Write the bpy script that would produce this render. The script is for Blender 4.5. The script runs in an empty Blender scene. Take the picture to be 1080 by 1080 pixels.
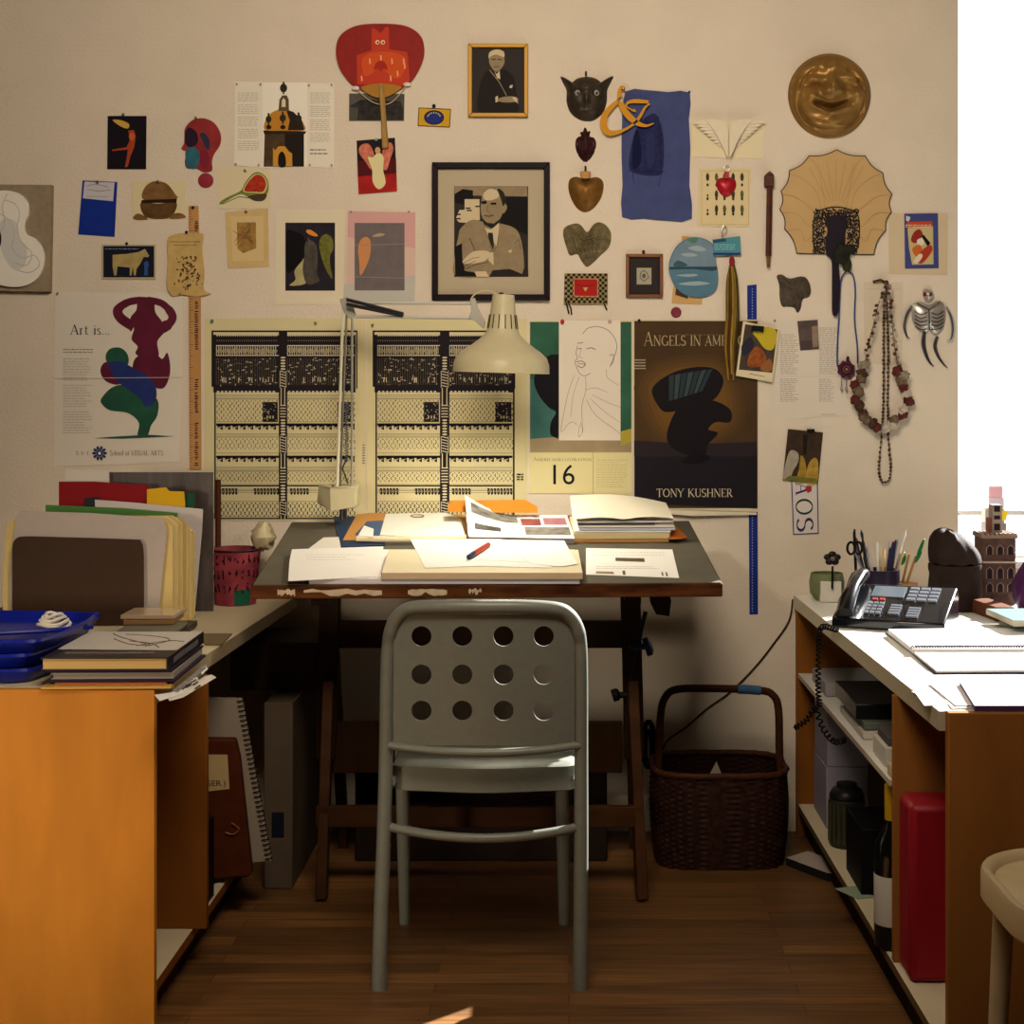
import bpy, math, random
from mathutils import Vector, Matrix
from mathutils.geometry import tessellate_polygon
C = bpy.context.scene.collection
S = bpy.context.scene
random.seed(7)
PI = math.pi
K = 1700.0      # focal length in pixels of the 1080 frame
CX, CY, CH = 600.0, 405.0, 1.25   # horizon point in the frame, eye height
WY = 4.521      # distance of the pinned-up wall

# ------------------------------------------------------------ camera, world, lights, exposure
cam = bpy.data.cameras.new('camera'); cam_o = bpy.data.objects.new('camera', cam); C.objects.link(cam_o)
cam_o.location = (0, 0, CH); cam_o.rotation_euler = (PI/2, 0, 0)
cam.sensor_width = 36; cam.lens = 36*K/1080; cam.shift_x = (540-CX)/1080; cam.shift_y = -(540-CY)/1080
cam.clip_start = .05; cam.clip_end = 200
S.camera = cam_o
S.view_settings.view_transform = 'Standard'; S.view_settings.look = 'None'
S.view_settings.gamma = 1; S.view_settings.use_curve_mapping = False
S.view_settings.exposure = 0.0
world = bpy.data.worlds.new('sky'); S.world = world; world.use_nodes = True
bg = world.node_tree.nodes['Background']; bg.inputs[0].default_value = (.86, .93, 1.0, 1); bg.inputs[1].default_value = 2.4
def light(name, kind, loc, direction, power, color, size=.5, **kw):
    l = bpy.data.lights.new(name, kind); l.energy = power; l.color = color
    if kind == 'AREA': l.shape = 'RECTANGLE'; l.size = size; l.size_y = kw.get('size_y', size)
    if kind == 'SUN': l.angle = size
    if kind in ('POINT', 'SPOT'): l.shadow_soft_size = size
    if kind == 'SPOT': l.spot_size = kw['spot']; l.spot_blend = .6
    o = bpy.data.objects.new(name, l); C.objects.link(o); o.location = loc
    o.rotation_euler = Vector(direction).to_track_quat('-Z', 'Y').to_euler()
    return o
light('sun', 'SUN', (4, 8, 5), (-1, -1.0, -.79), 36.0, (1, .97, .93), .006)
light('ceiling_lamp_light', 'AREA', (-.1, 1.9, 2.65), (0, 2.6, -.9), 41, (1, .84, .665), .9).data.spread = math.radians(135)

light('left_cabinet_fill_light', 'AREA', (-2.3, .3, 1.0), (1.1, 2.8, -.6), 2.6, (1, .84, .62), .5).data.spread = math.radians(34)  # fill light added to brighten the left cabinet's end panel, no known source
# ------------------------------------------------------------ helpers
def P(px, py, y=WY): return Vector(((px-CX)*y/K, y, CH-(py-CY)*y/K))
def G(px, py, z): return P(px, py, (CH-z)*K/(py-CY))
def lin(c):
    c /= 255.0
    return c/12.92 if c <= .04045 else ((c+.055)/1.055)**2.4
MATS = {}
def M(hexc, rough=.6, metal=0.0, var=0.0, scale=30.0, bump=0.0, stretch=(1,1,1), coat=0.0, spec=.22):
    key = (hexc, rough, metal, var, scale, bump, stretch, coat, spec)
    if key in MATS: return MATS[key]
    m = bpy.data.materials.new('m_'+hexc); m.use_nodes = True
    nt = m.node_tree; b = nt.nodes['Principled BSDF']
    col = tuple(lin(int(hexc[i:i+2], 16)) for i in (0, 2, 4)) + (1,)
    b.inputs['Base Color'].default_value = col; b.inputs['Roughness'].default_value = rough
    b.inputs['Metallic'].default_value = metal; b.inputs['Specular IOR Level'].default_value = spec if (rough < .5 or metal or coat) else .07
    if coat: b.inputs['Coat Weight'].default_value = coat
    m.diffuse_color = col
    if var or bump:
        tc = nt.nodes.new('ShaderNodeTexCoord'); mp = nt.nodes.new('ShaderNodeMapping'); mp.inputs['Scale'].default_value = stretch
        n = nt.nodes.new('ShaderNodeTexNoise'); n.inputs['Scale'].default_value = scale; n.inputs['Detail'].default_value = 5
        nt.links.new(tc.outputs['Object'], mp.inputs['Vector']); nt.links.new(mp.outputs[0], n.inputs['Vector'])
        if var:
            r = nt.nodes.new('ShaderNodeValToRGB'); e = r.color_ramp.elements
            e[0].position = .3; e[1].position = .7
            e[0].color = tuple(max(0, c*(1-var)) for c in col[:3])+(1,); e[1].color = tuple(min(1, c*(1+var)) for c in col[:3])+(1,)
            nt.links.new(n.outputs[0], r.inputs[0]); nt.links.new(r.outputs[0], b.inputs['Base Color'])
        if bump:
            bp = nt.nodes.new('ShaderNodeBump'); bp.inputs['Strength'].default_value = bump; bp.inputs['Distance'].default_value = .004
            nt.links.new(n.outputs[0], bp.inputs['Height']); nt.links.new(bp.outputs[0], b.inputs['Normal'])
    MATS[key] = m; return m
WLOC = {}
def props(o, label=None, cat=None, group=None, kind=None):
    if label: o['label'] = label
    if cat: o['category'] = cat
    if group: o['group'] = group
    if kind: o['kind'] = kind
    return o
def empty(name, loc, label, cat, group=None):
    o = bpy.data.objects.new(name, None); C.objects.link(o); o.location = loc; o.empty_display_size = .05
    WLOC[o.name] = Vector(loc); return props(o, label, cat, group)
def rot(rx=0, ry=0, rz=0): return Matrix.Rotation(rz, 3, 'Z') @ Matrix.Rotation(ry, 3, 'Y') @ Matrix.Rotation(rx, 3, 'X')
class MB:
    def __init__(s): s.v = []; s.f = []; s.fm = []; s.fs = []; s.mats = []
    def mi(s, m):
        if m not in s.mats: s.mats.append(m)
        return s.mats.index(m)
    def add(s, pts, faces, m, smooth=False):
        b = len(s.v); s.v += [Vector(p) for p in pts]; k = s.mi(m)
        for f in faces: s.f.append([b+i for i in f]); s.fm.append(k); s.fs.append(smooth)
        return s
    def poly(s, pts, m):
        if len(pts) <= 4: return s.add(pts, [range(len(pts))], m)
        return s.add(pts, tessellate_polygon([[Vector(p) for p in pts]]), m)
    def prism(s, pts, n, m, side=None):
        pts = [Vector(p) for p in pts]; n = Vector(n); k = len(pts)
        q = [p+n for p in pts]
        if k > 4:
            t = tessellate_polygon([pts]); s.add(pts, t, m); s.add(q, t, m)
        else: s.add(pts, [range(k)], m); s.add(q, [range(k)], m)
        s.add(pts+q, [(i, (i+1) % k, (i+1) % k+k, i+k) for i in range(k)], side or m); return s
    def box(s, c, size, m, R=None):
        c = Vector(c); hx, hy, hz = [d/2 for d in size]
        p = [Vector((x, y, z)) for x in (-hx, hx) for y in (-hy, hy) for z in (-hz, hz)]
        if R: p = [R @ q for q in p]
        return s.add([q+c for q in p], [(0,1,3,2), (4,6,7,5), (0,4,5,1), (2,3,7,6), (0,2,6,4), (1,5,7,3)], m)
    def bb(s, x0, x1, y0, y1, z0, z1, m): return s.box(((x0+x1)/2, (y0+y1)/2, (z0+z1)/2), (x1-x0, y1-y0, z1-z0), m)
    def tube(s, pts, r, m, n=8, closed=False, flat=1.0):
        pts = [Vector(p) for p in pts]; L = len(pts); rs = r if isinstance(r, (list, tuple)) else [r]*L
        vs = []; prev = None
        for i, p in enumerate(pts):
            a = pts[i-1] if (i or closed) else p; b = pts[(i+1) % L] if (i < L-1 or closed) else p
            t = (b-a).normalized() if (b-a).length > 1e-9 else Vector((0,0,1))
            if prev is None: u = t.orthogonal().normalized()
            else:
                u = prev - t*prev.dot(t); u = u.normalized() if u.length > 1e-6 else t.orthogonal().normalized()
            prev = u; w = t.cross(u)
            vs += [p+(u*math.cos(2*PI*k/n)+w*math.sin(2*PI*k/n)*flat)*rs[i] for k in range(n)]
        fs = []
        for i in range(L if closed else L-1):
            j = (i+1) % L
            fs += [(i*n+k, i*n+(k+1) % n, j*n+(k+1) % n, j*n+k) for k in range(n)]
        s.add(vs, fs, m, True)
        if not closed: s.add(vs[:n], [range(n)], m); s.add(vs[-n:], [range(n)], m)
        return s
    def lathe(s, c, prof, m, n=28, R=None, sx=1, sy=1, sq=1.0):
        c = Vector(c); vs = []
        for r, z in prof:
            for k in range(n):
                a = 2*PI*k/n; ca, sa = math.cos(a), math.sin(a)
                if sq != 1: ca = math.copysign(abs(ca)**sq, ca); sa = math.copysign(abs(sa)**sq, sa)
                q = Vector((r*ca*sx, r*sa*sy, z)); vs.append(c+(R @ q if R else q))
        fs = [(i*n+k, i*n+(k+1) % n, (i+1)*n+(k+1) % n, (i+1)*n+k) for i in range(len(prof)-1) for k in range(n)]
        s.add(vs, fs, m, True)
        if prof[0][0] > 1e-5: s.add(vs[:n], [range(n)], m)
        if prof[-1][0] > 1e-5: s.add(vs[-n:], [range(n)], m)
        return s
    def ell(s, c, rad, m, R=None, n=14, f=None):
        prof = [(math.sin(PI*i/n), -math.cos(PI*i/n)) for i in range(n+1)]
        vs = []; k2 = 2*n
        for r, z in prof:
            for k in range(k2):
                a = 2*PI*k/k2; q = Vector((r*math.cos(a), r*math.sin(a), z))
                if f: q = q*f(q)
                q = Vector((q.x*rad[0], q.y*rad[1], q.z*rad[2])); vs.append(Vector(c)+(R @ q if R else q))
        return s.add(vs, [(i*k2+k, i*k2+(k+1) % k2, (i+1)*k2+(k+1) % k2, (i+1)*k2+k) for i in range(n) for k in range(k2)], m, True)
    def build(s, name, parent=None, label=None, cat=None, group=None, kind=None, bevel=0, seg=2, origin=None, subsurf=0):
        me = bpy.data.meshes.new(name)
        if parent: o0 = WLOC[parent.name]
        elif origin: o0 = Vector(origin)
        else:
            xs = [v.x for v in s.v]; ys = [v.y for v in s.v]; zs = [v.z for v in s.v]
            o0 = Vector(((min(xs)+max(xs))/2, (min(ys)+max(ys))/2, min(zs)))
        me.from_pydata([v-o0 for v in s.v], [], [list(f) for f in s.f])
        for m in s.mats: me.materials.append(m)
        me.polygons.foreach_set('material_index', s.fm); me.polygons.foreach_set('use_smooth', [True]*len(s.fs))
        me.validate(); me.update()
        import bmesh
        b = bmesh.new(); b.from_mesh(me); bmesh.ops.remove_doubles(b, verts=b.verts, dist=1e-6) if any(s.fs) or bevel else None
        bmesh.ops.recalc_face_normals(b, faces=b.faces); b.to_mesh(me); b.free()
        me.set_sharp_from_angle(angle=math.radians(42))
        o = bpy.data.objects.new(name, me); C.objects.link(o)
        if parent: o.parent = parent
        else: o.location = o0
        WLOC[o.name] = o0
        if bevel:
            md = o.modifiers.new('bevel', 'BEVEL'); md.width = bevel; md.segments = seg; md.limit_method = 'ANGLE'; md.angle_limit = .6
        return props(o, label, cat, group, kind)
def copy_tree(o, parent=None):
    c = o.copy(); C.objects.link(c); c.parent = parent
    for ch in list(o.children): copy_tree(ch, c)
    return c
def smooth(pts, closed=True, k=5):
    out = []; n = len(pts)
    for i in range(n if closed else n-1):
        g = lambda j: pts[j % n] if closed else pts[max(0, min(n-1, j))]
        p0, p1, p2, p3 = g(i-1), g(i), g(i+1), g(i+2)
        for t in range(k):
            t /= k
            out.append(tuple(.5*((2*b)+(-a+c)*t+(2*a-5*b+4*c-d)*t*t+(-a+3*b-3*c+d)*t**3) for a, b, c, d in zip(p0, p1, p2, p3)))
    if not closed: out.append(tuple(pts[-1]))
    return out
def z_(pts, ox, oy, k=.25926): return [(ox+x*k, oy+y*k) for x, y in pts]
def rect(x0, y0, x1, y1): return [(x0, y0), (x1, y0), (x1, y1), (x0, y1)]
def oval(cx, cy, rx, ry, n=24, a=0):
    return [(cx+rx*math.cos(2*PI*i/n)*math.cos(a)-ry*math.sin(2*PI*i/n)*math.sin(a), cy+rx*math.cos(2*PI*i/n)*math.sin(a)+ry*math.sin(2*PI*i/n)*math.cos(a)) for i in range(n)]
# lettering: sans from the built-in font, serif from strokes
def sans(txt):
    cu = bpy.data.curves.new('t', 'FONT'); cu.body = txt; cu.size = 1; cu.resolution_u = 4
    o = bpy.data.objects.new('t', cu); C.objects.link(o); dg = bpy.context.evaluated_depsgraph_get(); dg.update()
    me = o.evaluated_get(dg).to_mesh(); v = [(p.co.x, p.co.y) for p in me.vertices]; f = [tuple(p.vertices) for p in me.polygons]
    o.evaluated_get(dg).to_mesh_clear(); bpy.data.objects.remove(o); bpy.data.curves.remove(cu); return v, f
TH, TN = .13, .05
def _v(x, y0=0, y1=1, w=TH): return [('l', x, y0, x, y1, w), ('s', x, y0), ('s', x, y1)]
def _h(x0, x1, y, w=TN): return [('l', x0, y, x1, y, w)]
GL = {'T': (.8, _v(.4)+_h(0, .8, .975)+[('l', .02, .8, .02, 1, TN), ('l', .78, .8, .78, 1, TN)]),
 'O': (.95, [('a', .47, .5, .4, .48, 0, 360, .1)]), 'N': (.9, [('l', .12, 0, .12, 1, TN), ('l', .12, 1, .78, 0, TH), ('l', .78, 0, .78, 1, TN), ('s', .12, 0), ('s', .78, 1), ('s', .12, 1)]),
 'Y': (.85, [('l', .05, 1, .42, .45, TH), ('l', .8, 1, .42, .45, TN), ('l', .42, 0, .42, .45, TH), ('s', .42, 0), ('s', .07, 1), ('s', .78, 1)]),
 'K': (.88, _v(.15)+[('l', .2, .45, .7, 1, TN), ('l', .33, .58, .82, 0, TH), ('s', .8, 0), ('s', .7, 1)]),
 'U': (.85, [('l', .15, .3, .15, 1, TH), ('l', .72, .3, .72, 1, TN), ('a', .435, .3, .285, .28, 180, 360, .09), ('s', .15, 1), ('s', .72, 1)]),
 'S': (.62, [('a', .3, .74, .23, .24, 30, 270, .1), ('a', .3, .26, .25, .24, -150, 90, .1)]),
 'H': (.9, _v(.15)+_v(.75)+_h(.15, .75, .5)), 'E': (.68, _v(.15)+_h(.15, .6, .975)+_h(.15, .52, .5)+_h(.15, .64, .025)+[('l', .6, .8, .6, 1, TN), ('l', .64, 0, .64, .2, TN)]),
 'R': (.8, _v(.15)+[('a', .32, .74, .26, .24, -90, 90, .09), ('l', .15, .975, .33, .975, TN), ('l', .15, .5, .33, .5, TN), ('l', .35, .5, .72, 0, TH), ('s', .72, 0)]),
 'A': (.85, [('l', .08, 0, .42, 1, TN), ('l', .42, 1, .76, 0, TH), ('l', .2, .35, .62, .35, TN), ('s', .08, 0), ('s', .76, 0)]),
 'G': (.88, [('a', .47, .5, .38, .48, 45, 330, .1), ('l', .78, .05, .78, .42, TH), ('s', .78, .42)]),
 'L': (.68, _v(.15)+_h(.15, .62, .025)+[('l', .62, 0, .62, .22, TN)]), 'I': (.35, _v(.17)),
 'M': (1.05, [('l', .12, 0, .12, 1, TN), ('l', .12, 1, .5, .1, TH), ('l', .5, .1, .9, 1, TN), ('l', .9, 0, .9, 1, TH), ('s', .12, 0), ('s', .9, 0), ('s', .9, 1)]),
 'C': (.82, [('a', .47, .5, .38, .48, 45, 315, .1)]), 'V': (.85, [('l', .08, 1, .42, 0, TH), ('l', .42, 0, .76, 1, TN), ('s', .08, 1), ('s', .76, 1)]),
 'r': (.45, _v(.14, 0, .62)+[('a', .3, .45, .15, .16, 60, 170, .08)]), 't': (.38, [('l', .17, .1, .17, .85, .1), ('a', .27, .12, .1, .1, 180, 320, .08)]+_h(.03, .34, .62)),
 'i': (.3, _v(.15, 0, .62)+[('a', .15, .85, .03, .03, 0, 360, .08)]), 's': (.42, [('a', .2, .46, .13, .15, 30, 270, .08), ('a', .2, .16, .14, .15, -150, 90, .08)]),
 'c': (.5, [('a', .26, .31, .2, .3, 45, 315, .08)]), 'h': (.6, _v(.14)+_v(.46, 0, .4)+[('a', .3, .4, .16, .2, 0, 180, .07)]), 'o': (.56, [('a', .27, .31, .22, .3, 0, 360, .08)]),
 'l': (.3, _v(.15)), 'f': (.35, _v(.15, 0, .85)+_h(.03, .32, .62)), '.': (.25, [('a', .1, .05, .03, .03, 0, 360, .07)]), ' ': (.4, [])}
def serif(txt, tall=None):
    V = []; F = []; x = 0
    def quad(x0, y0, x1, y1, w):
        dx, dy = x1-x0, y1-y0; l = math.hypot(dx, dy) or 1; nx, ny = -dy/l*w/2, dx/l*w/2
        b = len(V); V.extend([(x0+nx, y0+ny), (x1+nx, y1+ny), (x1-nx, y1-ny), (x0-nx, y0-ny)]); F.append((b, b+1, b+2, b+3))
    for ch in txt:
        sc = 1.0
        if ch == '^': continue
        if tall: sc = 1.35 if ch in tall and not V else 1
        w, st = GL[ch]; X = lambda a: x+a*sc; Y = lambda b: b*sc
        for q in st:
            if q[0] == 'l': quad(X(q[1]), Y(q[2]), X(q[3]), Y(q[4]), q[5])
            elif q[0] == 's': quad(X(q[1])-.12, abs(Y(q[2])-.02), X(q[1])+.12, abs(Y(q[2])-.02), .045)
            else:
                _, cx, cy, rx, ry, a0, a1, w2 = q; n = max(6, int(abs(a1-a0)/20))
                for i in range(n):
                    a, b = math.radians(a0+(a1-a0)*i/n), math.radians(a0+(a1-a0)*(i+1.05)/n)
                    ww = w2*(.55+.75*abs(math.cos((a+b)/2)))
                    quad(X(cx+rx*math.cos(a)), Y(cy+ry*math.sin(a)), X(cx+rx*math.cos(b)), Y(cy+ry*math.sin(b)), ww)
        x += w*sc+.06
    return V, F
class Sheet:
    """paper, card or cloth with prints lying on any plane; px coordinates of the photograph"""
    def __init__(s, pts, m, off=.0006, t=.0012, plane=None, side=None):
        s.mb = MB(); s.pins = []
        if plane is None: s.n = Vector((0, -1, 0)); s.o = Vector((0, WY-off, 0))
        else: s.n, s.o = plane[0], plane[1]+plane[0]*off
        s.h = t; s.mb.prism([s.at(p[0], p[1], t)-s.n*t for p in pts], s.n*t, m, side)
    def at(s, px, py, h=0):
        d = Vector(((px-CX)/K, 1, -(py-CY)/K)); o = s.o+s.n*h-Vector((0, 0, CH))
        return d*(o.dot(s.n)/d.dot(s.n))+Vector((0, 0, CH))
    def poly(s, pts, m): s.h += .00012; s.mb.poly([s.at(x, y, s.h) for x, y in pts], m); return s
    def many(s, polys, m):
        s.h += .00012
        for p in polys: s.mb.poly([s.at(x, y, s.h) for x, y in p], m)
        return s
    def rect(s, x0, y0, x1, y1, m): return s.poly(rect(x0, y0, x1, y1), m)
    def frame(s, x0, y0, x1, y1, w, m): return s.many([rect(x0, y0, x1, y0+w), rect(x0, y1-w, x1, y1), rect(x0, y0, x0+w, y1), rect(x1-w, y0, x1, y1)], m)
    def line(s, pts, w, m, closed=False):
        L = list(pts)+([pts[0]] if closed else []); q = []
        for (x0, y0), (x1, y1) in zip(L, L[1:]):
            l = math.hypot(x1-x0, y1-y0)
            if l < 1e-6: continue
            nx, ny = -(y1-y0)/l*w/2, (x1-x0)/l*w/2; ex, ey = (x1-x0)/l*w*.3, (y1-y0)/l*w*.3
            q.append([(x0+nx-ex, y0+ny-ey), (x1+nx+ex, y1+ny+ey), (x1-nx+ex, y1-ny+ey), (x0-nx-ex, y0-ny-ey)])
        return s.many(q, m)
    def text(s, txt, x0, y0, x1, y1, m, font='sans', turn=0, tall=None, quad=None):
        V, F = sans(txt) if font == 'sans' else serif(txt, tall)
        xs = [a for a, b in V]; ys = [b for a, b in V]; w, h = max(xs)-min(xs), max(ys)-min(ys)
        s.h += .00012; out = []
        for a, b in V:
            u, v = (a-min(xs))/w, (b-min(ys))/h
            if turn == 90: u, v = 1-(1-v), u; u, v = v*0+((b-min(ys))/h), 1-(a-min(xs))/w     # reads downwards
            if turn == -90: u, v = 1-(b-min(ys))/h, (a-min(xs))/w                              # reads upwards
            if quad:
                A, B, Cc, D = quad; t = 1-v
                X = (A[0]*(1-u)+B[0]*u)*(1-t)+(D[0]*(1-u)+Cc[0]*u)*t; Y = (A[1]*(1-u)+B[1]*u)*(1-t)+(D[1]*(1-u)+Cc[1]*u)*t
            else: X, Y = x0+u*(x1-x0), y1-v*(y1-y0)
            out.append(s.at(X, Y, s.h))
        s.mb.add(out, F, m); return s
    def greek(s, x0, y0, x1, y1, n, m, w=.5, jag=.25, gap=0):
        """lines of small unreadable print"""
        q = []
        for i in range(n):
            y = y0+(y1-y0)*(i+.5)/n; x = x0; end = x1-(x1-x0)*jag*random.random()
            if gap and i % gap == gap-1: continue
            while x < end:
                l = random.uniform(1.5, 5); q.append(rect(x, y-w/2, min(end, x+l), y+w/2)); x += l+random.uniform(.6, 1.2)
        return s.many(q, m)
    def pin(s, x, y, m=None, r=1.6): s.pins.append((x, y, m, r)); return s
    def done(s, name, label, cat, group=None, parent=None, kind=None):
        o = s.mb.build(name, parent, label, cat, group, kind)
        for x, y, m, r in s.pins:
            q = MB(); k = r*WY/K; c = s.at(x, y, s.h)
            q.lathe(c, [(0, 0), (k*.5, 0), (k*.4, k*.7), (k, k), (k*.9, k*1.6), (0, k*1.8)], m or M('8a7d5a', .35, .8), 10, s.n.to_track_quat('Z', 'Y').to_matrix())
            q.build('pin', o)
        return o
def on_wall(mb, pts, m, y0, t): mb.prism([P(x, y, y0) for x, y in pts], (0, -t, 0), m); return mb
def relief(mb, outline, c, h, m, y0=WY, rings=22, depth=1.0, base=.0):
    """domed or modelled shape on the wall: outline in photo px, h(x, y, t) = height in metres, t = 0 centre .. 1 rim"""
    n = len(outline); vs = []; fs = []
    for i in range(rings+1):
        t = i/rings
        for x, y in outline:
            X, Y = c[0]+(x-c[0])*t, c[1]+(y-c[1])*t; p = P(X, Y, y0); p.y = y0-base-h(X, Y, t); vs.append(p)
    vs += [P(x, y, y0) for x, y in outline]
    fs = [(i*n+k, i*n+(k+1) % n, (i+1)*n+(k+1) % n, (i+1)*n+k) for i in range(rings+1) for k in range(n)]
    mb.add(vs, fs, m, True); return mb
def gs(x, y, cx, cy, sx, sy): return math.exp(-((x-cx)/sx)**2-((y-cy)/sy)**2)
WHITE = M('e6e2d8', .7); INK = M('1c1a1c', .6); BRASS = M('8a7d5a', .35, .8)
# ------------------------------------------------------------ room shell
def node_mat(name): 
    m = bpy.data.materials.new(name); m.use_nodes = True; return m, m.node_tree, m.node_tree.nodes['Principled BSDF']
plaster = M('d9ccb9', .85, var=.03, scale=7, bump=.0)
nt = plaster.node_tree; n2 = nt.nodes.new('ShaderNodeTexNoise'); n2.inputs['Scale'].default_value = 130; n2.inputs['Detail'].default_value = 3
b2 = nt.nodes.new('ShaderNodeBump'); b2.inputs['Strength'].default_value = .5; b2.inputs['Distance'].default_value = .003
tc2 = nt.nodes.new('ShaderNodeTexCoord'); nt.links.new(tc2.outputs['Object'], n2.inputs['Vector']); nt.links.new(n2.outputs[0], b2.inputs['Height'])
nt.links.new(b2.outputs[0], nt.nodes['Principled BSDF'].inputs['Normal'])
floor_m, nt, b = node_mat('floor_boards')
tc = nt.nodes.new('ShaderNodeTexCoord'); br = nt.nodes.new('ShaderNodeTexBrick')
br.inputs['Color1'].default_value = (.23, .108, .034, 1); br.inputs['Color2'].default_value = (.115, .053, .017, 1); br.inputs['Mortar'].default_value = (.07, .03, .012, 1)
br.inputs['Scale'].default_value = 1; br.inputs['Brick Width'].default_value = .75; br.inputs['Row Height'].default_value = .057; br.inputs['Mortar Size'].default_value = .0012; br.offset = .37
mp = nt.nodes.new('ShaderNodeMapping'); mp.inputs['Scale'].default_value = (2, 45, 1); nz = nt.nodes.new('ShaderNodeTexNoise'); nz.inputs['Scale'].default_value = 2.2; nz.inputs['Detail'].default_value = 6
mx = nt.nodes.new('ShaderNodeMix'); mx.data_type = 'RGBA'; mx.blend_type = 'MULTIPLY'; mx.inputs[0].default_value = .95
rp = nt.nodes.new('ShaderNodeValToRGB'); rp.color_ramp.elements[0].position = .3; rp.color_ramp.elements[0].color = (.45, .4, .36, 1); rp.color_ramp.elements[1].position = .68; rp.color_ramp.elements[1].color = (1.25, 1.2, 1.1, 1)
nt.links.new(tc.outputs['Object'], br.inputs['Vector']); nt.links.new(tc.outputs['Object'], mp.inputs[0]); nt.links.new(mp.outputs[0], nz.inputs['Vector'])
nt.links.new(nz.outputs[0], rp.inputs[0]); nt.links.new(br.outputs['Color'], mx.inputs[6]); nt.links.new(rp.outputs[0], mx.inputs[7]); nt.links.new(mx.outputs[2], b.inputs['Base Color'])
b.inputs['Roughness'].default_value = .42
def struct(mb, name, **k): return mb.build(name, kind='structure', **k)
XL, XR, YB, ZC = -2.7, 2.75, -1.9, 2.85
WX0, WX1, WZ0, WZ1 = 1.092, 2.68, .735, 2.5
struct(MB().bb(XL-.1, XR+.1, YB-.1, WY+.25, -.06, 0, floor_m), 'floor', origin=(0, 0, 0))
struct(MB().bb(XL-.1, XR+.1, YB-.1, WY+.25, ZC, ZC+.06, M('8e8472', .9)), 'ceiling')
w = MB()
for a in ((XL-.1, WX0, 0, ZC), (WX1, XR+.1, 0, ZC), (WX0, WX1, 0, WZ0), (WX0, WX1, WZ1, ZC)): w.bb(a[0], a[1], WY, WY+.22, a[2], a[3], plaster)
struct(w, 'wall_back', origin=(0, WY, 0))
struct(MB().bb(XL-.1, XL, YB, WY, 0, ZC, M('6e5f4a', .9)), 'wall_left', origin=(XL, 0, 0))
struct(MB().bb(XR, XR+.1, YB, WY, 0, ZC, M('857660', .9)), 'wall_right', origin=(XR, 0, 0))
struct(MB().bb(XL-.1, XR+.1, YB-.1, YB, 0, ZC, M('5e5140', .9)), 'wall_front', origin=(0, YB, 0))
basem = M('cfc3ad', .5)
struct(MB().prism([(XL, WY, 0), (XL, WY-.016, 0), (XL, WY-.016, .085), (XL, WY-.006, .1), (XL, WY, .1)], (XR-XL, 0, 0), basem), 'baseboard_back')
# window: casing, sash bars, glass
fr = M('f2f0ea', .4)
wy = WY+.12
w = MB()
for a in ((WX0, WX0+.02, WZ0, WZ1), (WX1-.05, WX1, WZ0, WZ1), (WX0, WX1, WZ1-.05, WZ1), (WX0, WX1, WZ0, WZ0+.03)): w.bb(a[0], a[1], wy-.03, wy+.03, a[2], a[3], fr)
wf = struct(w, 'window_1')
w = MB(); w.bb(WX0+.02, WX1-.05, wy-.012, wy+.012, .874, .886, M('b0aca8', .5)); w.build('glazing_bar', wf)
gm, nt, b = node_mat('window_glass'); nt.nodes.remove(b); out = nt.nodes['Material Output']
tr = nt.nodes.new('ShaderNodeBsdfTransparent'); gl = nt.nodes.new('ShaderNodeBsdfGlossy'); gl.inputs['Roughness'].default_value = .02; ms = nt.nodes.new('ShaderNodeMixShader'); ms.inputs[0].default_value = .06
tr.inputs[0].default_value = (.96, .97, .97, 1)
nt.links.new(tr.outputs[0], ms.inputs[1]); nt.links.new(gl.outputs[0], ms.inputs[2]); nt.links.new(ms.outputs[0], out.inputs[0])
MB().bb(WX0+.02, WX1-.05, wy-.003, wy+.003, WZ0+.03, WZ1-.05, gm).build('pane', wf)
struct(MB().bb(WX0, WX1, WY-.012, wy-.03, WZ0, WZ0+.018, fr), 'trim_1')

# ------------------------------------------------------------ left cabinet
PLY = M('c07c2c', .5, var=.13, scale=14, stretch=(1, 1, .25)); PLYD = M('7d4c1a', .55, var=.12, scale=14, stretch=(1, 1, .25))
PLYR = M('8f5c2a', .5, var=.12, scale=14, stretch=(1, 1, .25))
LAM = M('cdbf9f', .45, var=.04, scale=9)
LAMR = M('d8d5cc', .4, var=.03, scale=9)
HZ = .66
def solid(quad, z0, z1, m, side=None):
    q = MB(); q.prism([(x, y, z0) for x, y in quad], (0, 0, z1-z0), m, side); return q
lc = empty('cabinet', (-1.1, 3.8, 0), 'orange plywood low cabinet along the left, open shelf side facing the chair', 'cabinet')
LX0, LX1 = -.80, -.79
solid([(-1.48, 3.11), (-.80, 3.11), (-.80, 3.13), (-1.48, 3.13)], 0, HZ, PLY).build('end_panel', lc, bevel=.001)
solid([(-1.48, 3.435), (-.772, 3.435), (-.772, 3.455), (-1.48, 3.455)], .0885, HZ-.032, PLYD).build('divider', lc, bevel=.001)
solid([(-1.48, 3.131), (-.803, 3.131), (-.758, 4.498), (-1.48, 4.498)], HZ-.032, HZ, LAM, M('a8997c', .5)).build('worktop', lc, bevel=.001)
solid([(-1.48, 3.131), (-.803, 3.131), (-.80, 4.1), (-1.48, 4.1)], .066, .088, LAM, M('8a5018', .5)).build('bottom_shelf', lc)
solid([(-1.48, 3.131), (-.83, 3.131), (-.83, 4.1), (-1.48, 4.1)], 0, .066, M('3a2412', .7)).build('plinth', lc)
solid([(-1.50, 3.11), (-1.481, 3.11), (-1.481, 4.498), (-1.50, 4.498)], 0, HZ, PLYD).build('back_panel', lc)
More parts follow.
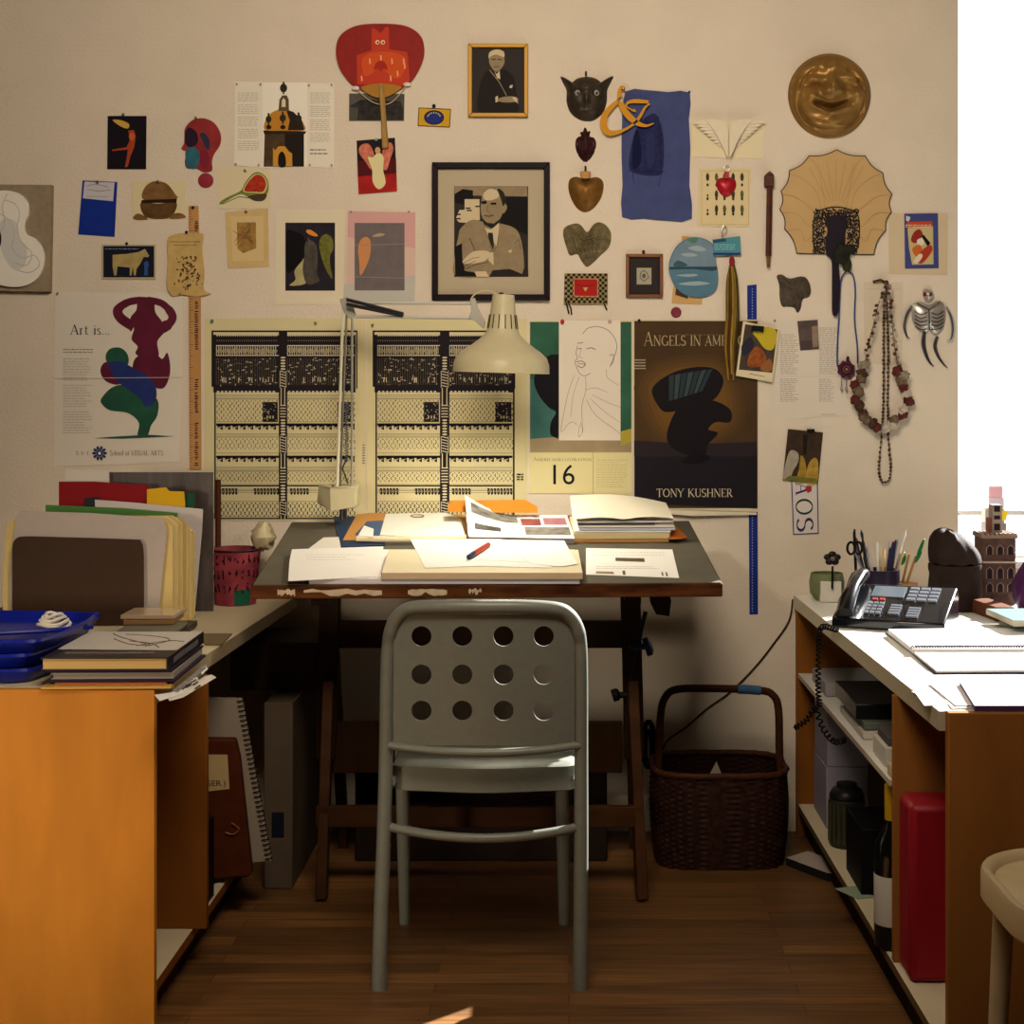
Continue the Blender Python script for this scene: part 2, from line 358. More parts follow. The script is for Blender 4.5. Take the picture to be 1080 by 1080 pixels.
# ------------------------------------------------------------ right cabinet
rc = empty('cabinet', (.97, 3.7, 0), 'plywood cabinet with white top and open shelves on the right under the window', 'cabinet')
RX = .665
solid([(.678, 2.88), (1.45, 2.88), (1.45, 2.905), (.678, 2.905)], 0, HZ+.002, PLYR).build('end_panel', rc, bevel=.002)
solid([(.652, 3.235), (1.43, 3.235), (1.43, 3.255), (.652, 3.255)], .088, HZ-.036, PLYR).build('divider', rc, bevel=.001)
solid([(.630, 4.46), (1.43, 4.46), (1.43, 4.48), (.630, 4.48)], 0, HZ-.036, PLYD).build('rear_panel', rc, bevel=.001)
solid([(.667, 2.906), (1.43, 2.906), (1.43, 4.505), (.628, 4.505)], HZ-.036, HZ, LAMR, M('b3a68c', .5)).build('worktop', rc, bevel=.001)
solid([(.648, 3.256), (1.43, 3.256), (1.43, 4.459), (.634, 4.459)], .438, .45, LAMR, M('b9ad98', .5)).build('middle_shelf', rc)
solid([(.655, 2.906), (1.43, 2.906), (1.43, 4.459), (.634, 4.459)], .07, .088, LAM, M('6a5238', .5)).build('bottom_shelf', rc)
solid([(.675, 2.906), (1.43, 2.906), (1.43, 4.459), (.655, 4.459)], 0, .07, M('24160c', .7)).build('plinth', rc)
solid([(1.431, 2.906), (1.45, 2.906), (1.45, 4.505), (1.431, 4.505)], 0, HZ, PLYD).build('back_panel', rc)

# ------------------------------------------------------------ drafting table
TA = math.atan2(.0885, .70); TYAW = math.radians(2.2)
tx = Vector((math.cos(TYAW), math.sin(TYAW), 0)); ty = Vector((-math.sin(TYAW)*math.cos(TA), math.cos(TYAW)*math.cos(TA), math.sin(TA))); tn = tx.cross(ty)
TO = P(265, 617, 3.715)
TW = 1.092; TD = .70
TPL = (tn, TO)
def TP(px, py, h=0):
    d = Vector(((px-CX)/K, 1, -(py-CY)/K)); o = TO+tn*h-Vector((0, 0, CH)); return d*(o.dot(tn)/d.dot(tn))+Vector((0, 0, CH))
def TL(u, v, h=0): return TO+tx*u+ty*v+tn*h
dt = empty('drafting_table', (-.23, 4.0, 0), 'old dark wooden drafting table with worn edge and grey top holding papers', 'table')
GREYT = M('5f5a4e', .6, var=.12, scale=12)
EDGE = M('502c14', .65, var=.6, scale=22, stretch=(.5, 1, 2))
q = MB(); q.prism([TL(0, 0, -.002), TL(TW, 0, -.002), TL(TW, TD, -.002), TL(0, TD, -.002)], -tn*.032, EDGE); q.build('tabletop', dt, bevel=.003)
q = MB(); q.prism([TL(.004, .004, -.0018), TL(TW-.004, .004, -.0018), TL(TW-.004, TD-.01, -.0018), TL(.004, TD-.01, -.0018)], tn*.0016, GREYT); q.build('tabletop_cover', dt)
q = MB(); wornm = M('b9a88c', .7, var=.2)
random.seed(3)
for u0, u1 in ((.06, .10), (.12, .30), (.36, .45), (.50, .53)):
    n = 9; top = [TL(u0+(u1-u0)*i/n, -.0012, -.009-random.random()*.006) for i in range(n+1)]; bot = [TL(u0+(u1-u0)*i/n, -.0012, -.016-random.random()*.012) for i in range(n, -1, -1)]
    q.prism(top+bot, Vector((0, .001, 0)), wornm); q.build('torn_paper_edging', dt); q = MB()
DW = M('281708', .55, var=.25, scale=20, stretch=(1, 1, .3)); DW2 = M('3d2411', .5, var=.25, scale=20, stretch=(.3, 1, 1))
q = MB()
def beam(m, a, b, w, d, mat):
    a, b = Vector(a), Vector(b); ax = (b-a).normalized(); R = ax.to_track_quat('Z', 'Y').to_matrix(); return m.box((a+b)/2, (w, d, (b-a).length), mat, R)
for sx, x0 in (('l', -.605), ('r', .155)):
    q = MB(); beam(q, (x0, 3.94+.16, .765), (x0+(.012 if sx == 'r' else -.012), 4.1, .30), .042, .05, DW); q.build('post', dt, bevel=.003)
    q = MB(); beam(q, (x0+(.022 if sx == 'r' else .006), 3.905, 0), (x0+(.004 if sx == 'r' else 0), 4.06, .50), .026, .045, DW2); q.build('leg', dt, bevel=.003)
    q = MB(); beam(q, (x0+(.022 if sx == 'r' else -.004), 4.36, 0), (x0, 4.13, .62), .026, .045, DW2); q.build('leg', dt, bevel=.003)
    q = MB(); q.box((x0, 4.15, .765), (.04, .5, .04), DW, rot(TA)); q.build('top_rail', dt, bevel=.003)
for z0, z1, y, x0, x1, mm in ((.58, .648, 4.1, -.60, .135, DW), (.262, .39, 4.105, -.60, .135, DW), (.165, .215, 3.955, -.62, .185, DW2)):
    q = MB(); q.bb(x0, x1, y-.012, y+.012, z0, z1, mm); q.build('crossbar', dt, bevel=.002)
q = MB(); q.tube([P(681, 645, 4.08), P(676, 665, 4.08), P(672, 690, 4.08), P(668, 710, 4.08), P(664, 730, 4.08)], .006, M('1c1c22', .4, .6), 8); q.build('tilt_bracket', dt)
for px, py, r, mm in ((683, 682, .024, M('1d2a44', .35, .2)), (649, 733, .016, M('15140f', .5))):
    q = MB(); c = P(px, py, 4.06); q.tube([P(664, py, 4.06), c], .008, mm, 8); q.lathe(c, [(0, -.008), (r, -.008), (r, .006), (r*.6, .012), (0, .012)], mm, 16, rot(0, PI/2*.8)); q.build('knob', dt)
q = MB(); q.prism([P(686, 636, 3.95), P(708, 634, 3.95), P(706, 650, 3.95), P(692, 648, 3.95)], (0, .2, .03), DW); q.build('support_block', dt)

# ------------------------------------------------------------ metal chair
CM = M('787a70', .42, .15, var=.05, scale=60)
ch = empty('metal_chair', (-.17, 3.5, 0), 'grey painted metal chair with round holes punched in its backrest', 'chair')
def bend(px): return .045*(1-((px-511)/108.0)**2)      # the back curves towards the room's middle
def CP(px, py, y0=3.34, b=1.0):
    y = y0-(bend(px)*b) - max(0, (800-py))*.00028
    return P(px, py, y)
path = [(400, 1036), (402, 960), (405, 880), (407, 800), (408, 720), (410, 680), (414, 660), (423, 647), (436, 641), (470, 640), (511, 640), (552, 640), (586, 642), (599, 648), (608, 661), (612, 680), (613, 720), (613, 800), (613, 880), (612.5, 960), (612, 1040)]
pp = smooth([(a, b) for a, b in path], False, 4)
ctr = []
for a, b in pp:
    k = 1.0 if b < 700 else 0.0
    ctr.append(CP(a, b, 3.34-(0 if b < 850 else (b-850)*.00005), 0 if abs(a-511) > 100 else 1))
left = [p for p, (a, b) in zip(ctr, pp)]
i0 = next(i for i, (a, b) in enumerate(pp) if b < 800); i1 = max(i for i, (a, b) in enumerate(pp) if b < 800)
q = MB(); q.tube(left[i0:i1+1], .0145, CM, 12); q.build('back_frame', ch)
for seg, n_ in ((left[:i0+1], 'leg'), (left[i1:], 'leg')):
    seg = list(seg)
    if seg[-1].z < seg[0].z: seg = seg[::-1]
    seg[0].z = 0.0
    q = MB(); q.tube(seg, [.0162 - .0017*i/len(seg) for i in range(len(seg))], CM, 12); q.build(n_, ch)
# perforated back panel
q = MB(); xs = [415, 465.9, 509.2, 552.5, 606]; ys = [648, 695, 734, 786]; hx = [444.5, 487.5, 531, 573.5]; hy = [671, 711.5, 749.5]; n = 24; th = .0025
def shell(pts2, faces):
    f = [CP(x, y) for x, y in pts2]; b_ = [p+Vector((0, .004, 0)) for p in f]; q.add(f, faces, CM, True); q.add(b_, faces, CM, True)
for i in range(4):
    for j in range(3):
        x0, x1, y0, y1 = xs[i], xs[i+1], ys[j], ys[j+1]; cx_, cy_ = hx[i], hy[j]; r = 10.6; o_ = []; c_ = []
        for k in range(n):
            a = 2*PI*(k+.5)/n; dx, dy = math.cos(a), math.sin(a)
            t = min(((x1-cx_)/dx if dx > 0 else (x0-cx_)/dx) if abs(dx) > 1e-6 else 1e9, ((y1-cy_)/dy if dy > 0 else (y0-cy_)/dy) if abs(dy) > 1e-6 else 1e9)
            o_.append((cx_+dx*t, cy_+dy*t)); c_.append((cx_+dx*r, cy_+dy*r))
        for cc in ((x0, y0), (x1, y0), (x1, y1), (x0, y1)):   # snap nearest ring point to the cell corner
            k = min(range(n), key=lambda k: (o_[k][0]-cc[0])**2+(o_[k][1]-cc[1])**2); o_[k] = cc
        m_ = [((a[0]+b[0])/2, (a[1]+b[1])/2) for a, b in zip(o_, c_)]
        # outer corners of the panel follow the rounded frame
        def rnd(p):
            x, y = p
            if y < 672:
                if x < 440: x = max(x, 440-math.sqrt(max(0, 27**2-(672-y)**2)))
                if x > 582: x = min(x, 582+math.sqrt(max(0, 27**2-(672-y)**2)))
            return x, y
        o_ = [rnd(p) for p in o_]
        fs = []
        for k in range(n):
            k2 = (k+1) % n; fs += [(k, k2, n+k2, n+k), (n+k, n+k2, 2*n+k2, 2*n+k)]
        shell(o_+m_+c_, fs)
        f = [CP(x, y) for x, y in c_]; g = [p+Vector((0, .004, 0)) for p in f]; q.add(f+g, [(k, (k+1) % n, (k+1) % n+n, k+n) for k in range(n)], CM, True)
q.build('backrest', ch)
q = MB(); q.tube([CP(x, 786+8*(1-((x-511)/100)**2)+ (0), 3.338) for x in range(411, 612, 10)], .0085, CM, 10); q.build('back_rail', ch)
# seat: slab with a soft rounded outline and a deep rim
SZ = .458
sx0, sx1 = P(414, 800, 3.37).x, P(607, 800, 3.37).x; scx = (sx0+sx1)/2; shw = (sx1-sx0)/2
ol = smooth([(-1, .02), (-.97, -.03), (-.6, -.045), (0, -.06), (.6, -.045), (.97, -.03), (1, .02), (1.03, .2), (.98, .34), (.85, .385), (0, .395), (-.85, .385), (-.98, .34), (-1.03, .2)], True, 5)
ol = [(scx+a*shw, 3.40+b) for a, b in ol]
q = MB(); N = len(ol); c0 = (scx, 3.57); lv = [(.001, .952, -.004), (.6, .985, -.004), (.95, 1, 0), (1.0, 1, -.006), (1.0, 1, -.055), (.97, 1, -.058), (.96, 1, -.01)]
vs = []
for t, _, dz in lv:
    for x, y in ol: vs.append(Vector((c0[0]+(x-c0[0])*t, c0[1]+(y-c0[1])*t, SZ+dz)))
q.add(vs, [(i*N+k, i*N+(k+1) % N, (i+1)*N+(k+1) % N, (i+1)*N+k) for i in range(len(lv)-1) for k in range(N)], CM, True); q.build('seat', ch)
for a, b in ((424, 840), (592, 840)):
    t_ = P(a, b, 3.68); f_ = P(a+(3 if a < 500 else 3), 972, 3.735); t_.z = SZ-.02; f_.z = 0
    q = MB(); q.tube([f_, (f_+t_)/2, t_], [.0125, .0155, .0165], CM, 12); q.build('leg', ch)
q = MB(); q.tube([P(x, 872+12*(1-((x-511)/100)**2), 3.34-.05*(1-((x-511)/100)**2)+.0) for x in range(411, 612, 10)], .0095, CM, 10); q.build('stretcher', ch)
for s_ in (0, 1):
    x = 413 if s_ == 0 else 608; a = P(x, 800, 3.345); q = MB(); q.tube([(a.x, 3.345, SZ-.035), (a.x, 3.5, SZ-.035)], .009, CM, 8); q.build('seat_bracket', ch)
# ============================================================ things on the wall (left to right)
random.seed(11)
PAPER = M('e3dccb', .75); CREAM = M('dccb9c', .75); NAVY = M('20203a', .6); DK = M('1f1a1c', .6); BLK = M('151314', .5)
# violin relief panel
LINEN = M('94856f', .85, var=.12, scale=60); q = MB(); on_wall(q, [(-62, 195), (57, 196), (55, 308), (-62, 306)], LINEN, WY-.001, .022)
vr = q.build('violin_panel', label='grey canvas panel with a white violin body in relief, at the left edge', cat='artwork')
vio = smooth(z_([(-60, 505), (-30, 478), (30, 468), (85, 482), (115, 515), (120, 560), (108, 595), (104, 620), (112, 645), (150, 665), (178, 705), (184, 755), (165, 815), (120, 850), (60, 860), (0, 850), (-60, 825), (-95, 770), (-85, 700), (-60, 650), (-50, 600), (-75, 550)], 0, 80), True, 4)
q = MB(); q.prism([P(x, y, WY-.0232) for x, y in vio], (0, -.012, 0), M('efeadd', .5)); q.build('violin_body', vr, bevel=.002)
q = MB(); gp = M('bdbbb6', .5); y_ = WY-.0356
for pts in ([(18, 505), (60, 520), (80, 560), (70, 620), (90, 680), (130, 720), (110, 770), (60, 760)], [(0, 560), (40, 590), (60, 640), (50, 700), (90, 740), (140, 730), (160, 770), (120, 800), (70, 790)], [(30, 480), (10, 530), (20, 600), (0, 640)]):
    q.tube([P(x, y, y_) for x, y in smooth(z_(pts, 0, 80), False, 5)], .0012, gp, 5)
for pts in ([(0, 600), (30, 580), (70, 600), (80, 660), (110, 700), (100, 770), (60, 790), (20, 740), (0, 680)],): q.prism([P(x, y, y_+.0005) for x, y in smooth(z_(pts, 0, 80), True, 4)], (0, -.0008, 0), M('d3d2cd', .5))
q.build('violin_drawing', vr, kind='stuff')
q = MB(); q.prism([P(x, y, y_) for x, y in oval(-3, 252, 4.5, 11)], (0, -.001, 0), DK); q.build('dark_spot', vr)
Sheet(z_([(438, 163), (596, 163), (594, 380), (436, 380)], 0, 80), M('19141c', .5)).poly(smooth(z_([(458, 180), (490, 180), (524, 195), (520, 214), (490, 205)], 0, 80)), M('c9a14a')).poly(z_([(522, 222), (545, 220), (552, 245), (546, 290), (530, 330), (520, 370), (508, 372), (516, 330), (520, 300), (455, 306), (455, 300), (515, 290), (528, 262)], 0, 80), M('a44226')).poly(oval(139, 144, 3, 4), M('c8622e')).pin(130.5, 121).done('art_card', 'small black card with an orange figure under a pale flame', 'card')
s = Sheet(smooth(z_([(750, 250), (752, 215), (780, 182), (825, 172), (870, 190), (897, 235), (895, 280), (870, 320), (862, 350), (862, 385), (830, 392), (800, 378), (760, 375), (752, 345), (760, 310), (738, 298), (748, 275)], 0, 80), True, 4), M('8c2f30', .6, var=.25, scale=20), t=.002)
s.poly(smooth(z_([(752, 235), (770, 210), (800, 230), (805, 270), (780, 290), (756, 280)], 0, 80)), M('2a1a2e')).poly(smooth(z_([(758, 300), (790, 290), (812, 320), (800, 374), (762, 372), (755, 340)], 0, 80)), M('2f6273', var=.2)).poly(smooth(z_([(812, 240), (830, 232), (852, 262), (850, 300), (835, 290), (825, 265)], 0, 80)), M('2b3146')).poly(smooth(z_([(818, 300), (845, 310), (852, 350), (832, 380), (812, 350)], 0, 80)), M('7a2434')).pin(207, 124.5)
s.done('cut_out_head', 'cut out red and blue head in profile shaped like a question mark', 'cutout')
q = MB(); relief(q, oval(217, 190.5, 8.2, 8), (217, 190.5), lambda x, y, t: .001+.002*(1-t*t), M('8e2e38', .6, var=.2, scale=30)); q.build('round_dot', label='small round red disc below the question mark head', cat='cutout')
# magazine spread with domed tower
s = Sheet([(248, 86), (352, 88), (352, 177), (302, 176), (278, 177.5), (247, 174)], PAPER)
s.rect(277, 87, 324, 176, M('ebe5d6')).greek(251, 97, 273, 161, 30, M('a59b8a'), .55, .1, 6).greek(327, 97, 349, 150, 26, M('a59b8a'), .55, .1, 7).greek(327, 156, 349, 164, 2, DK, 1)
s.poly(z_([(228, 540), (388, 540), (388, 678), (224, 678)], 220, 0), M('4a3a26', var=.3, scale=60)).poly(z_([(310, 540), (388, 540), (388, 678), (345, 678), (335, 620), (310, 590)], 220, 0), M('221b16'))
s.poly(z_([(222, 530), (398, 534), (392, 545), (226, 545)], 220, 0), M('2c2218')).poly(smooth(z_([(230, 528), (232, 490), (255, 460), (290, 445), (325, 447), (360, 470), (385, 500), (388, 530), (300, 532)], 220, 0)), M('b9802c')).poly(z_([(315, 446), (345, 455), (380, 490), (390, 530), (322, 530), (330, 490)], 220, 0), M('2b2119'))
s.poly(z_([(262, 600), (270, 612), (285, 595), (310, 595), (325, 615), (340, 625), (340, 676), (262, 676)], 220, 0), M('c89032')).poly(smooth(z_([(285, 676), (284, 635), (298, 616), (312, 635), (313, 676)], 220, 0)), M('1c1410'))
s.poly(z_([(284, 452), (288, 405), (300, 388), (318, 388), (326, 405), (327, 452)], 220, 0), M('5b4a30')).poly(z_([(297, 435), (298, 408), (305, 398), (313, 408), (313, 435)], 220, 0), M('d8ccb0'))
for a, b, r in ((305, 358, 15), (244, 485, 12), (302, 480, 13), (366, 482, 13)): s.poly(z_(oval(a, b, r, r*1.2, 12), 220, 0), M('2e2a20')); s.poly(z_([(a-4, b-25), (a+4, b-25), (a+3, b+25), (a-3, b+25)], 220, 0), M('2e2a20'))
for a in (245, 302): s.poly(z_(oval(a, 517, 11, 9, 12), 220, 0), M('2a1c12'))
for x, y in ((250, 89), (275, 89), (326, 90), (350, 89.5), (249, 173), (273, 174), (327, 174), (350, 174)): s.pin(x, y, None, 1.1)
s.done('magazine_spread', 'open magazine spread showing a yellow domed tower between text columns', 'magazine page')
# grey photo behind the red fan
Sheet(z_([(572, 380), (797, 382), (795, 492), (571, 492)], 220, 0), M('55504a', .6, var=.25, scale=25)).poly(z_([(576, 430), (620, 405), (780, 412), (792, 440), (792, 488), (576, 488)], 220, 0), M('2e2b29', var=.5, scale=60)).poly(z_([(576, 435), (610, 440), (605, 488), (576, 488)], 220, 0), M('4e4943')).done('grey_photograph', 'black and white photograph half hidden behind the red paper fan', 'photograph')
s = Sheet(z_([(602, 572), (758, 560), (767, 778), (610, 790)], 220, 0), M('1d1016', .5), off=.002)
s.poly(z_([(606, 700), (764, 690), (767, 778), (610, 790)], 220, 0), M('a3201f', var=.25)).poly(z_([(605, 655), (763, 645), (764, 705), (607, 718)], 220, 0), M('4f1219'))
wing = M('c5705a', var=.3, scale=80); gown = M('d8cf9c')
s.poly(smooth(z_([(612, 620), (620, 590), (650, 585), (668, 612), (678, 660), (662, 690), (640, 660)], 220, 0)), wing).poly(smooth(z_([(752, 605), (740, 580), (715, 592), (705, 630), (705, 680), (725, 690), (738, 650)], 220, 0)), wing)
s.poly(smooth(z_([(668, 640), (690, 620), (712, 640), (710, 690), (720, 745), (692, 770), (668, 740), (665, 690), (648, 640)], 220, 0)), gown).poly(z_(oval(688, 612, 11, 14), 220, 0), M('c99a6c')).pin(397, 147.5, M('6fae9a')).done('holy_card', 'dark red card with a winged angel in a pale gown', 'card')
# red paper fan
q = MB(); fo = smooth(z_([(518, 210), (535, 145), (600, 105), (700, 96), (800, 105), (862, 145), (878, 210), (860, 275), (820, 335), (760, 375), (700, 392), (640, 375), (580, 340), (535, 280)], 220, 0), True, 5)
fr_ = empty('paper_fan', P(401, 100, WY-.008), 'red round paper fan with horned red figure and a long tan handle', 'fan')
s = Sheet(fo, M('8c2420', .5, var=.08, scale=40), off=.008, t=.0022)
s.poly(z_([(663, 112), (680, 120), (700, 135), (722, 108), (733, 112), (735, 200), (808, 212), (812, 240), (818, 328), (800, 348), (605, 342), (602, 225), (662, 205)], 220, 0), M('bb3a22', .5)).poly(smooth(z_([(625, 240), (665, 215), (740, 212), (800, 235), (790, 300), (760, 320), (720, 290), (700, 250), (675, 290), (640, 310), (625, 280)], 220, 0)), M('c95024'))
s.poly(smooth(z_([(672, 285), (680, 258), (700, 246), (720, 258), (728, 285), (712, 278), (700, 290), (688, 278)], 220, 0)), M('a32a20'))
for a in (687, 709): s.poly(z_(oval(a, 172, 9, 9, 12), 220, 0), M('e8c9b0')); s.poly(z_(oval(a+1, 173, 4, 5, 8), 220, 0), M('5a1512'))
for a, b in ((793, 250), (797, 270), (622, 320), (740, 320), (768, 300), (655, 250), (745, 250), (700, 236)): s.poly(z_([(a-3, b-12), (a+3, b-12), (a+5, b+8), (a-1, b+12)], 220, 0), M('e8a070'))
s.poly(smooth(z_([(620, 358), (650, 345), (700, 340), (752, 345), (785, 355), (740, 388), (700, 398), (660, 388)], 220, 0)), M('a4762c'))
s.done('fan_leaf', parent=fr_) if False else s.mb.build('fan_leaf', fr_)
q = MB(); q.tube([P(402, 88, WY-.013), P(403, 102, WY-.013), P(405, 130, WY-.013), P(406.5, 156, WY-.013)], [.006, .009, .0085, .011], M('a3814a', .5, var=.1), 10, flat=.7); q.build('handle', fr_)
q = MB(); q.tube([P(x, y, WY-.012) for x, y in smooth(z_([(598, 360), (650, 405), (700, 425), (750, 412), (808, 344)], 220, 0), False, 5)], .0014, M('b8a67a'), 6); q.build('bamboo_bow', fr_)
for x, y in ((375, 93), (429.5, 89)): q = MB(); q.ell(P(x, y, WY-.012), (.011, .004, .006), M('d8d4cc')); q.build('white_knot', fr_)
# yellow tag
s = Sheet(z_([(854, 437), (986, 443), (982, 519), (850, 513)], 220, 0), M('c79a1e', .5)); s.line(z_([(856, 439), (984, 445), (980, 517), (852, 511)], 220, 0), .8, DK, True).poly(z_(oval(917, 478, 41, 30), 220, 0), DK).poly(z_(oval(917, 478, 37, 26), 220, 0), M('232d78'))
for i in range(7):
    a = PI*(1.1+i*.13); s.poly(z_(oval(917+26*math.cos(a), 478+20*math.sin(a), 3.5, 4, 8), 220, 0), M('a9a35a'))
s.pin(457.8, 112, DK, 2).done('yellow_tag', 'small yellow card with a dark blue oval', 'card')
# framed photographs
def framed(name, label, x0, y0, x1, y1, w, fm, mat_, pic, depth, draw):
    r = empty(name, P((x0+x1)/2, (y0+y1)/2, WY-.001), label, 'picture frame')
    d = WY-.001
    for i, (a, b, c_, e) in enumerate((((x0, y0), (x1, y0), (x1-w, y0+w), (x0+w, y0+w)), ((x1, y0), (x1, y1), (x1-w, y1-w), (x1-w, y0+w)), ((x1, y1), (x0, y1), (x0+w, y1-w), (x1-w, y1-w)), ((x0, y1), (x0, y0), (x0+w, y0+w), (x0+w, y1-w)))):
        q = MB(); q.prism([P(*a, d), P(*b, d), P(*c_, d), P(*e, d)], (0, -depth, 0), fm); q.build('frame_rail', r, bevel=.0015)
    s = Sheet(rect(x0+w-.2, y0+w-.2, x1-w+.2, y1-w+.2), mat_, off=.002, t=.004); s.mb.build('mount', r)
    s = Sheet(rect(*pic), M('2b2622', .5), off=.0063, t=.0003); draw(s); s.mb.build('photo_print', r)
    return r
g1, g2, g3, g4, g5 = [M(h, .6, var=v, scale=60) for h, v in (('c9b795', 0), ('8f7d61', .12), ('5f513f', .2), ('2a241f', .2), ('161312', 0))]
def zz(pts): return [(460+x*.1296, 180+y*.1296) for x, y in pts]
def pic1(s):
    s.poly(zz([(150, 130), (740, 130), (742, 210), (150, 200)]), g2).poly(zz([(150, 190), (215, 150), (300, 160), (300, 230), (240, 280), (150, 260)]), g5).poly(zz([(232, 232), (352, 232), (356, 400), (250, 425), (185, 420), (160, 390), (190, 320), (232, 318)]), g1)
    for a, b in ((240, 300), (250, 318), (318, 285), (160, 350), (160, 385)): s.rect(*zz([(a, b)])[0], *zz([(a+40, b+12)])[0], g4)
    s.poly(zz([(560, 215), (742, 210), (745, 520), (690, 500), (520, 420)]), g5)
    s.poly(smooth(zz([(160, 860), (150, 700), (180, 540), (200, 470), (290, 400), (400, 420), (520, 430), (640, 470), (690, 560), (715, 740), (700, 840), (600, 850), (430, 860)])), g2)
    s.poly(zz([(152, 620), (210, 590), (215, 740), (240, 815), (320, 830), (330, 862), (155, 862)]), g5).poly(zz([(430, 862), (460, 810), (600, 800), (700, 840), (745, 700), (752, 862)]), g4)
    s.poly(smooth(zz([(370, 230), (378, 170), (440, 138), (520, 148), (560, 200), (565, 260), (545, 330), (520, 390), (470, 430), (420, 425), (375, 380), (362, 300)])), g2).poly(smooth(zz([(540, 290), (570, 275), (575, 310), (545, 350)])), g2)
    s.poly(smooth(zz([(500, 150), (545, 170), (568, 240), (545, 290), (530, 240)])), g4).poly(smooth(zz([(385, 190), (430, 150), (490, 160), (510, 210), (450, 240), (395, 235)])), g1)
    s.poly(zz([(375, 395), (420, 425), (470, 430), (510, 400), (500, 445), (450, 470), (390, 440)]), g4).poly(zz([(395, 465), (450, 480), (510, 425), (515, 470), (490, 620), (455, 560), (415, 520)]), g1)
    s.poly(zz([(420, 505), (460, 505), (470, 590), (465, 650), (430, 560)]), g4).poly(zz([(365, 250), (410, 244), (412, 268), (372, 272)]), g5).poly(zz([(440, 262), (490, 258), (488, 276), (445, 276)]), g5).line(zz([(425, 280), (412, 330), (438, 335)]), .5, g3).line(zz([(392, 365), (430, 372), (465, 362)]), .9, g4)
    s.poly(smooth(zz([(215, 740), (300, 660), (420, 655), (430, 700), (380, 740), (260, 760)])), g1).poly(smooth(zz([(230, 800), (300, 770), (400, 740), (460, 800), (400, 820), (260, 820)])), g2).line(zz([(220, 752), (300, 712), (350, 705)]), .5, g4).line(zz([(230, 775), (320, 735)]), .5, g4).line(zz([(240, 800), (320, 765), (420, 745)]), .6, g4)
    s.poly(zz([(430, 665), (465, 665), (468, 770), (425, 730)]), g1).poly(zz([(312, 822), (405, 818), (430, 864), (330, 864)]), g1).poly(zz([(590, 650), (615, 640), (612, 668), (588, 664)]), g1).line(zz([(270, 550), (300, 610), (315, 650)]), .6, g4).line(zz([(640, 590), (670, 560), (690, 640)]), .6, g3).line(zz([(400, 480), (440, 590), (455, 660)]), .5, g3).line(zz([(515, 470), (500, 600), (470, 660)]), .5, g3)
framed('portrait_frame', 'large black frame with photograph of a man in a suit folding his arms', 456, 172, 580, 317, 6.3, M('1b1216', .5), M('b5a78d', .8), (479, 196.5, 557, 292), .02, pic1)
def pic2(s):
    Z = lambda p: z_(p, 420, 20)
    s.poly(smooth(Z([(330, 378), (335, 260), (370, 205), (400, 225), (430, 205), (470, 240), (485, 330), (480, 378)])), M('221d1a')).poly(smooth(Z([(370, 160), (385, 130), (415, 128), (430, 150), (430, 185), (400, 215), (375, 190)])), g2).poly(smooth(Z([(368, 160), (372, 135), (400, 124), (428, 132), (430, 155), (400, 145), (380, 150)])), g1)
    s.line(Z([(380, 166), (396, 164)]), .9, g5).line(Z([(404, 164), (420, 166)]), .9, g5).line(Z([(390, 196), (412, 194)]), .7, g4).poly(Z([(392, 212), (400, 225), (412, 210), (415, 245), (402, 240)]), g1).line(Z([(372, 208), (410, 255), (440, 310)]), .9, g2)
    s.poly(Z([(395, 318), (405, 312), (408, 335), (396, 340)]), g1).poly(smooth(Z([(405, 325), (440, 315), (480, 318), (485, 335), (440, 340), (410, 335)])), g2).poly(Z([(455, 270), (466, 268), (463, 282), (452, 280)]), g1).poly(Z([(462, 318), (480, 320), (488, 345), (470, 330)]), g1)
framed('portrait_frame', 'small gold frame with a dark photograph of a standing white-haired man', 494, 47, 557, 124, 4.2, M('a07a30', .5, .35), M('3b2c22', .7), (498.5, 52, 552, 118.5), .016, pic2)
def pic3(s): s.rect(671.5, 282.5, 687, 300, M('a59f8c')).line(z_([(408, 955), (420, 945), (433, 955), (440, 975), (421, 990), (405, 975)], 570, 40), .8, g3, True).poly(z_(oval(421, 968, 8, 10, 10), 570, 40), g3)
fr3 = framed('picture_frame', 'tiny brown and gold frame with purple mount and a little grey print', 660, 268, 699, 314, 3.6, M('6a4424', .4, .3), M('2b1f33', .7), (665, 273, 694, 309.5), .012, pic3)
q = MB(); q.tube([P(679, 268, WY-.006), P(678.5, 264, WY-.006)], .004, M('4a2c1a', .5, .5), 8); q.build('hanger', fr3)
# blue card
s = Sheet(z_([(336, 425), (477, 432), (466, 655), (318, 645)], 0, 80), M('16308c', .55, var=.1, scale=30)); s.poly(z_([(344, 430), (466, 434), (460, 510), (337, 498)], 0, 80), M('c3c0c6')).line(z_([(352, 448), (390, 440), (440, 452)], 0, 80), .5, g3).line(z_([(355, 462), (400, 470), (448, 464)], 0, 80), .5, g3).line(z_([(352, 490), (440, 492)], 0, 80), .4, g2).pin(103.5, 192)
s.done('blue_card', 'bright blue card with a white handwritten label at its top', 'card')
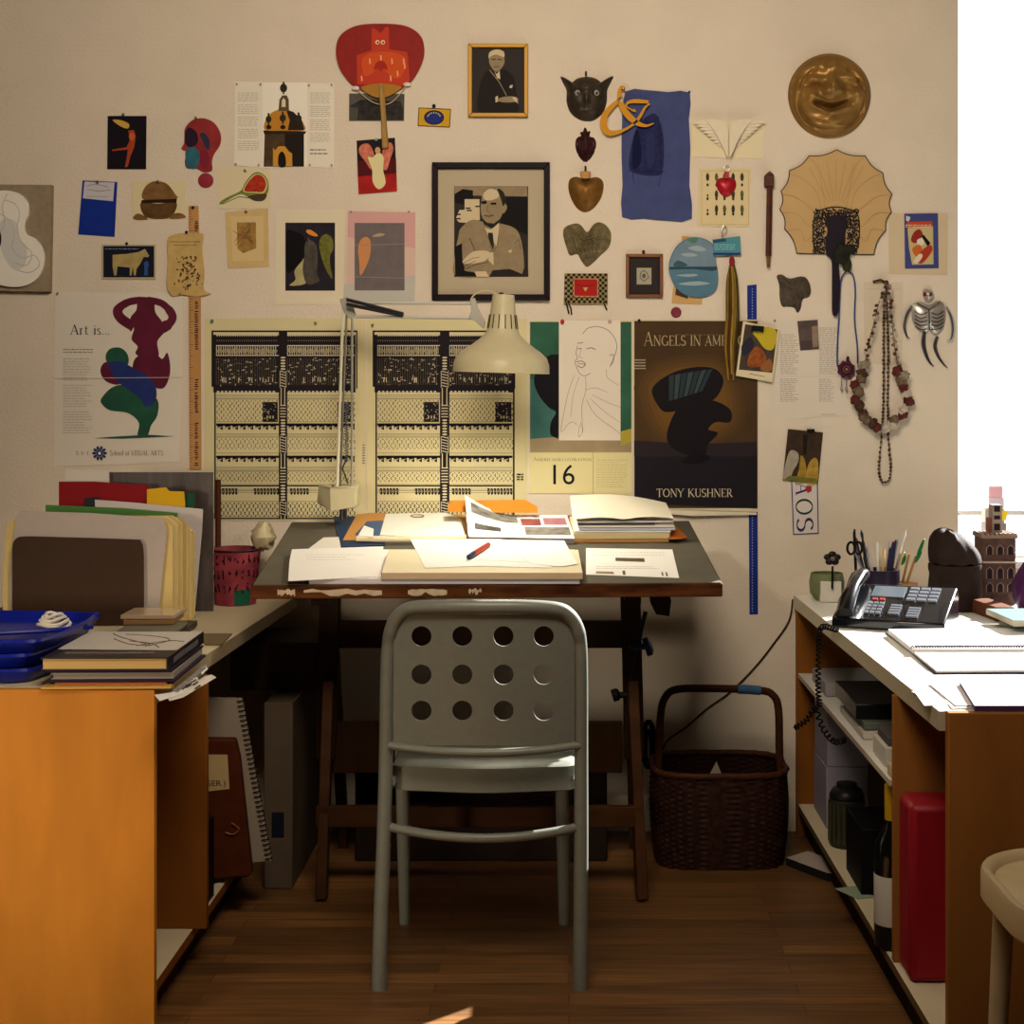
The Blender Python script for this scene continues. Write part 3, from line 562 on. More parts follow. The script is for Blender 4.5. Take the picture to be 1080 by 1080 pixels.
# walnut, fig
WAL = M('7a5a34', .7, var=.35, scale=25, stretch=(1, 1, 2)); s = Sheet(z_([(537, 430), (757, 425), (757, 580), (540, 585)], 0, 80), M('d9cba4')); s.poly(smooth(z_([(580, 500), (585, 460), (610, 435), (640, 428), (680, 440), (712, 480), (718, 500), (640, 512)], 0, 80)), WAL).poly(smooth(z_([(574, 515), (640, 520), (716, 515), (708, 560), (680, 580), (610, 580), (580, 560)], 0, 80)), M('5e4426', .7, var=.3, scale=30)).poly(smooth(z_([(540, 578), (560, 560), (590, 572), (600, 584), (560, 586)], 0, 80)), WAL).poly(smooth(z_([(690, 580), (710, 560), (740, 560), (756, 576), (720, 582)], 0, 80)), WAL).poly(z_([(576, 505), (720, 500), (718, 516), (574, 518)], 0, 80), M('2a1c10')).poly(z_([(630, 430), (645, 426), (655, 436), (640, 436)], 0, 80), WAL)
s.pin(167, 191.5).done('walnut_card', 'cream card with a split walnut picture', 'card')
s = Sheet(z_([(36, 684), (254, 686), (253, 848), (36, 850)], 220, 0), M('d8cba8')); s.poly(smooth(z_([(46, 822), (80, 800), (130, 776), (150, 740), (180, 706), (210, 702), (240, 730), (242, 780), (215, 812), (170, 808), (130, 790), (70, 820), (48, 832)], 220, 0)), M('71803c', var=.2)).poly(smooth(z_([(140, 778), (160, 735), (190, 708), (222, 715), (240, 750), (225, 785), (190, 785)], 220, 0)), M('c9b878')).poly(smooth(z_([(146, 776), (164, 738), (192, 712), (220, 718), (234, 750), (220, 780), (190, 780)], 220, 0)), M('a8341f', var=.4, scale=120)).poly(smooth(z_([(160, 800), (200, 790), (236, 790), (225, 815), (190, 818)], 220, 0)), M('4a3a2c')).line(z_([(55, 830), (125, 800), (170, 806)], 220, 0), .8, M('5a5a34'))
s.pin(259, 180).done('fig_card', 'pale card picturing a halved red fig with stalk', 'card')
s = Sheet(z_([(67, 862), (242, 848), (246, 1085), (78, 1092)], 220, 0), M('cbb079', var=.06)); s.poly(z_([(90, 880), (222, 878), (224, 1060), (98, 1062)], 220, 0), M('d2ba86')).poly(z_([(115, 905), (192, 904), (194, 1010), (140, 1030), (117, 1010)], 220, 0), M('9a7640', var=.35, scale=60))
for a in range(9): s.line(z_([(155+random.uniform(-30, 30), 950+random.uniform(-35, 45)), (155+random.uniform(-60, 60), 970+random.uniform(-35, 35))], 220, 0), .5, M('6b4a22'))
s.pin(260, 223).done('sketch_card', 'yellowed small card with brown smudged sketch', 'card')
# cow picture
r = Sheet(rect(107, 258, 164, 294.5), M('b7a984', .6), t=.003); r.rect(109, 259.5, 162.5, 292.5, M('171c2c')).poly(z_([(458, 728), (520, 724), (566, 716), (590, 704), (607, 732), (600, 738), (585, 736), (570, 765), (556, 785), (552, 812), (545, 812), (540, 775), (535, 812), (528, 812), (528, 780), (478, 775), (474, 812), (464, 812), (458, 775)], 0, 80), M('a8955e', var=.2)).poly(z_([(585, 760), (600, 752), (606, 770), (600, 785), (602, 812), (586, 812), (588, 785)], 0, 80), M('33508a')).greek(111, 261.5, 146, 263.5, 1, M('7d86a0'), .8, 0).pin(134, 257, DK)
r.done('cow_picture', 'small dark blue picture of a pale cow in a cream border', 'picture')
# yardstick, parchment
s = Sheet([(199, 217), (209, 217), (211.5, 300), (212, 495), (200, 495), (199, 300)], M('b98a55', .5, var=.1, scale=10, stretch=(1, 1, .3)), off=.0008, t=.004)
for i in range(90): s.h += 0; s.mb.poly([s.at(x, y, s.h+.0001) for x, y in rect(199.6, 219+i*3, 201.5 if i % 4 else 203.5, 219.5+i*3)], DK)
for y0, y1 in ((233, 243), (318, 325), (328, 368), (400, 410), (414, 436), (446, 462), (466, 484), (488, 492)):
    y = y0
    while y < y1: s.mb.poly([s.at(a, b_, s.h+.0001) for a, b_ in rect(205+random.random(), y, 208+random.random()*1.5, y+1.2)], DK); y += random.uniform(1.7, 2.6)
s.pin(204, 219, DK).done('yardstick', 'narrow wooden yardstick with black lettering hanging beside the silhouette poster', 'ruler')
s = Sheet(smooth(z_([(680, 672), (700, 648), (745, 640), (800, 640), (828, 646), (822, 700), (832, 800), (828, 870), (858, 885), (800, 898), (740, 890), (700, 896), (678, 850), (684, 760)], 0, 80), True, 3), M('c2a468', .7, var=.12, scale=30), off=.006, t=.002)
Zp = lambda p: z_(p, 0, 80)
s.greek(179, 254, 211, 256, 1, g3, .8, 0).greek(183, 257.5, 207, 259.5, 1, g3, .7, 0)
for k in range(70):
    cx_, cy_ = random.gauss(763, 30), random.uniform(735, 860); a = random.random()*6.3; l = random.uniform(6, 20)
    if 695 < cx_ < 818: s.mb.poly([s.at(*p, s.h+.0001) for p in Zp([(cx_, cy_), (cx_+math.cos(a)*l, cy_+math.sin(a)*l), (cx_+math.cos(a+.5)*l*.9+2, cy_+math.sin(a+.5)*l*.9), (cx_+3, cy_+2)])], M('4a3820'))
s.pin(197, 245, DK).done('parchment_drawing', 'curled yellow parchment with two inked figures hung over the yardstick', 'drawing')
# two prints
s = Sheet([(291, 221), (364, 221), (362, 321), (291, 321)], M('ddd2b8')); Zq = lambda p: [(280+x*.15741, 210+y*.15741) for x, y in p]
s.poly(Zq([(133, 158), (466, 158), (466, 614), (133, 614)]), M('262129', var=.3, scale=15)).poly(smooth(Zq([(140, 230), (190, 215), (260, 260), (265, 380), (200, 460), (140, 480)])), M('0f0d10')).poly(smooth(Zq([(162, 578), (200, 540), (195, 480), (240, 420), (262, 400), (300, 470), (280, 550), (240, 575)])), M('a9a172', var=.2)).poly(smooth(Zq([(265, 300), (300, 275), (340, 310), (350, 400), (345, 500), (360, 550), (280, 570), (250, 480), (260, 380)])), M('4c4740', var=.3, scale=50)).poly(smooth(Zq([(360, 320), (370, 260), (405, 235), (445, 260), (455, 330), (430, 400), (448, 530), (420, 500), (385, 420)])), M('6b6a2e', var=.35, scale=80)).poly(smooth(Zq([(272, 212), (300, 205), (350, 240), (335, 250), (290, 235)])), M('d08a3c')).line(Zq([(285, 260), (300, 300)]), 1, M('6a5a54'))
s.done('art_print', 'white-bordered print of a dark crouching angel with green wing and halo', 'print')
s = Sheet([(366, 222), (439, 223), (438, 318), (362, 320)], M('d8c6b2'), off=.0022); s.poly([(367, 222.8), (438, 224), (438, 262), (366.5, 250)], M('cf9f9c')).poly([(366.5, 250), (438, 262), (438, 290), (365, 300)], M('d3b6a8')).poly([(363, 300), (438, 290), (437, 318), (362, 320)], M('b9b8ae')).poly(Zq([(597, 160), (932, 160), (932, 612), (597, 612)]), M('6d6464', var=.1)).poly(smooth(Zq([(620, 330), (640, 270), (680, 253), (705, 290), (700, 380), (670, 460), (635, 510), (628, 420)])), M('c98a58')).poly(smooth(Zq([(715, 250), (760, 228), (800, 235), (770, 250)])), M('b0987c')).line(Zq([(597, 310), (932, 300)]), .6, M('8f8884')).line(Zq([(597, 520), (932, 530)]), .6, M('8f8884')).pin(*Zq([(575, 85)])[0], None, 1.2).pin(*Zq([(962, 85)])[0], None, 1.2)
s.done('art_print', 'print on pink and grey paper with an orange wing, the fainter of two', 'print')
# 'Art is...' poster: abstract overlapping colour forms
s = Sheet([(58, 308), (192, 309), (193, 400), (189, 487), (130, 490), (57, 492)], M('dcd3c4', .75), off=.0006)
Za = lambda p: z_(p, 0, 280)
MAR = M('5d1f33', .6, var=.18, scale=16); BLU = M('27336e', .6, var=.18, scale=16); GRN = M('26513f', .6, var=.2, scale=16)
def band(pts, w): # thick rounded stroke as a polygon
    L = []; R = []
    for i, (x, y) in enumerate(pts):
        a = pts[max(0, i-1)]; b = pts[min(len(pts)-1, i+1)]; l = math.hypot(b[0]-a[0], b[1]-a[1]); nx, ny = -(b[1]-a[1])/l*w[i], (b[0]-a[0])/l*w[i]
        L.append((x+nx, y+ny)); R.append((x-nx, y-ny))
    return L+R[::-1]
s.poly(Za(smooth([(552, 360), (560, 330), (535, 300), (545, 255), (530, 215), (555, 180), (560, 135), (590, 128), (625, 140), (632, 190), (660, 230), (668, 270), (640, 310), (645, 370), (600, 385)], True, 4)), MAR)
s.poly(Za(band(smooth([(575, 140), (520, 150), (480, 180), (492, 215), (545, 250)], False, 5), [14, 14, 14, 15, 15, 15, 16, 16, 17, 18, 20, 20, 20, 20, 20, 20, 20, 20, 20, 20, 24])), MAR).poly(Za(band(smooth([(600, 140), (660, 155), (700, 200), (690, 235), (640, 265)], False, 5), [14]*8+[17]*8+[22]*5)), MAR)
s.poly(Za(smooth([(560, 370), (630, 360), (660, 380), (680, 355), (692, 400), (690, 450), (670, 495), (640, 500), (600, 480), (545, 450), (540, 405)], True, 4)), MAR).poly(Za(smooth([(430, 365), (450, 338), (490, 335), (518, 360), (522, 400), (490, 420), (440, 400)], True, 4)), GRN).poly(Za(smooth([(408, 430), (425, 395), (470, 395), (500, 420), (510, 460), (480, 485), (430, 470)], True, 4)), MAR)
s.poly(Za(smooth([(410, 545), (450, 500), (500, 485), (570, 500), (640, 545), (640, 610), (615, 650), (600, 690), (560, 692), (565, 640), (520, 600), (450, 590), (420, 570)], True, 4)), GRN).poly(Za(smooth([(440, 400), (490, 390), (530, 410), (600, 450), (635, 500), (630, 555), (590, 575), (570, 540), (500, 490), (470, 460)], True, 4)), BLU)
s.poly(Za([(380, 703), (450, 697), (520, 693), (600, 688), (710, 695), (620, 700), (500, 705)]), GRN)
s.text('Art is...', *Za([(284, 240)])[0], *Za([(446, 282)])[0], M('3b4254'), 'serif').greek(66.5, 367, 99, 373, 2, M('8b8278'), .9, .2).greek(66.5, 377, 98, 458, 29, M('9c9489'), .55, .3, 10)
s.text('S V I', 80, 476, 93, 480, M('6a6054'), 'serif').text('School of VISUAL ARTS'.replace('V', 'V'), 116, 475, 172, 480.5, M('6a6054'), 'serif')
for i in range(10):
    a = 2*PI*i/10; s.poly(oval(105+5.6*math.cos(a), 478+5.6*math.sin(a), 2.4, 1.5, 8, a), M('2c3f66'))
s.poly(oval(105, 478, 3.4, 3.4, 14), M('2c3f66')).poly(oval(105, 478, 1.6, 1.6, 10), WHITE).line([(59, 399), (192, 398)], .5, M('cfc5b4')).pin(61, 309.5, None, 1.2).pin(190, 310, None, 1.2)
s.done('silhouette_poster', 'white poster lettered Art is... with maroon, blue and green shapes', 'poster')
# pattern charts
CHP = M('d3c89c', .75); CHI = M('221d22', .65); CHL = M('cfc4a4', .7); CHG = M('b8ad86', .7); CHM = M('6f6650', .7)
def chart(paper, X0, X1, XS0, XS1, XB, label):
    """pattern chart: left block X0..XS0, centre strip XS0..XS1, right block XS1..X1"""
    s = Sheet(paper, CHP); T = 349
    s.many([rect(X0-4, T-.5, X1+2, T+1.3), rect(X0-4, T, X0-2, 408), rect(X1+.6, T, X1+2, 410), rect(X0-4, 406, X0+.5, 408), rect(X0-1, 408, X0+.6, 547), rect(XB[0], 409, XB[0]+1.3, XB[1]), rect(X0, 546, X1, 547.6)], CHI)
    bl = [(X0+1, XS0), (XS1, X1-1)]
    s.many([rect(X0-2, 353, X1, 414)], CHI); s.many([rect(a, 352, b, 353.6) for a, b in bl], CHL)
    dark = []; lite = []; mid = []
    for a, b in bl:
        n = int((b-a)/2.4)
        for i in range(n):
            x = a+i*2.4; lite.append([(x, 353.4), (x+2, 353.4), (x+1, 355.2)]); mid.append(rect(x+.4, 358.5, x+1.5, 360))
            lite.append(rect(x, 365, x+.7, 375)); lite.append(rect(x+1.4, 366+random.random()*3, x+1.9, 371+random.random()*3))
        lite += [rect(a, 364, b, 365), rect(a, 374.4, b, 375.4)]
        for i in range(95):
            x, y = random.uniform(a, b-3), random.uniform(377, 406); w_, h_ = random.choice(((2.2, .7), (.6, 2), (1, 1), (3, .5))); (lite if random.random() < .6 else mid).append(rect(x, y, x+w_, y+h_))
        for i in range(12): x = random.uniform(a, b-2); lite.append(rect(x, 398, x+.8, 398+random.uniform(2, 6)))
        for j in range(n): mid.append(rect(a+j*2.4, 378, a+j*2.4+.35, 406))
        # lighter registers
        for k in range(int((b-a)/4.2)): lite.append(oval(a+2+k*4.2, 413.6, 1.5, 1.6, 8))
    s.many(mid, CHM); s.many(lite, CHL)
    regs = [(414, 446, 422, 444, 5), (455, 479, 462, 474, 4), (490, 512, 498, 508, 3.4), (513.5, 546, 530, 545, 4)]
    for a, b in bl: s.many([rect(a, r[0], b, r[1]) for r in regs], CHP)
    sp = []; d2 = []
    for a, b in bl:
        for (r0, r1, z0, z1, st) in regs:
            for yy in (r0+2.2, r0+5.6, r1-1.5):
                x = a
                while x < b: sp.append(rect(x, yy, min(b, x+1.3), yy+.7)); x += 1.9
            d2 += [rect(a, r0+3.8, b, r0+4.2), rect(a, z0-1.3, b, z0-.8)]
            x = a; j = 0
            while x < b-1:
                nr = int((z1-z0)/3.1)
                for t in range(nr):
                    y = z0+(t+.5)*(z1-z0)/nr+(.9 if (j+t) % 2 else -.9); sg = 1 if (j//2+t) % 2 else -1
                    w_ = .95 if r0 < 510 else 1.5
                    (d2 if r0 > 510 or random.random() < .4 else sp).append([(x, y-sg*.9), (x+w_, y-sg*.9+.2), (x+2.1, y+sg*.9), (x+1.1, y+sg*.9)])
                x += 2.25; j += 1
    s.many(sp, M('7d7352', .7)); s.many(d2, M('3a332c', .7))
    dk = []; lt = []
    for a, b in bl:
        dk += [rect(a, 446.5, b, 449), rect(a, 480.5, b, 483), rect(a, 511.6, b, 513)]
        for y in (448, 482):
            x = a+1
            while x < b-4: dk.append([(x, y), (x+6, y), (x+6, y+5.5), (x+3.4, y+4.6), (x+3, y+2.6), (x+1.4, y+2.2), (x+1, y+5)]); lt.append(oval(x+4, y+2.4, 1, .7, 6)); x += 8
        for k, (u, v) in enumerate(((.04, .30), (.6, .98))):
            x = a+(b-a)*u
            while x < a+(b-a)*v: dk.append([(x, 515), (x+2.6, 515), (x+2.8, 521), (x+1.4, 522), (x+.3, 520.5)]); lt.append(rect(x+.9, 517, x+1.5, 519.3)); x += 3.4
    for a, b in bl:
        dk.append(rect(b-17, 424, b-1, 445)) if a == X0+1 else dk.append(rect(b-18, 424, b-1, 445))
    s.many(dk, CHI); q2 = []
    for a, b in bl:
        for i in range(24): x, y = random.uniform(b-17, b-3), random.uniform(425, 444); q2.append(rect(x, y, x+1.2, y+.7))
        for i in range(3): x = b-12+i*3; q2.append(oval(x, 440, .8, 2, 6))
    s.many(lt+q2, CHG)
    # centre strip
    s.rect(XS0, 350, XS1, 546, CHI); st = []
    for y in range(376, 545, 3):
        k = (y//17) % 4
        if k == 0: st += [rect(XS0+2, y, XS0+3, y+3), rect(XS1-3.2, y, XS1-2.2, y+3)]
        elif k == 1: st.append(rect(XS0+1.5, y, XS1-1.5, y+1.1))
        elif k == 2: st += [oval((XS0+XS1)/2, y+1.2, 2.8, 1, 8)]
        else: st += [rect(XS0+1, y, XS0+1.6, y+3), rect(XS1-1.6, y, XS1-1, y+3), [(XS0+2, y), (XS1-2, y+1.5), (XS1-2, y+2.4), (XS0+2, y+1)]]
    s.many(st, CHL)
    return s, label
s, l = chart([(216, 336), (300, 335.5), (386, 336), (386, 549), (215, 549)], 227, 375, 294, 303, (359, 540), '')
s.greek(382, 468, 385, 490, 8, CHM, 1, 0).pin(224, 338.5, M('5a7a5a'), 1.8).pin(333, 340.5).done('pattern_chart', 'black and cream pattern chart to the left, behind the lamp post', 'chart')
s, l = chart([(387, 336), (470, 336), (556, 336), (556, 549), (387, 549)], 397, 541.5, 464, 474, (541.5, 549), '')
s.line([(541.7, 350), (541.7, 549)], 1.5, CHI).greek(545, 499, 552, 507, 3, CHI, 1.5, 0).pin(393, 343, M('8a6a3a')).done('pattern_chart', 'black and cream pattern chart to the right, behind the lamp shade', 'chart')
# calendar, face drawing
s = Sheet([(558, 339), (667, 338), (666, 522), (558, 520)], M('d4c998')); Zc = lambda p: z_(p, 550, 300)
s.rect(559, 339.5, 666, 477, M('2f5a46', var=.25, scale=10)).poly([(559, 400), (600, 395), (600, 465), (559, 465)], M('3f6d68', var=.25, scale=10)).poly([(559, 463), (666, 455), (666, 477), (559, 477)], M('9b8a6c', var=.15, scale=12)).poly([(655, 455), (666, 452), (666, 466), (655, 470)], M('a89a3a'))
s.poly(Zc(smooth([(155, 285), (110, 290), (70, 340), (50, 390), (70, 450), (110, 500), (140, 520), (120, 560), (118, 610), (150, 628)], False, 4)), M('17141a'))
s.rect(558.5, 477, 666, 520.5, M('d6cb98')).line([(625.5, 477), (625.5, 521)], .7, M('a89c70')).line([(558.5, 477), (666, 477)], .6, M('a89c70')).greek(629, 484, 662, 515, 12, M('b0a272'), .5, .3)
s.text('AMERICANILLUSTRATION', 562, 482.3, 624, 486.3, M('6a6048'), 'serif', tall='A').text('16', 583.5, 490, 606, 511, INK)
s.done('wall_calendar', 'calendar page with a large 16 under a green and black picture', 'calendar')
s = Sheet(rect(589.5, 338, 654.5, 464.5), M('e0d6c6', .7), off=.003); GR = M('a5978a', .7); GR2 = M('6d5f55', .7)
for pts, w_, m_ in (([(250, 200), (270, 178), (310, 172), (350, 185), (380, 220), (388, 260), (372, 305), (360, 335)], .6, GR2), ([(228, 250), (222, 280), (228, 300), (218, 312), (222, 330), (235, 360), (255, 372), (280, 362)], .55, GR2), ([(228, 240), (250, 236)], .7, GR2), ([(265, 262), (285, 258), (300, 265)], .8, GR2), ([(230, 262), (244, 260)], .7, GR2), ([(224, 315), (245, 312), (260, 325), (245, 338), (228, 330)], .8, M('8a5a4e')), ([(230, 322), (258, 325)], .6, GR2), ([(244, 260), (236, 295), (250, 298)], .5, GR), ([(358, 290), (372, 285), (375, 310), (362, 330)], .6, GR2), ([(345, 345), (350, 380), (395, 410)], .5, GR), ([(215, 370), (190, 440), (165, 560), (160, 600)], .5, GR), ([(235, 375), (210, 450), (200, 540)], .4, GR), ([(260, 375), (262, 430), (245, 500), (250, 600)], .5, GR), ([(240, 560), (248, 600), (232, 620), (236, 570)], .5, GR), ([(265, 470), (300, 530), (380, 590), (402, 610)], .5, GR), ([(280, 465), (340, 520), (400, 560)], .4, GR), ([(290, 450), (350, 480), (402, 500)], .4, GR), ([(260, 430), (300, 420), (350, 440)], .4, GR), ([(165, 600), (200, 560), (225, 570)], .4, GR)):
    s.line(smooth(Zc(pts), False, 3), w_, m_)
s.pin(593, 339, M('b02a20'), 2.2).pin(643, 339, M('c9a89a'), 2)
s.done('face_drawing', 'tall white sheet with a line drawing of a bald man over the calendar', 'drawing')
# theatre poster
s = Sheet([(667, 337), (801, 337), (799, 540), (667, 535)], M('cfc3a8', .7), off=.0015)
PB = M('46341f', .6, var=.15, scale=6); s.rect(669, 338.5, 799, 536, PB)
s.poly([(669, 466), (720, 474), (770, 468), (799, 474), (799, 536.5), (669, 531)], M('1f1b22', .6, var=.12, scale=8))
for k, hx_ in ((1.22, '4c3820'), (1.12, '533d21'), (1.02, '5a4122'), (.92, '634722'), (.8, '6b4c23')):
    s.poly(Zc([(695+(a-695)*k, 470+(b_-470)*k) for a, b_ in smooth([(500, 430), (560, 350), (680, 320), (800, 330), (860, 420), (870, 540), (820, 600), (700, 640), (560, 600)], True, 4)]), M(hx_, .6))
s.poly(Zc([(458, 635), (700, 650), (958, 640), (958, 700), (458, 700)]), M('2b2428', .6))
BW = M('191519', .6); s.poly(Zc(smooth([(530, 432), (570, 385), (640, 350), (720, 335), (790, 345), (822, 390), (800, 450), (760, 480), (700, 495), (600, 520), (560, 500)], True, 4)), BW)
s.poly(Zc(smooth([(640, 500), (720, 470), (790, 475), (850, 510), (848, 560), (790, 560), (760, 590), (800, 605), (760, 650), (740, 700), (660, 690), (600, 650), (595, 590)], True, 4)), BW)
s.poly(Zc(smooth([(650, 720), (700, 690), (770, 700), (750, 720), (690, 730)], True, 4)), M('151216'))
for i in range(7): s.poly(Zc([(600+i*26, 372-i*4), (622+i*26, 366-i*4), (615+i*20, 470-i*6), (600+i*20, 475-i*6)]), M('38474a' if i % 2 else '2c383e', .6))
s.text('ANGELS IN AMERICA', *Zc([(497, 192)])[0], 793, 365, M('b5a07a'), 'serif', tall='A').text('TONY KUSHNER', *Zc([(549, 830)])[0], *Zc([(860, 866)])[0], M('cfc2a2'), 'serif').greek(712, 352, 765, 354, 1, M('7d6a44'), .7, 0)
s.many([rect(669, 379, 681, 380.4), rect(669, 382, 681, 383.2), rect(669, 385, 681, 386.4), rect(669, 388, 681, 389.2)], M('a0927a'))
s.pin(674, 338, DK).done('theatre_poster', 'dark brown theatre poster with a black winged shape and author name', 'poster')
q = MB(); q.prism([P(667, 536, WY-.0027), P(798, 540.5, WY-.0027), P(798, 543, WY-.012), P(730, 544, WY-.018), P(690, 541, WY-.012), P(667, 538, WY-.0027)], (0, -.0008, 0), M('cfc6b0')); q.build('curled_edge', bpy.data.objects['theatre_poster'])
# blue tape
TB = M('1c2f7c', .5, var=.08, scale=40)
s = Sheet([(788, 301), (798, 300), (799.5, 648), (790.5, 648)], TB, off=.0002, t=.0008)
for y in list(range(304, 336, 3))+list(range(545, 646, 3)): s.mb.poly([s.at(a, b, s.h+.0001) for a, b in rect(793, y, 794, y+1.3)], M('8fa0c8'))
s.done('blue_strip', 'long narrow blue measuring strip hanging behind the theatre poster', 'strip')
# ============================================================ right half of the wall
random.seed(21)
Zm = lambda p: z_(p, 570, 40)     # zoom frame of the milagros
IRON = M('4a4238', .4, .6, var=.25, scale=40); GOLDM = M('7a5524', .45, .45, var=.25, scale=50)
def hook(parent, px, py, m=None):
    q = MB(); q.tube([P(px, py+3, WY-.004), P(px, py+1, WY-.008), P(px, py-1.5, WY-.004)], .0028, m or IRON, 8); q.build('hanging_loop', parent)
# horned mask
mo = smooth(Zm([(82, 158), (105, 165), (125, 182), (150, 165), (188, 158), (225, 165), (252, 182), (270, 165), (297, 156), (285, 185), (272, 215), (270, 260), (255, 305), (220, 335), (188, 340), (155, 332), (122, 305), (106, 260), (106, 215), (92, 185)]), True, 4)
def hm(x, y, t):
    u, v = (x-618.5)/20, (y-103)/22
    return max(0, .028*(1-t**3) + .007*gs(x, y, 618.5, 106, 3, 8) + .006*gs(x, y, 618.5, 94, 12, 3) - .008*gs(x, y, 609, 98, 3, 3) - .008*gs(x, y, 629, 98, 3, 3) + .003*gs(x, y, 618.5, 119, 7, 3)-.004*gs(x, y, 618.5, 115, 7, 1.2))
q = MB(); relief(q, mo, (618.5, 101), hm, M('3d352b', .42, .45, var=.35, scale=50), depth=1)
mk = q.build('cat_mask', label='dark metal cat face mask with pointed ears', cat='mask')
hook(mk, 618, 77)
for x in (609.2, 629): q = MB(); q.ell(P(x, 98, WY-.022), (.0075, .004, .009), M('8d8c80', .2)); q.ell(P(x+.5, 98.3, WY-.026), (.003, .002, .004), BLK, n=8); q.build('eye', mk)
# flaming heart
ho = smooth(Zm([(140, 430), (150, 405), (165, 398), (160, 385), (172, 380), (182, 362), (192, 380), (204, 378), (202, 400), (220, 408), (227, 430), (222, 460), (205, 490), (182, 506), (160, 488), (146, 460)]), True, 4)
q = MB(); relief(q, ho, (617.5, 153), lambda x, y, t: .012*(1-t**2.5)+.0012*math.sin(x*2.4), M('35181a', .35, .3, var=.3, scale=60)); q.build('flaming_heart', label='small dark red heart ornament with a flame top, below the cat mask', cat='ornament')
ho = smooth(Zm([(113, 608), (120, 575), (145, 565), (170, 572), (184, 582), (200, 572), (228, 566), (252, 580), (257, 610), (245, 655), (215, 695), (182, 710), (150, 695), (125, 655)]), True, 4)
q = MB(); relief(q, ho, (618, 202), lambda x, y, t: .022*(1-t**2.2)-.002*gs(x, y, 618, 200, 7, 12)+.003*gs(x, y, 618, 200, 4, 9), GOLDM); gh = q.build('gold_heart', label='brown gold puffed heart ornament with a square top, middle of the heart column', cat='ornament')
q = MB(); q.prism([P(x, y, WY-.006) for x, y in Zm([(162, 545), (204, 545), (200, 575), (166, 575)])], (0, -.012, 0), GOLDM); q.build('neck_plate', gh, bevel=.0015); hook(gh, 617.5, 177)
# dried heart
ho = smooth(Zm([(92, 800), (100, 770), (140, 755), (165, 762), (190, 790), (215, 760), (240, 750), (270, 765), (288, 800), (280, 850), (245, 885), (215, 915), (188, 932), (165, 905), (150, 880), (120, 885), (105, 850)]), True, 4)
r1 = [random.uniform(-.3, .3) for _ in range(400)]
q = MB(); relief(q, ho, (619, 256), lambda x, y, t: max(0, .012*(1-t**3)+.005*math.sin(x*1.1+y*.7)*math.sin(y*1.3-x*.5)*(1-t*t)+.002*math.sin(x*3.1)*math.sin(y*2.9)), M('6d6146', .9, var=.35, scale=60, bump=1.0)); q.build('dried_heart', label='shaggy grey brown heart of dried stalks', cat='ornament')
# checked textile with red pouch
s = Sheet(Zm([(98, 958), (274, 958), (274, 1085), (94, 1085)]), M('8b7b52', .9), off=.001, t=.004); q2 = []
for i in range(16):
    for j in range(11):
        if (i+j) % 2: q2.append(rect(595.5+i*2.8, 288.4+j*2.85, 598.3+i*2.8, 291.2+j*2.85))
s.many([[(max(595, min(641, a)), b) for a, b in p] for p in q2], BLK).poly(Zm([(138, 985), (148, 978), (230, 980), (234, 1050), (136, 1052)]), M('a3231f', .7)).line(Zm([(136, 980), (234, 980), (232, 1052), (136, 1050)]), .8, M('c98d6a'), True).line(Zm([(142, 1000), (180, 1012), (228, 1002)]), .6, M('6e1513')).poly(Zm([(173, 1015), (193, 1015), (183, 1032)]), M('b9a25a'))
o = s.done('checked_textile', 'small black checked textile with a red pouch motif and cord tassels', 'textile')
for pts in ([(596, 316), (598, 322), (600, 331)], [(599, 318), (602, 325), (603, 332)], [(636, 318), (638, 322), (640, 327)]): q = MB(); q.tube([P(a, b, WY-.004) for a, b in pts], .0022, BLK, 6); q.build('tassel', o)
# ampersand
YO = M('c48a1d', .5); amp = MB()
def ribbon(pts, ws, y, m, th=.004):
    s2 = smooth(pts, False, 6); w2 = smooth([(a, 0) for a in ws], False, 6); amp.prism([P(a, b, y) for a, b in band(s2, [a for a, _ in w2])], (0, -th, 0), m)
ribbon(Zm([(440, 262), (395, 258), (360, 262), (350, 280), (385, 300), (380, 290)]), [1.6, 2.2, 1.6, .8, .8, .6], WY-.012, YO)
ribbon(Zm([(445, 268), (425, 285), (405, 320), (385, 345), (350, 370), (310, 385), (275, 385), (256, 355), (262, 315), (290, 280), (330, 245), (358, 215), (352, 196), (335, 194), (322, 215), (322, 245), (335, 285), (360, 320), (395, 348), (430, 358), (460, 348)]), [.8, 1.2, 1.6, 1.4, 1.3, 2.2, 3.2, 3.6, 3.2, 2.6, 1.6, 1.1, 1, 1.2, 1.8, 2.6, 3.2, 3.4, 2.6, 1.3, .6], WY-.0165, YO)
ao = amp.build('ampersand', label='yellow cut-out ampersand pinned over the blue cloth corner', cat='ornament')
q = MB(); q.lathe(P(657.5, 93.5, WY-.0208), [(0, 0), (.004, 0), (.005, .003), (.003, .007), (0, .008)], M('b08a2a', .3, .8), 10, rot(PI/2)); q.build('pin', ao)
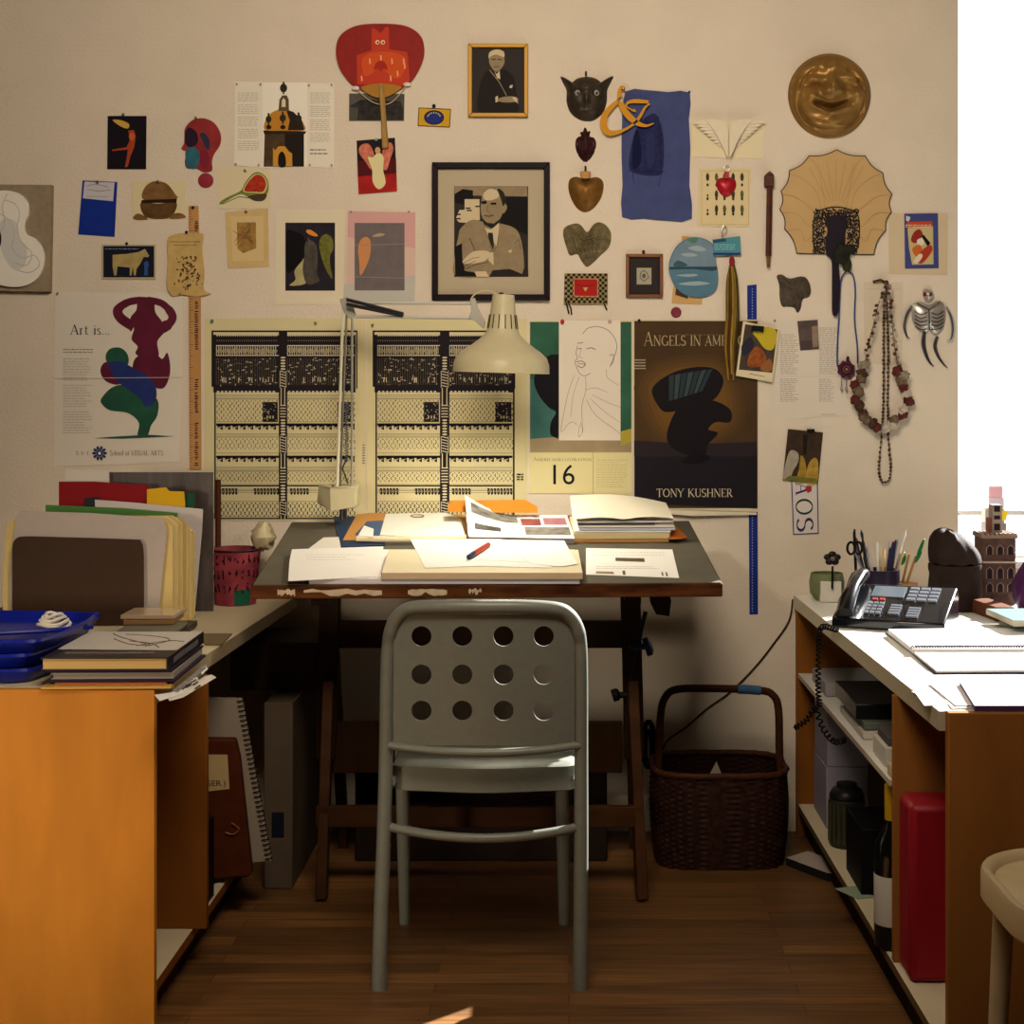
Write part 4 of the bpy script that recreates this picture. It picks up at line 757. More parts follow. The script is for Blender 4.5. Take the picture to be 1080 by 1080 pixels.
# blue cloth print
s = Sheet(smooth(Zm([(345, 218), (430, 212), (520, 220), (608, 222), (604, 330), (610, 450), (606, 600), (616, 735), (520, 744), (420, 735), (332, 728), (334, 600), (330, 480), (332, 340)]), True, 2), M('434b76', .85, var=.12, scale=25), off=.0015, t=.0025)
s.poly(smooth(Zm([(385, 380), (420, 330), (470, 310), (500, 400), (500, 520), (480, 560), (380, 550), (360, 500)]), True, 4), M('262a50', .85, var=.3, scale=60)).poly(smooth(Zm([(380, 400), (400, 380), (410, 500), (375, 530)]), True, 4), M('171a3a', .85)).poly(smooth(Zm([(430, 400), (460, 390), (465, 500), (435, 520)]), True, 4), M('2c3158', .85)).line(Zm([(360, 540), (505, 545)]), .8, M('171a3a')).line(Zm([(375, 545), (380, 590)]), .6, M('1a1e42')).line(Zm([(495, 545), (480, 600)]), .6, M('1a1e42')).line(Zm([(480, 320), (490, 540)]), .5, M('171a3a'))
s.pin(727, 97, DK, 1.2).done('blue_cloth', 'long blue cloth with a dark blotted print', 'cloth')
# white wings card
s = Sheet(Zm([(618, 336), (912, 336), (908, 492), (615, 484)]), M('ddd0ac'), off=.001); wg = M('ddd2b8', .7, var=.04)
o = s.done('wing_card', 'cream card with raised white feathered wings', 'card')
q = MB()
for sg in (-1, 1):
    for i in range(9):
        t = i/8; bx, by = 766+sg*(66-t*52), 343+t*96; ex, ey = 766+sg*(146-t*112), 343+t*108
        dx, dy = ex-bx, ey-by; l = math.hypot(dx, dy); nx, ny = -dy/l, dx/l
        c = [(bx+nx*8, by+ny*8), (bx+dx*.6+nx*7, by+dy*.6+ny*7), (ex, ey), (ex-dx*.08+sg*0-nx*5, ey-dy*.08-ny*5), (bx+dx*.5-nx*8, by+dy*.5-ny*8), (bx-nx*8, by-ny*8)]
        q.prism([P(a, b, WY-.003-(8-i)*.0024) for a, b in smooth(Zm(c), True, 3)], (0, -.002, 0), wg)
    c = [(766+sg*5, 482), (766+sg*3, 400), (766+sg*10, 352), (766+sg*40, 335), (766+sg*92, 333), (766+sg*80, 350), (766+sg*56, 385), (766+sg*36, 420), (766+sg*18, 460)]
    q.prism([P(a, b, WY-.0245) for a, b in smooth(Zm(c), True, 3)], (0, -.003, 0), wg)
q.build('feathered_wings', o, bevel=.0006)
# milagros card and red heart
s = Sheet(Zm([(645, 530), (858, 530), (848, 770), (640, 766)]), M('d6c498'), off=.001); s.frame(*Zm([(655, 540)])[0], *Zm([(848, 760)])[0], .5, M('b3a06c'))
mg = M('3b3626', .5)
for x in (680, 716, 749, 784, 820):
    for y in (570, 640, 700): s.poly(smooth(Zm([(x-4, y+10), (x-7, y-8), (x, y-22), (x+7, y-8), (x+4, y+10)] if x > 690 or y < 600 else [(x-3, y+5), (x-3, y-3), (x+3, y-3), (x+3, y+5)]), True, 2), mg if random.random() < .6 else M('5c5c34'))
    for y in (598, 654, 716): s.poly(Zm(oval(x, y, 5, 7, 8)), mg)
s.done('charm_card', 'cream card with rows of tiny dark charms', 'card')
ho = smooth(Zm([(714, 595), (722, 575), (742, 568), (756, 572), (775, 567), (792, 577), (796, 605), (782, 632), (757, 648), (730, 632)]), True, 4)
q = MB(); relief(q, ho, (766, 197.5), lambda x, y, t: .010*(1-t**2.5), M('a51c28', .35, .2), y0=WY-.003); rh = q.build('red_heart', label='bright red heart charm pinned on the cream charm card', cat='ornament')
q = MB(); q.prism([P(x, y, WY-.005) for x, y in Zm([(748, 545), (766, 545), (766, 572), (748, 572)])], (0, -.006, 0), M('a51c28', .4)); q.build('neck', rh)
q = MB(); q.tube([P(a, b, WY-.012) for a, b in oval(766.5, 177.5, 3, 3, 12)], .0012, M('8a8a80', .3, .8), 6, True); q.build('ring', rh)
# wooden crucifix-like stick
q = MB(); WD = M('4a2416', .45, var=.2, scale=40); a, b = P(812, 190, WY-.012), P(810.5, 270, WY-.012)
st = empty('carved_stick', P(811, 232, WY-.012), 'thin dark brown stick with a square knob, left of the big cream fan', 'stick')
q.tube([a, b], [.0085, .0085], WD, 8); q.build('shaft', st); q = MB(); q.tube([b, P(810.5, 282, WY-.012)], [.006, .005], M('6d4a26', .4), 8); q.build('tip', st)
q = MB(); q.box(P(811, 191, WY-.014), (.026, .024, .032), WD); q.prism([P(806, 185.5, WY-.004), P(816, 185.5, WY-.004), P(811, 181, WY-.004)], (0, -.02, 0), WD); q.build('square_knob', st, bevel=.002)
# landscape disc with cards behind
Sheet(Zm([(575, 806), (640, 812), (642, 860), (580, 870)]), M('c49a4c'), off=.0006).done('ochre_card', 'sliver of an ochre card above the round sea painting', 'card')
Sheet(Zm([(540, 1010), (662, 1030), (656, 1085), (534, 1080)]), M('c39c66'), off=.0006).poly(Zm([(552, 1014), (600, 1024), (600, 1062), (548, 1045)]), M('4a3526')).done('tan_card', 'tan card peeping out below the round sea painting', 'card')
s = Sheet(smooth(Zm([(522, 935), (530, 890), (560, 840), (610, 812), (660, 815), (700, 838), (712, 880), (716, 915), (722, 950), (722, 1000), (705, 1035), (660, 1055), (600, 1050), (555, 1020), (530, 975)]), True, 4), M('4f7488', .5, var=.15, scale=10, stretch=(1, 1, 3)), off=.004, t=.004)
s.poly(Zm([(525, 930), (531, 900), (545, 868), (565, 842), (590, 826), (612, 817), (640, 815), (660, 819), (682, 828), (698, 842), (705, 862), (711, 880), (715, 912), (718, 930)]), M('6d8494', .5, var=.12, scale=20)).poly(Zm([(526, 932), (718, 930), (720, 942), (700, 948), (620, 940), (525, 942)]), M('2d4450')).poly(smooth(Zm([(540, 925), (560, 905), (600, 925), (560, 932)]), True, 3), M('3a5560'))
for a in ([(600, 855), (640, 845), (675, 862), (640, 868)], [(570, 880), (610, 875), (640, 885), (600, 890)], [(550, 965), (620, 960), (640, 966), (600, 972)], [(560, 1000), (640, 990), (690, 1000), (620, 1008)]): s.poly(smooth(Zm(a), True, 3), M('93a6ac'))
s.poly(smooth(Zm([(595, 818), (640, 814), (625, 836)]), True, 3), M('4d7a64')); s.done('sea_painting', 'irregular round blue painting of sea and clouds', 'painting')
q = MB(); q.lathe(P(713, 329.5), [(0, 0), (.013, 0), (.015, .003), (.012, .006), (.010, .005), (0, .005)], M('7a3444', .5), 18, rot(PI/2)); q.build('pink_button', label='small round purple pink button below the sea painting', cat='button')
# teal ticket, feathers
s = Sheet(Zm([(700, 820), (812, 806), (816, 882), (703, 887)]), M('3f8390', .45), off=.012); s.rect(752, 266.5, 781, 269, M('233a6a')).poly(Zm([(702, 822), (755, 815), (755, 828), (703, 834)]), M('2c4a6c')).greek(753.5, 257, 779, 264, 3, M('8fc0c6'), .7, .2)
o = s.done('teal_ticket', 'small teal pass with white print held by a clip', 'ticket')
q = MB(); q.tube([P(a, b, WY-.016) for a, b in smooth([(762, 252), (761, 244), (764, 237), (766, 243), (762, 247)], False, 4)], .0013, M('9a968c', .3, .8), 6); q.build('clip', o)
fm = [M(h, .8, var=.3, scale=80, stretch=(1, 1, .2)) for h in ('7a5a24', '8c7430', '4e3c1c', '5d5a28', '6e2a20', 'a08438')]
fe = empty('tassel_bundle', P(772, 270, WY-.02), 'long hanging bundle of olive and gold ribbons with a red knot', 'tassel')
for k in range(9):
    x0 = 772+random.uniform(-1.5, 1.5); pts = [(x0, 273), (772+(k-4)*1.3, 300+random.uniform(-4, 4)), (772+(k-4)*1.5+random.uniform(-1, 1), 335), (770+(k-4)*1.3, 365), (771+(k-4)*.8, 380+random.uniform(-3, 24))]
    q = MB(); q.tube([P(a, b, WY-.016-.002*(k % 3)) for a, b in smooth(pts, False, 4)], [.003+.0022*math.sin(PI*i/16) for i in range(17)], fm[k % 6], 6, flat=.4); q.build('ribbon', fe)
q = MB(); q.ell(P(772, 276, WY-.018), (.008, .008, .016), M('8f2430', .7)); q.build('red_knot', fe)
# bronze laughing face
cx_, cy_ = 874.5, 101.5; R0 = 43.5
ol = [(cx_+R0*math.cos(2*PI*i/96)*(1-.012*math.sin(6*PI*i/96)), cy_+R0*1.03*math.sin(2*PI*i/96)) for i in range(96)]
def hf(x, y, t):
    X, Y = (x-800)/.25926, (y-20)/.25926; g = lambda a, b, c, d: gs(X, Y, a, b, c, d)
    h = .012+.030*max(0, 1-t*t)**.6
    h += .024*g(290, 290, 26, 34)+.012*g(262, 308, 16, 14)+.012*g(322, 306, 16, 14)+.012*g(290, 255, 14, 30)           # nose
    h += .020*g(205, 330, 32, 30)+.022*g(395, 320, 30, 34)                                # cheeks
    h += .014*g(215, 255, 44, 12)+.014*g(365, 248, 40, 12)+.010*g(285, 205, 60, 26)           # brows, forehead
    h -= .015*g(225, 280, 30, 8); h -= .014*g(368, 284, 26, 13); h += .010*g(368, 285, 14, 8)  # eyes
    yc = 365+18*math.exp(-((X-285)/50)**2)-.0016*(X-290)**2*.7
    h -= .030*math.exp(-((Y-(yc-14))/10)**2)*math.exp(-((X-290)/72)**4)                       # grin
    h += .013*math.exp(-((Y-(yc+8))/9)**2)*math.exp(-((X-290)/78)**4)+.010*math.exp(-((Y-(yc-34))/9)**2)*math.exp(-((X-290)/66)**4)
    h += .014*g(285, 410, 34, 18)+.006*g(285, 440, 80, 10)
    h -= .009*math.exp(-((math.hypot(X-290, (Y-330)*1.0)-132)/7)**2)*(1 if abs(X-290) > 60 else .4)
    h += .009*g(160, 300, 14, 60)+.006*g(420, 300, 10, 60)+.008*g(330, 205, 24, 12)+.008*g(235, 205, 26, 12)+.006*math.exp(-((Y-(yc+44))/8)**2)*math.exp(-((X-290)/60)**4)
    h += .0022*math.sin((X-290)*.13)*g(290, 190, 90, 22)*2
    return max(.004, h*(1 if t < .93 else max(.25, (1-t)/.07)))
q = MB(); relief(q, ol, (cx_, cy_), hf, M('8e6c38', .4, .45, var=.3, scale=12), rings=44); q.build('bronze_face', label='round bronze relief of a laughing moon face', cat='mask')
# cream fan with scalloped rim
Zf = lambda p: z_(p, 800, 20)
cusp = [(318, 530), (435, 555), (508, 625), (545, 712), (543, 785), (520, 860), (470, 960), (155, 955), (105, 855), (85, 775), (90, 700), (125, 615), (205, 555)]
def scal(k):
    out = []; C0 = (315, 760)
    for i, a in enumerate(cusp):
        b = cusp[(i+1) % len(cusp)]
        for j in range(6):
            t = j/6; x = a[0]*(1-t)+b[0]*t; y = a[1]*(1-t)+b[1]*t; d = (0 if i == 6 else .045)*math.sin(PI*t)
            x += (C0[0]-x)*d; y += (C0[1]-y)*d; out.append((C0[0]+(x-C0[0])*k, C0[1]+(y-C0[1])*k))
    return Zf(out)
bf = empty('scalloped_fan', P(884, 268, WY-.004), 'large cream fan with scalloped dark rim, openwork guard and long black handle', 'fan')
FB = M('1c161b', .4); s = Sheet(scal(1.0), M('2c2018', .5), off=.004, t=.003); s.mb.build('rim', bf)
s = Sheet(scal(.982), M('bf9f6e', .65, var=.05, scale=8), off=.0072, t=.0008); RB = M('a67e44', .6)
for a in range(-3, 4):
    ang = a*.17; s.line(Zf([(315+math.sin(ang)*r, 800-math.cos(ang)*r) for r in (60, 110, 160, 225)]), .4, RB)
for sg in (-1, 1):
    for xe, ye, k in ((120, 560, 0), (190, 628, 1), (225, 712, 2), (222, 786, 3), (200, 858, 4)):
        s.line(Zf(smooth([(315+sg*(40+k*12), 790+k*22), (315+sg*(62+k*16), ye+92-k*12), (315+sg*(xe*.72), ye+28-k*7), (315+sg*(xe-6), ye+3)], False, 5)), .4, RB)
s.mb.build('fan_leaf', bf)
random.seed(5)
q = MB(); y_ = WY-.0095
for gx in range(232, 406, 15):
    for gy in range(782, 950, 15):
        if 268 < gx < 366 and gy > 812: continue
        if math.hypot(max(0, abs(gx-316)-60), max(0, 815-gy)) > 48: continue
        x, y = gx+random.uniform(-4, 4), gy+random.uniform(-4, 4); a0 = random.random()*6; rr = random.uniform(5, 9)
        q.tube([P(*p, y_) for p in z_([(x+rr*math.cos(a0+a*.8), y+rr*math.sin(a0+a*.8)) for a in range(7)], 800, 20)], .0019, FB, 5)
        q.tube([P(*p, y_) for p in z_([(x, y), (x+14*math.cos(a0), y+14*math.sin(a0))], 800, 20)], .0017, FB, 5)
q.tube([P(*p, y_) for p in Zf(smooth([(235, 955), (222, 900), (228, 800), (260, 775), (315, 765), (370, 775), (405, 800), (410, 880), (398, 950)], False, 5))], .0018, FB, 6)
q.build('openwork_guard', bf, kind='stuff')
q = MB(); q.prism([P(x, y, WY-.009) for x, y in Zf(smooth([(270, 820), (300, 800), (345, 802), (362, 830), (352, 870), (350, 920), (340, 965), (325, 990), (330, 1080), (322, 1195), (300, 1200), (298, 1100), (296, 985), (275, 960), (272, 900), (280, 860)], True, 4))], (0, -.008, 0), M('1d1520', .35)); q.build('handle', bf, bevel=.001)
q = MB(); q.ell(P(888, 268, WY-.022), (.024, .008, .03), M('24251c', .6, var=.4, scale=60), n=10, f=lambda v: 1+.18*math.sin(v.x*7)*math.sin(v.z*6)); q.ell(P(893, 279, WY-.02), (.014, .006, .02), M('2c2e20', .6), n=8); q.ell(P(897, 263, WY-.02), (.014, .007, .014), M('24251c', .6), n=8); q.build('dark_rosette', bf)
# sushi card
Sheet([(937, 225), (1000, 226), (999, 290), (938, 289)], M('ccb999', .8), off=.0005).done('backing_paper', 'tan paper sheet under the small comic style food card', 'paper')
s = Sheet(Zf([(593, 792), (730, 790), (733, 1014), (596, 1016)]), M('3a437c', .45), off=.002); s.poly(Zf([(606, 850), (710, 842), (712, 998), (625, 1000), (612, 930)]), M('bfae7c')).poly(Zf([(602, 826), (706, 822), (708, 844), (604, 848)]), M('b8452a')).greek(955, 236.5, 982, 240, 2, M('d8c29a'), .9, 0).poly(smooth(Zf([(620, 900), (632, 868), (655, 855), (668, 880), (640, 912)]), True, 3), M('8e2a22')).poly(Zf([(662, 882), (672, 878), (700, 912), (688, 926)]), BLK).poly(smooth(Zf([(645, 900), (665, 892), (672, 915), (652, 922)]), True, 3), M('d8d0c0')).poly(smooth(Zf([(625, 935), (655, 918), (668, 950), (640, 965)]), True, 3), M('c4662c')).poly(smooth(Zf([(640, 975), (690, 920), (708, 940), (665, 995)]), True, 3), M('a83a28')).poly(smooth(Zf([(630, 985), (655, 955), (668, 965), (645, 995)]), True, 3), M('d8c8b4')).poly(Zf([(600, 800), (618, 806), (612, 824), (600, 820)]), M('c8c8c4'))
s.done('food_card', 'small blue-bordered card with sushi pictures', 'card')
# rough metal charm
Zr = lambda p: z_(p, 760, 220)
ho = smooth(Zr([(228, 275), (250, 268), (280, 285), (330, 275), (355, 290), (368, 330), (360, 360), (335, 370), (325, 410), (312, 424), (300, 405), (280, 400), (250, 398), (240, 360), (238, 310)]), True, 3)
q = MB(); relief(q, ho, (837, 309), lambda x, y, t: max(0, .010*(1-t**3)+.002*math.sin(x*1.5)*math.sin(y*1.9)), M('4e4439', .6, .3, var=.35, scale=80, bump=.8)); q.build('bark_piece', label='rough grey bark-like piece left of the black fan handle', cat='ornament')
# list sheet, photo, polaroid
s = Sheet([(813, 336), (893, 337), (894, 438), (852, 441), (812, 443)], M('d6cbbb'), off=.0005); s.greek(823, 352, 843, 395, 22, M('8f857a'), .55, .35).greek(864, 345, 886, 395, 26, M('8f857a'), .55, .3).greek(823, 399, 843, 424, 14, M('8f857a'), .55, .4).greek(864, 399, 880, 424, 13, M('8f857a'), .55, .3).greek(866, 436, 882, 438, 1, M('8f857a'), .5, 0).line([(813, 397), (893, 397)], .4, M('c3b7a6')).pin(817, 338, None, 1.2)
s.done('list_sheet', 'tall white sheet printed with two columns of small text', 'paper')
s = Sheet(Zr([(312, 458), (395, 452), (401, 572), (324, 578)]), M('584a48', .5, var=.3, scale=20), off=.0025); s.poly(Zr([(370, 480), (395, 476), (398, 560), (376, 565)]), M('8a7360', var=.2)).poly(Zr([(326, 540), (370, 535), (372, 574), (326, 576)]), M('4a3d3c')); s.done('snapshot', 'tiny faded brownish photo stuck on the text sheet', 'photograph')
s = Sheet(Zr([(92, 458), (240, 488), (212, 706), (62, 680)]), M('d6c9a4', .4), off=.015); s.poly(Zr([(100, 470), (232, 492), (210, 668), (74, 655)]), M('3f342a', .4, var=.4, scale=40)).poly(smooth(Zr([(130, 500), (180, 480), (228, 500), (215, 570), (180, 570), (150, 530)]), True, 3), M('b8a52c')).poly(smooth(Zr([(120, 590), (150, 560), (185, 600), (170, 640), (110, 640)]), True, 3), M('8a4c22', var=.4, scale=60)).poly(smooth(Zr([(160, 650), (200, 610), (212, 650), (190, 664)]), True, 3), M('8a5a34')).poly(smooth(Zr([(85, 560), (120, 520), (135, 560), (95, 600)]), True, 3), M('2c2a38')).line(Zr([(118, 672), (180, 684)]), .6, g3)
o = s.done('instant_photo', 'tilted instant photo of yellow and brown scene held by a black clip', 'photograph')
q = MB(); q.prism([P(x, y, WY-.018) for x, y in Zr([(128, 475), (176, 480), (172, 502), (124, 497)])], (0, -.012, 0), BLK); q.build('binder_clip', o, bevel=.001)
# blue cord amulet
Zb = Zr; am = empty('amulet', P(892, 388, WY-.01), 'round dark red amulet hanging on a blue cord', 'ornament')
CB = M('34487c', .6); q = MB(); q.tube([P(a, b, WY-.012) for a, b in smooth(Zb([(475, 640), (475, 560), (482, 430), (488, 300), (505, 262), (520, 256), (540, 275), (548, 340), (545, 450), (556, 560), (557, 630)]), False, 5)], .0022, CB, 6); q.build('cord', am)
q = MB(); c = P(892.5, 389.5, WY-.014); star = [(22+4*(k % 2))*.25926*WY/K for k in range(16)]
q.prism([c+Vector((1.45*star[k]*math.cos(2*PI*k/16), .006, 1.45*star[k]*math.sin(2*PI*k/16))) for k in range(16)], (0, -.008, 0), M('4a2030', .6)); q.build('rosette', am)
for r_, m_, yy in ((.016, M('241a30'), -.0035), (.011, M('7a3a2a'), -.0045), (.007, M('1c1c24'), -.0055), (.0035, M('a08050'), -.0065)): q = MB(); q.lathe(c+Vector((0, yy+.002, 0)), [(0, 0), (r_, 0), (r_, .0016), (0, .0016)], m_, 16, rot(PI/2)); q.build('disc', am)
q = MB(); q.tube([P(893.5, 381, WY-.014), P(894.5, 376, WY-.014)], .004, M('3a2228'), 8); q.build('top_knot', am)
for x in (887.5, 892.5): q = MB(); q.tube([P(x, 398, WY-.014), P(x, 408, WY-.014)], .0013, M('8a8a90', .3, .7), 6); q.ell(P(x, 410, WY-.014), (.004, .003, .007), M('a09a94', .3, .6), n=8); q.build('drop', am)
# papers behind necklaces and necklaces
Sheet(Zb([(585, 298), (742, 300), (740, 542), (736, 634), (584, 632)]), M('d0c2ac'), off=.0005).line(Zb([(660, 542), (740, 540)]), .5, M('ab9c88')).line(Zb([(588, 326), (738, 328)]), .4, M('b9ab96')).done('blank_paper', 'blank cream paper hanging behind the bead necklaces', 'paper')
def beads(name, label, path, r0, r1, mats, sp=.9, jag=.12, par='bead', y=-.014):
    e = empty(name, P(*path[0], WY+y), label, 'necklace', 'necklaces hanging right of the blue amulet')
    pts = [P(a, b, WY+y) for a, b in smooth(path, False, 12)]
    q = MB(); q.tube(pts[::3]+[pts[-1]], .0011, M('4a3626', .8), 5); q.build('string', e)
    acc = 0; n = 0; prev = pts[0]; nxt = 0; tot = sum((b-a).length for a, b in zip(pts, pts[1:])); run = 0
    for a, b in zip(pts, pts[1:]):
        d = (b-a).length; run += d; acc += d
        r = r0(run/tot) if callable(r0) else random.uniform(r0, r1)
        if acc > 2*r*sp and n < 98:
            acc = 0; n += 1; q = MB(); k = 6
            q.ell(b+Vector((random.uniform(-1, 1)*jag*r*4, random.uniform(0, .3)*r, random.uniform(-1, 1)*jag*r*2)), (r*random.uniform(.8, 1.15), r*.8, r*random.uniform(.8, 1.15)), random.choice(mats), rot(random.random(), random.random(), random.random()), n=5 if r < .01 else 7, f=None if r < .01 else (lambda v, s_=random.random()*9: 1.1+.4*math.sin(v.x*6+s_)*math.sin(v.y*5+v.z*5+s_))); q.build(par, e)
    return e
bdk = [M('3c2a1e', .4), M('4e3826', .4), M('58422e', .45)]; shl = [M('8c8070', .5, var=.3, scale=120), M('6e5a48', .5, var=.4, scale=120), M('4a3428', .5), M('bcb0a0', .5), M('5a2a26', .5)]
beads('bead_necklace', 'long narrow loop of small brown beads', Zb([(672, 300), (665, 420), (664, 600), (662, 800), (652, 950), (644, 1060), (655, 1108), (668, 1114), (684, 1106), (692, 1060), (684, 950), (680, 800), (682, 600), (678, 420), (674, 300)]), .0042, .0046, bdk, .95, .05)
def rr(t): return .0055 if t < .25 or t > .75 else .0135
beads('shell_necklace', 'wide necklace of chunky shells and brown stones', Zb([(676, 296), (648, 370), (620, 480), (600, 560), (585, 640), (565, 700), (555, 790), (580, 850), (625, 885), (680, 890), (730, 850), (758, 790), (752, 720), (722, 640), (705, 540), (696, 440), (682, 296)]), rr, 0, shl, .62, .22, y=-.036)
q = MB(); q.tube([P(x, y, WY-.013) for x, y in Zb([(620, 298), (650, 290), (672, 300)])], .0035, M('4a3626'), 6); q.build('wooden_peg', label='small dark peg holding the bead necklaces', cat='peg')
for x, y in ((658, 462), (690, 486), (646, 385), (610, 530)): pass
# skeleton ornament
sk = empty('skeleton_ornament', P(980, 348, WY-.01), 'silver skeleton ornament with red eyes and movable bony limbs', 'ornament')
SV = M('b9b4aa', .3, .55, var=.1, scale=60); SD = M('2c2a2c', .5)
q = MB(); relief(q, smooth(Zb([(822, 340), (835, 328), (858, 332), (868, 350), (862, 372), (845, 382), (828, 372)]), True, 3), (979, 311.5), lambda x, y, t: .016*(1-t**2.5), SV, y0=WY-.004, rings=8); q.build('skull', sk)
for x in (830, 856): q = MB(); q.ell(P(*Zb([(x, 349)])[0], WY-.020), (.0045, .003, .0065), M('6a1a1c', .4), n=8); q.build('eye', sk)
q = MB(); relief(q, smooth(Zb([(782, 392), (815, 380), (848, 392), (885, 375), (912, 395), (915, 450), (900, 500), (870, 515), (850, 500), (830, 512), (800, 490), (778, 450)]), True, 3), (979.5, 335), lambda x, y, t: .014*(1-t**2.5), SV, y0=WY-.003, rings=10); q.build('torso', sk)
q = MB()
for i in range(5):
    for sg in (-1, 1): q.tube([P(a, b, WY-.0175+abs(j-1)*.002) for j, (a, b) in enumerate(smooth(Zb([(848+sg*8, 422+i*17), (848+sg*34, 432+i*15), (848+sg*58, 418+i*15)]), False, 2))][:5], .0014, SD, 5)
q.tube([P(*p, WY-.0185) for p in Zb([(800, 385), (848, 410), (895, 378)])], .0014, SD, 5); q.tube([P(*p, WY-.0185) for p in Zb([(848, 410), (850, 495)])], .0014, SD, 5); q.build('rib_lines', sk, kind='stuff')
for nm, pts, w_ in (('arm', [(778, 395), (758, 430), (748, 480), (758, 520), (770, 525)], [6, 9, 9, 6, 2]), ('arm', [(918, 400), (938, 440), (946, 490), (938, 530), (920, 538)], [6, 10, 10, 6, 2]), ('leg', [(830, 500), (825, 550), (838, 600), (855, 630), (868, 640)], [10, 13, 10, 6, 2]), ('leg', [(882, 520), (872, 560), (885, 600), (905, 630), (924, 648)], [9, 11, 9, 6, 2])):
    q = MB(); s2 = smooth(Zb(pts), False, 4); w2 = [a for a, _ in smooth([(a, 0) for a in w_], False, 4)]
    q.tube([P(a, b, WY-.010) for a, b in s2], [w*.25926*WY/K for w in w2], M('8f8a86', .3, .5) if nm == 'arm' else M('57525a', .35, .5), 8, flat=.5); o = q.build(nm, sk)
    q = MB(); q.tube([P(a, b, WY-.0165) for a, b in s2[2:-3]], .0013, SD, 5); q.build('bone_line', o)
# photo and rotated sticker
s = Sheet([(834, 508), (863, 508), (864, 563), (836, 564.5)], M('d3cbc4', .5), off=.0008); s.line([(835, 508), (837, 563.6), (863, 562.4), (862, 508)], 1.1, M('2a3060'))
s.text('S', 840, 546, 858, 561, M('33265e'), 'serif', turn=90).text('O', 839, 526, 857.5, 543, M('1f3b36'), 'serif', turn=90).text('A', 839, 508, 855, 522.5, M('3a1f56'), 'serif', turn=90).poly([(851, 512), (856, 512.5), (856, 518), (852, 520), (849, 516)], M('a03030'))
s.done('lettered_sticker', 'narrow white sticker reading AOS sideways, below the tilted snapshot', 'sticker')
Zh = lambda p: z_(p, 800, 440)
s = Sheet(Zh([(120, 48), (262, 62), (242, 272), (98, 258)]), M('3a2b20', .5, var=.35, scale=30), off=.004, t=.001); s.poly(smooth(Zh([(100, 250), (112, 180), (130, 135), (160, 145), (162, 180), (140, 220), (125, 258)]), True, 3), M('a09684', var=.2, scale=40)).poly(smooth(Zh([(155, 262), (165, 210), (172, 155), (190, 180), (195, 230), (190, 266)]), True, 3), M('9a7a30', var=.3, scale=60)).poly(smooth(Zh([(195, 266), (200, 200), (225, 165), (243, 185), (238, 268)]), True, 3), M('a8873a', var=.3, scale=60)).poly(Zh([(125, 238), (238, 250), (240, 270), (100, 256)]), M('6a6a2c', var=.3, scale=50)).poly(Zh([(180, 70), (200, 72), (195, 150), (182, 150)]), M('1c1a16'))
o = s.done('snapshot', 'dark snapshot of figures in yellow robes, above the AOS sticker', 'photograph')
q = MB(); q.prism([P(x, y, WY-.0052) for x, y in rect(851, 452.5, 859, 456)], (0, -.004, 0), BLK); q.build('clip', o)
# ============================================================ on the drafting table
random.seed(31)
WP = M('eae7e0', .7); WP2 = M('ddd8cc', .7); PADC = M('e0d5b4', .65); PADE = M('c2a888', .8, var=.1, scale=90, stretch=(.1, .1, 8)); MAN = M('c08c4e', .65)
def TS(pts, m, off=.0006, t=.0006, side=None): return Sheet(pts, m, off=off, t=t, plane=TPL, side=side)
Zt = lambda p: z_(p, 340, 500, .3611)
Z4 = lambda p: z_(p, 240, 480)
Z5 = lambda p: z_(p, 480, 480, .27778)
TS(Z4([(430, 250), (530, 248), (640, 352), (640, 366), (455, 372), (450, 330)]), M('2a3d5c', .5), t=.003).done('blue_folder', 'dark blue folder corner under the manila envelope beside the lamp base', 'folder')
TS(Z4([(244, 515), (262, 500), (340, 492), (335, 515)]), M('2a2630', .5), t=.001).done('dark_sheet', 'dark sheet edge under the white papers at the table left', 'paper')
TS(Z4([(330, 380), (390, 335), (452, 333), (462, 380), (440, 420), (320, 430)]), WP2, off=.005).done('white_paper', 'white paper half covered by the printed sheet, pointing at the lamp base', 'paper')
s = TS([(326, 597), (612, 597), (612, 608), (326, 608)], WP, t=.013, side=M('cdc6c6', .7)); 
q = MB(); a = TP(326, 608, .013); b = TP(611, 608, .013)
def slabT(A, B, depth, h0, h1, m, side=None):
    A, B = Vector(A), Vector(B); mb = MB(); mb.prism([A, B, B+ty*depth, A+ty*depth], tn*(h1-h0), m, side); return mb
A = TP(326, 616, 0); B = TP(611.5, 616, 0)
slabT(A, B, .30, 0, .0125, WP, M('c9c2c6', .7)).build('drawing_pad', label='wide white drawing pad lying underneath the cream pad at the table front', cat='pad', bevel=.0008)
A = TP(402.5, 611, .013); B = TP(614.5, 611, .013)
s = slabT(A, B, .235, .013, .0285, PADC, PADE); s.build('cream_pad', label='thick cream pad in the middle of the table under white sheets', cat='pad', bevel=.0008)
TS(Z4([(262, 383), (634, 371), (629, 492), (246, 512), (252, 430)]), WP, off=.0135, t=.0008).greek(*Z4([(320, 400)])[0], *Z4([(560, 430)])[0], 3, M('c9c4bc'), .5, .3).done('printed_sheet', 'white printed sheets at the left front corner of the table', 'paper')
s = TS(Zt([(257, 190), (520, 190), (600, 200), (672, 274), (460, 268), (300, 274)]), WP, off=.0295, t=.0006); s.greek(*Zt([(290, 200)])[0], *Zt([(400, 206)])[0], 1, g2, .5, .2).line(Zt([(440, 250), (620, 258)]), .4, M('b9b4aa')); s.done('letter_sheet', 'white sheet lying skew on the cream pad beneath the red pen', 'paper')
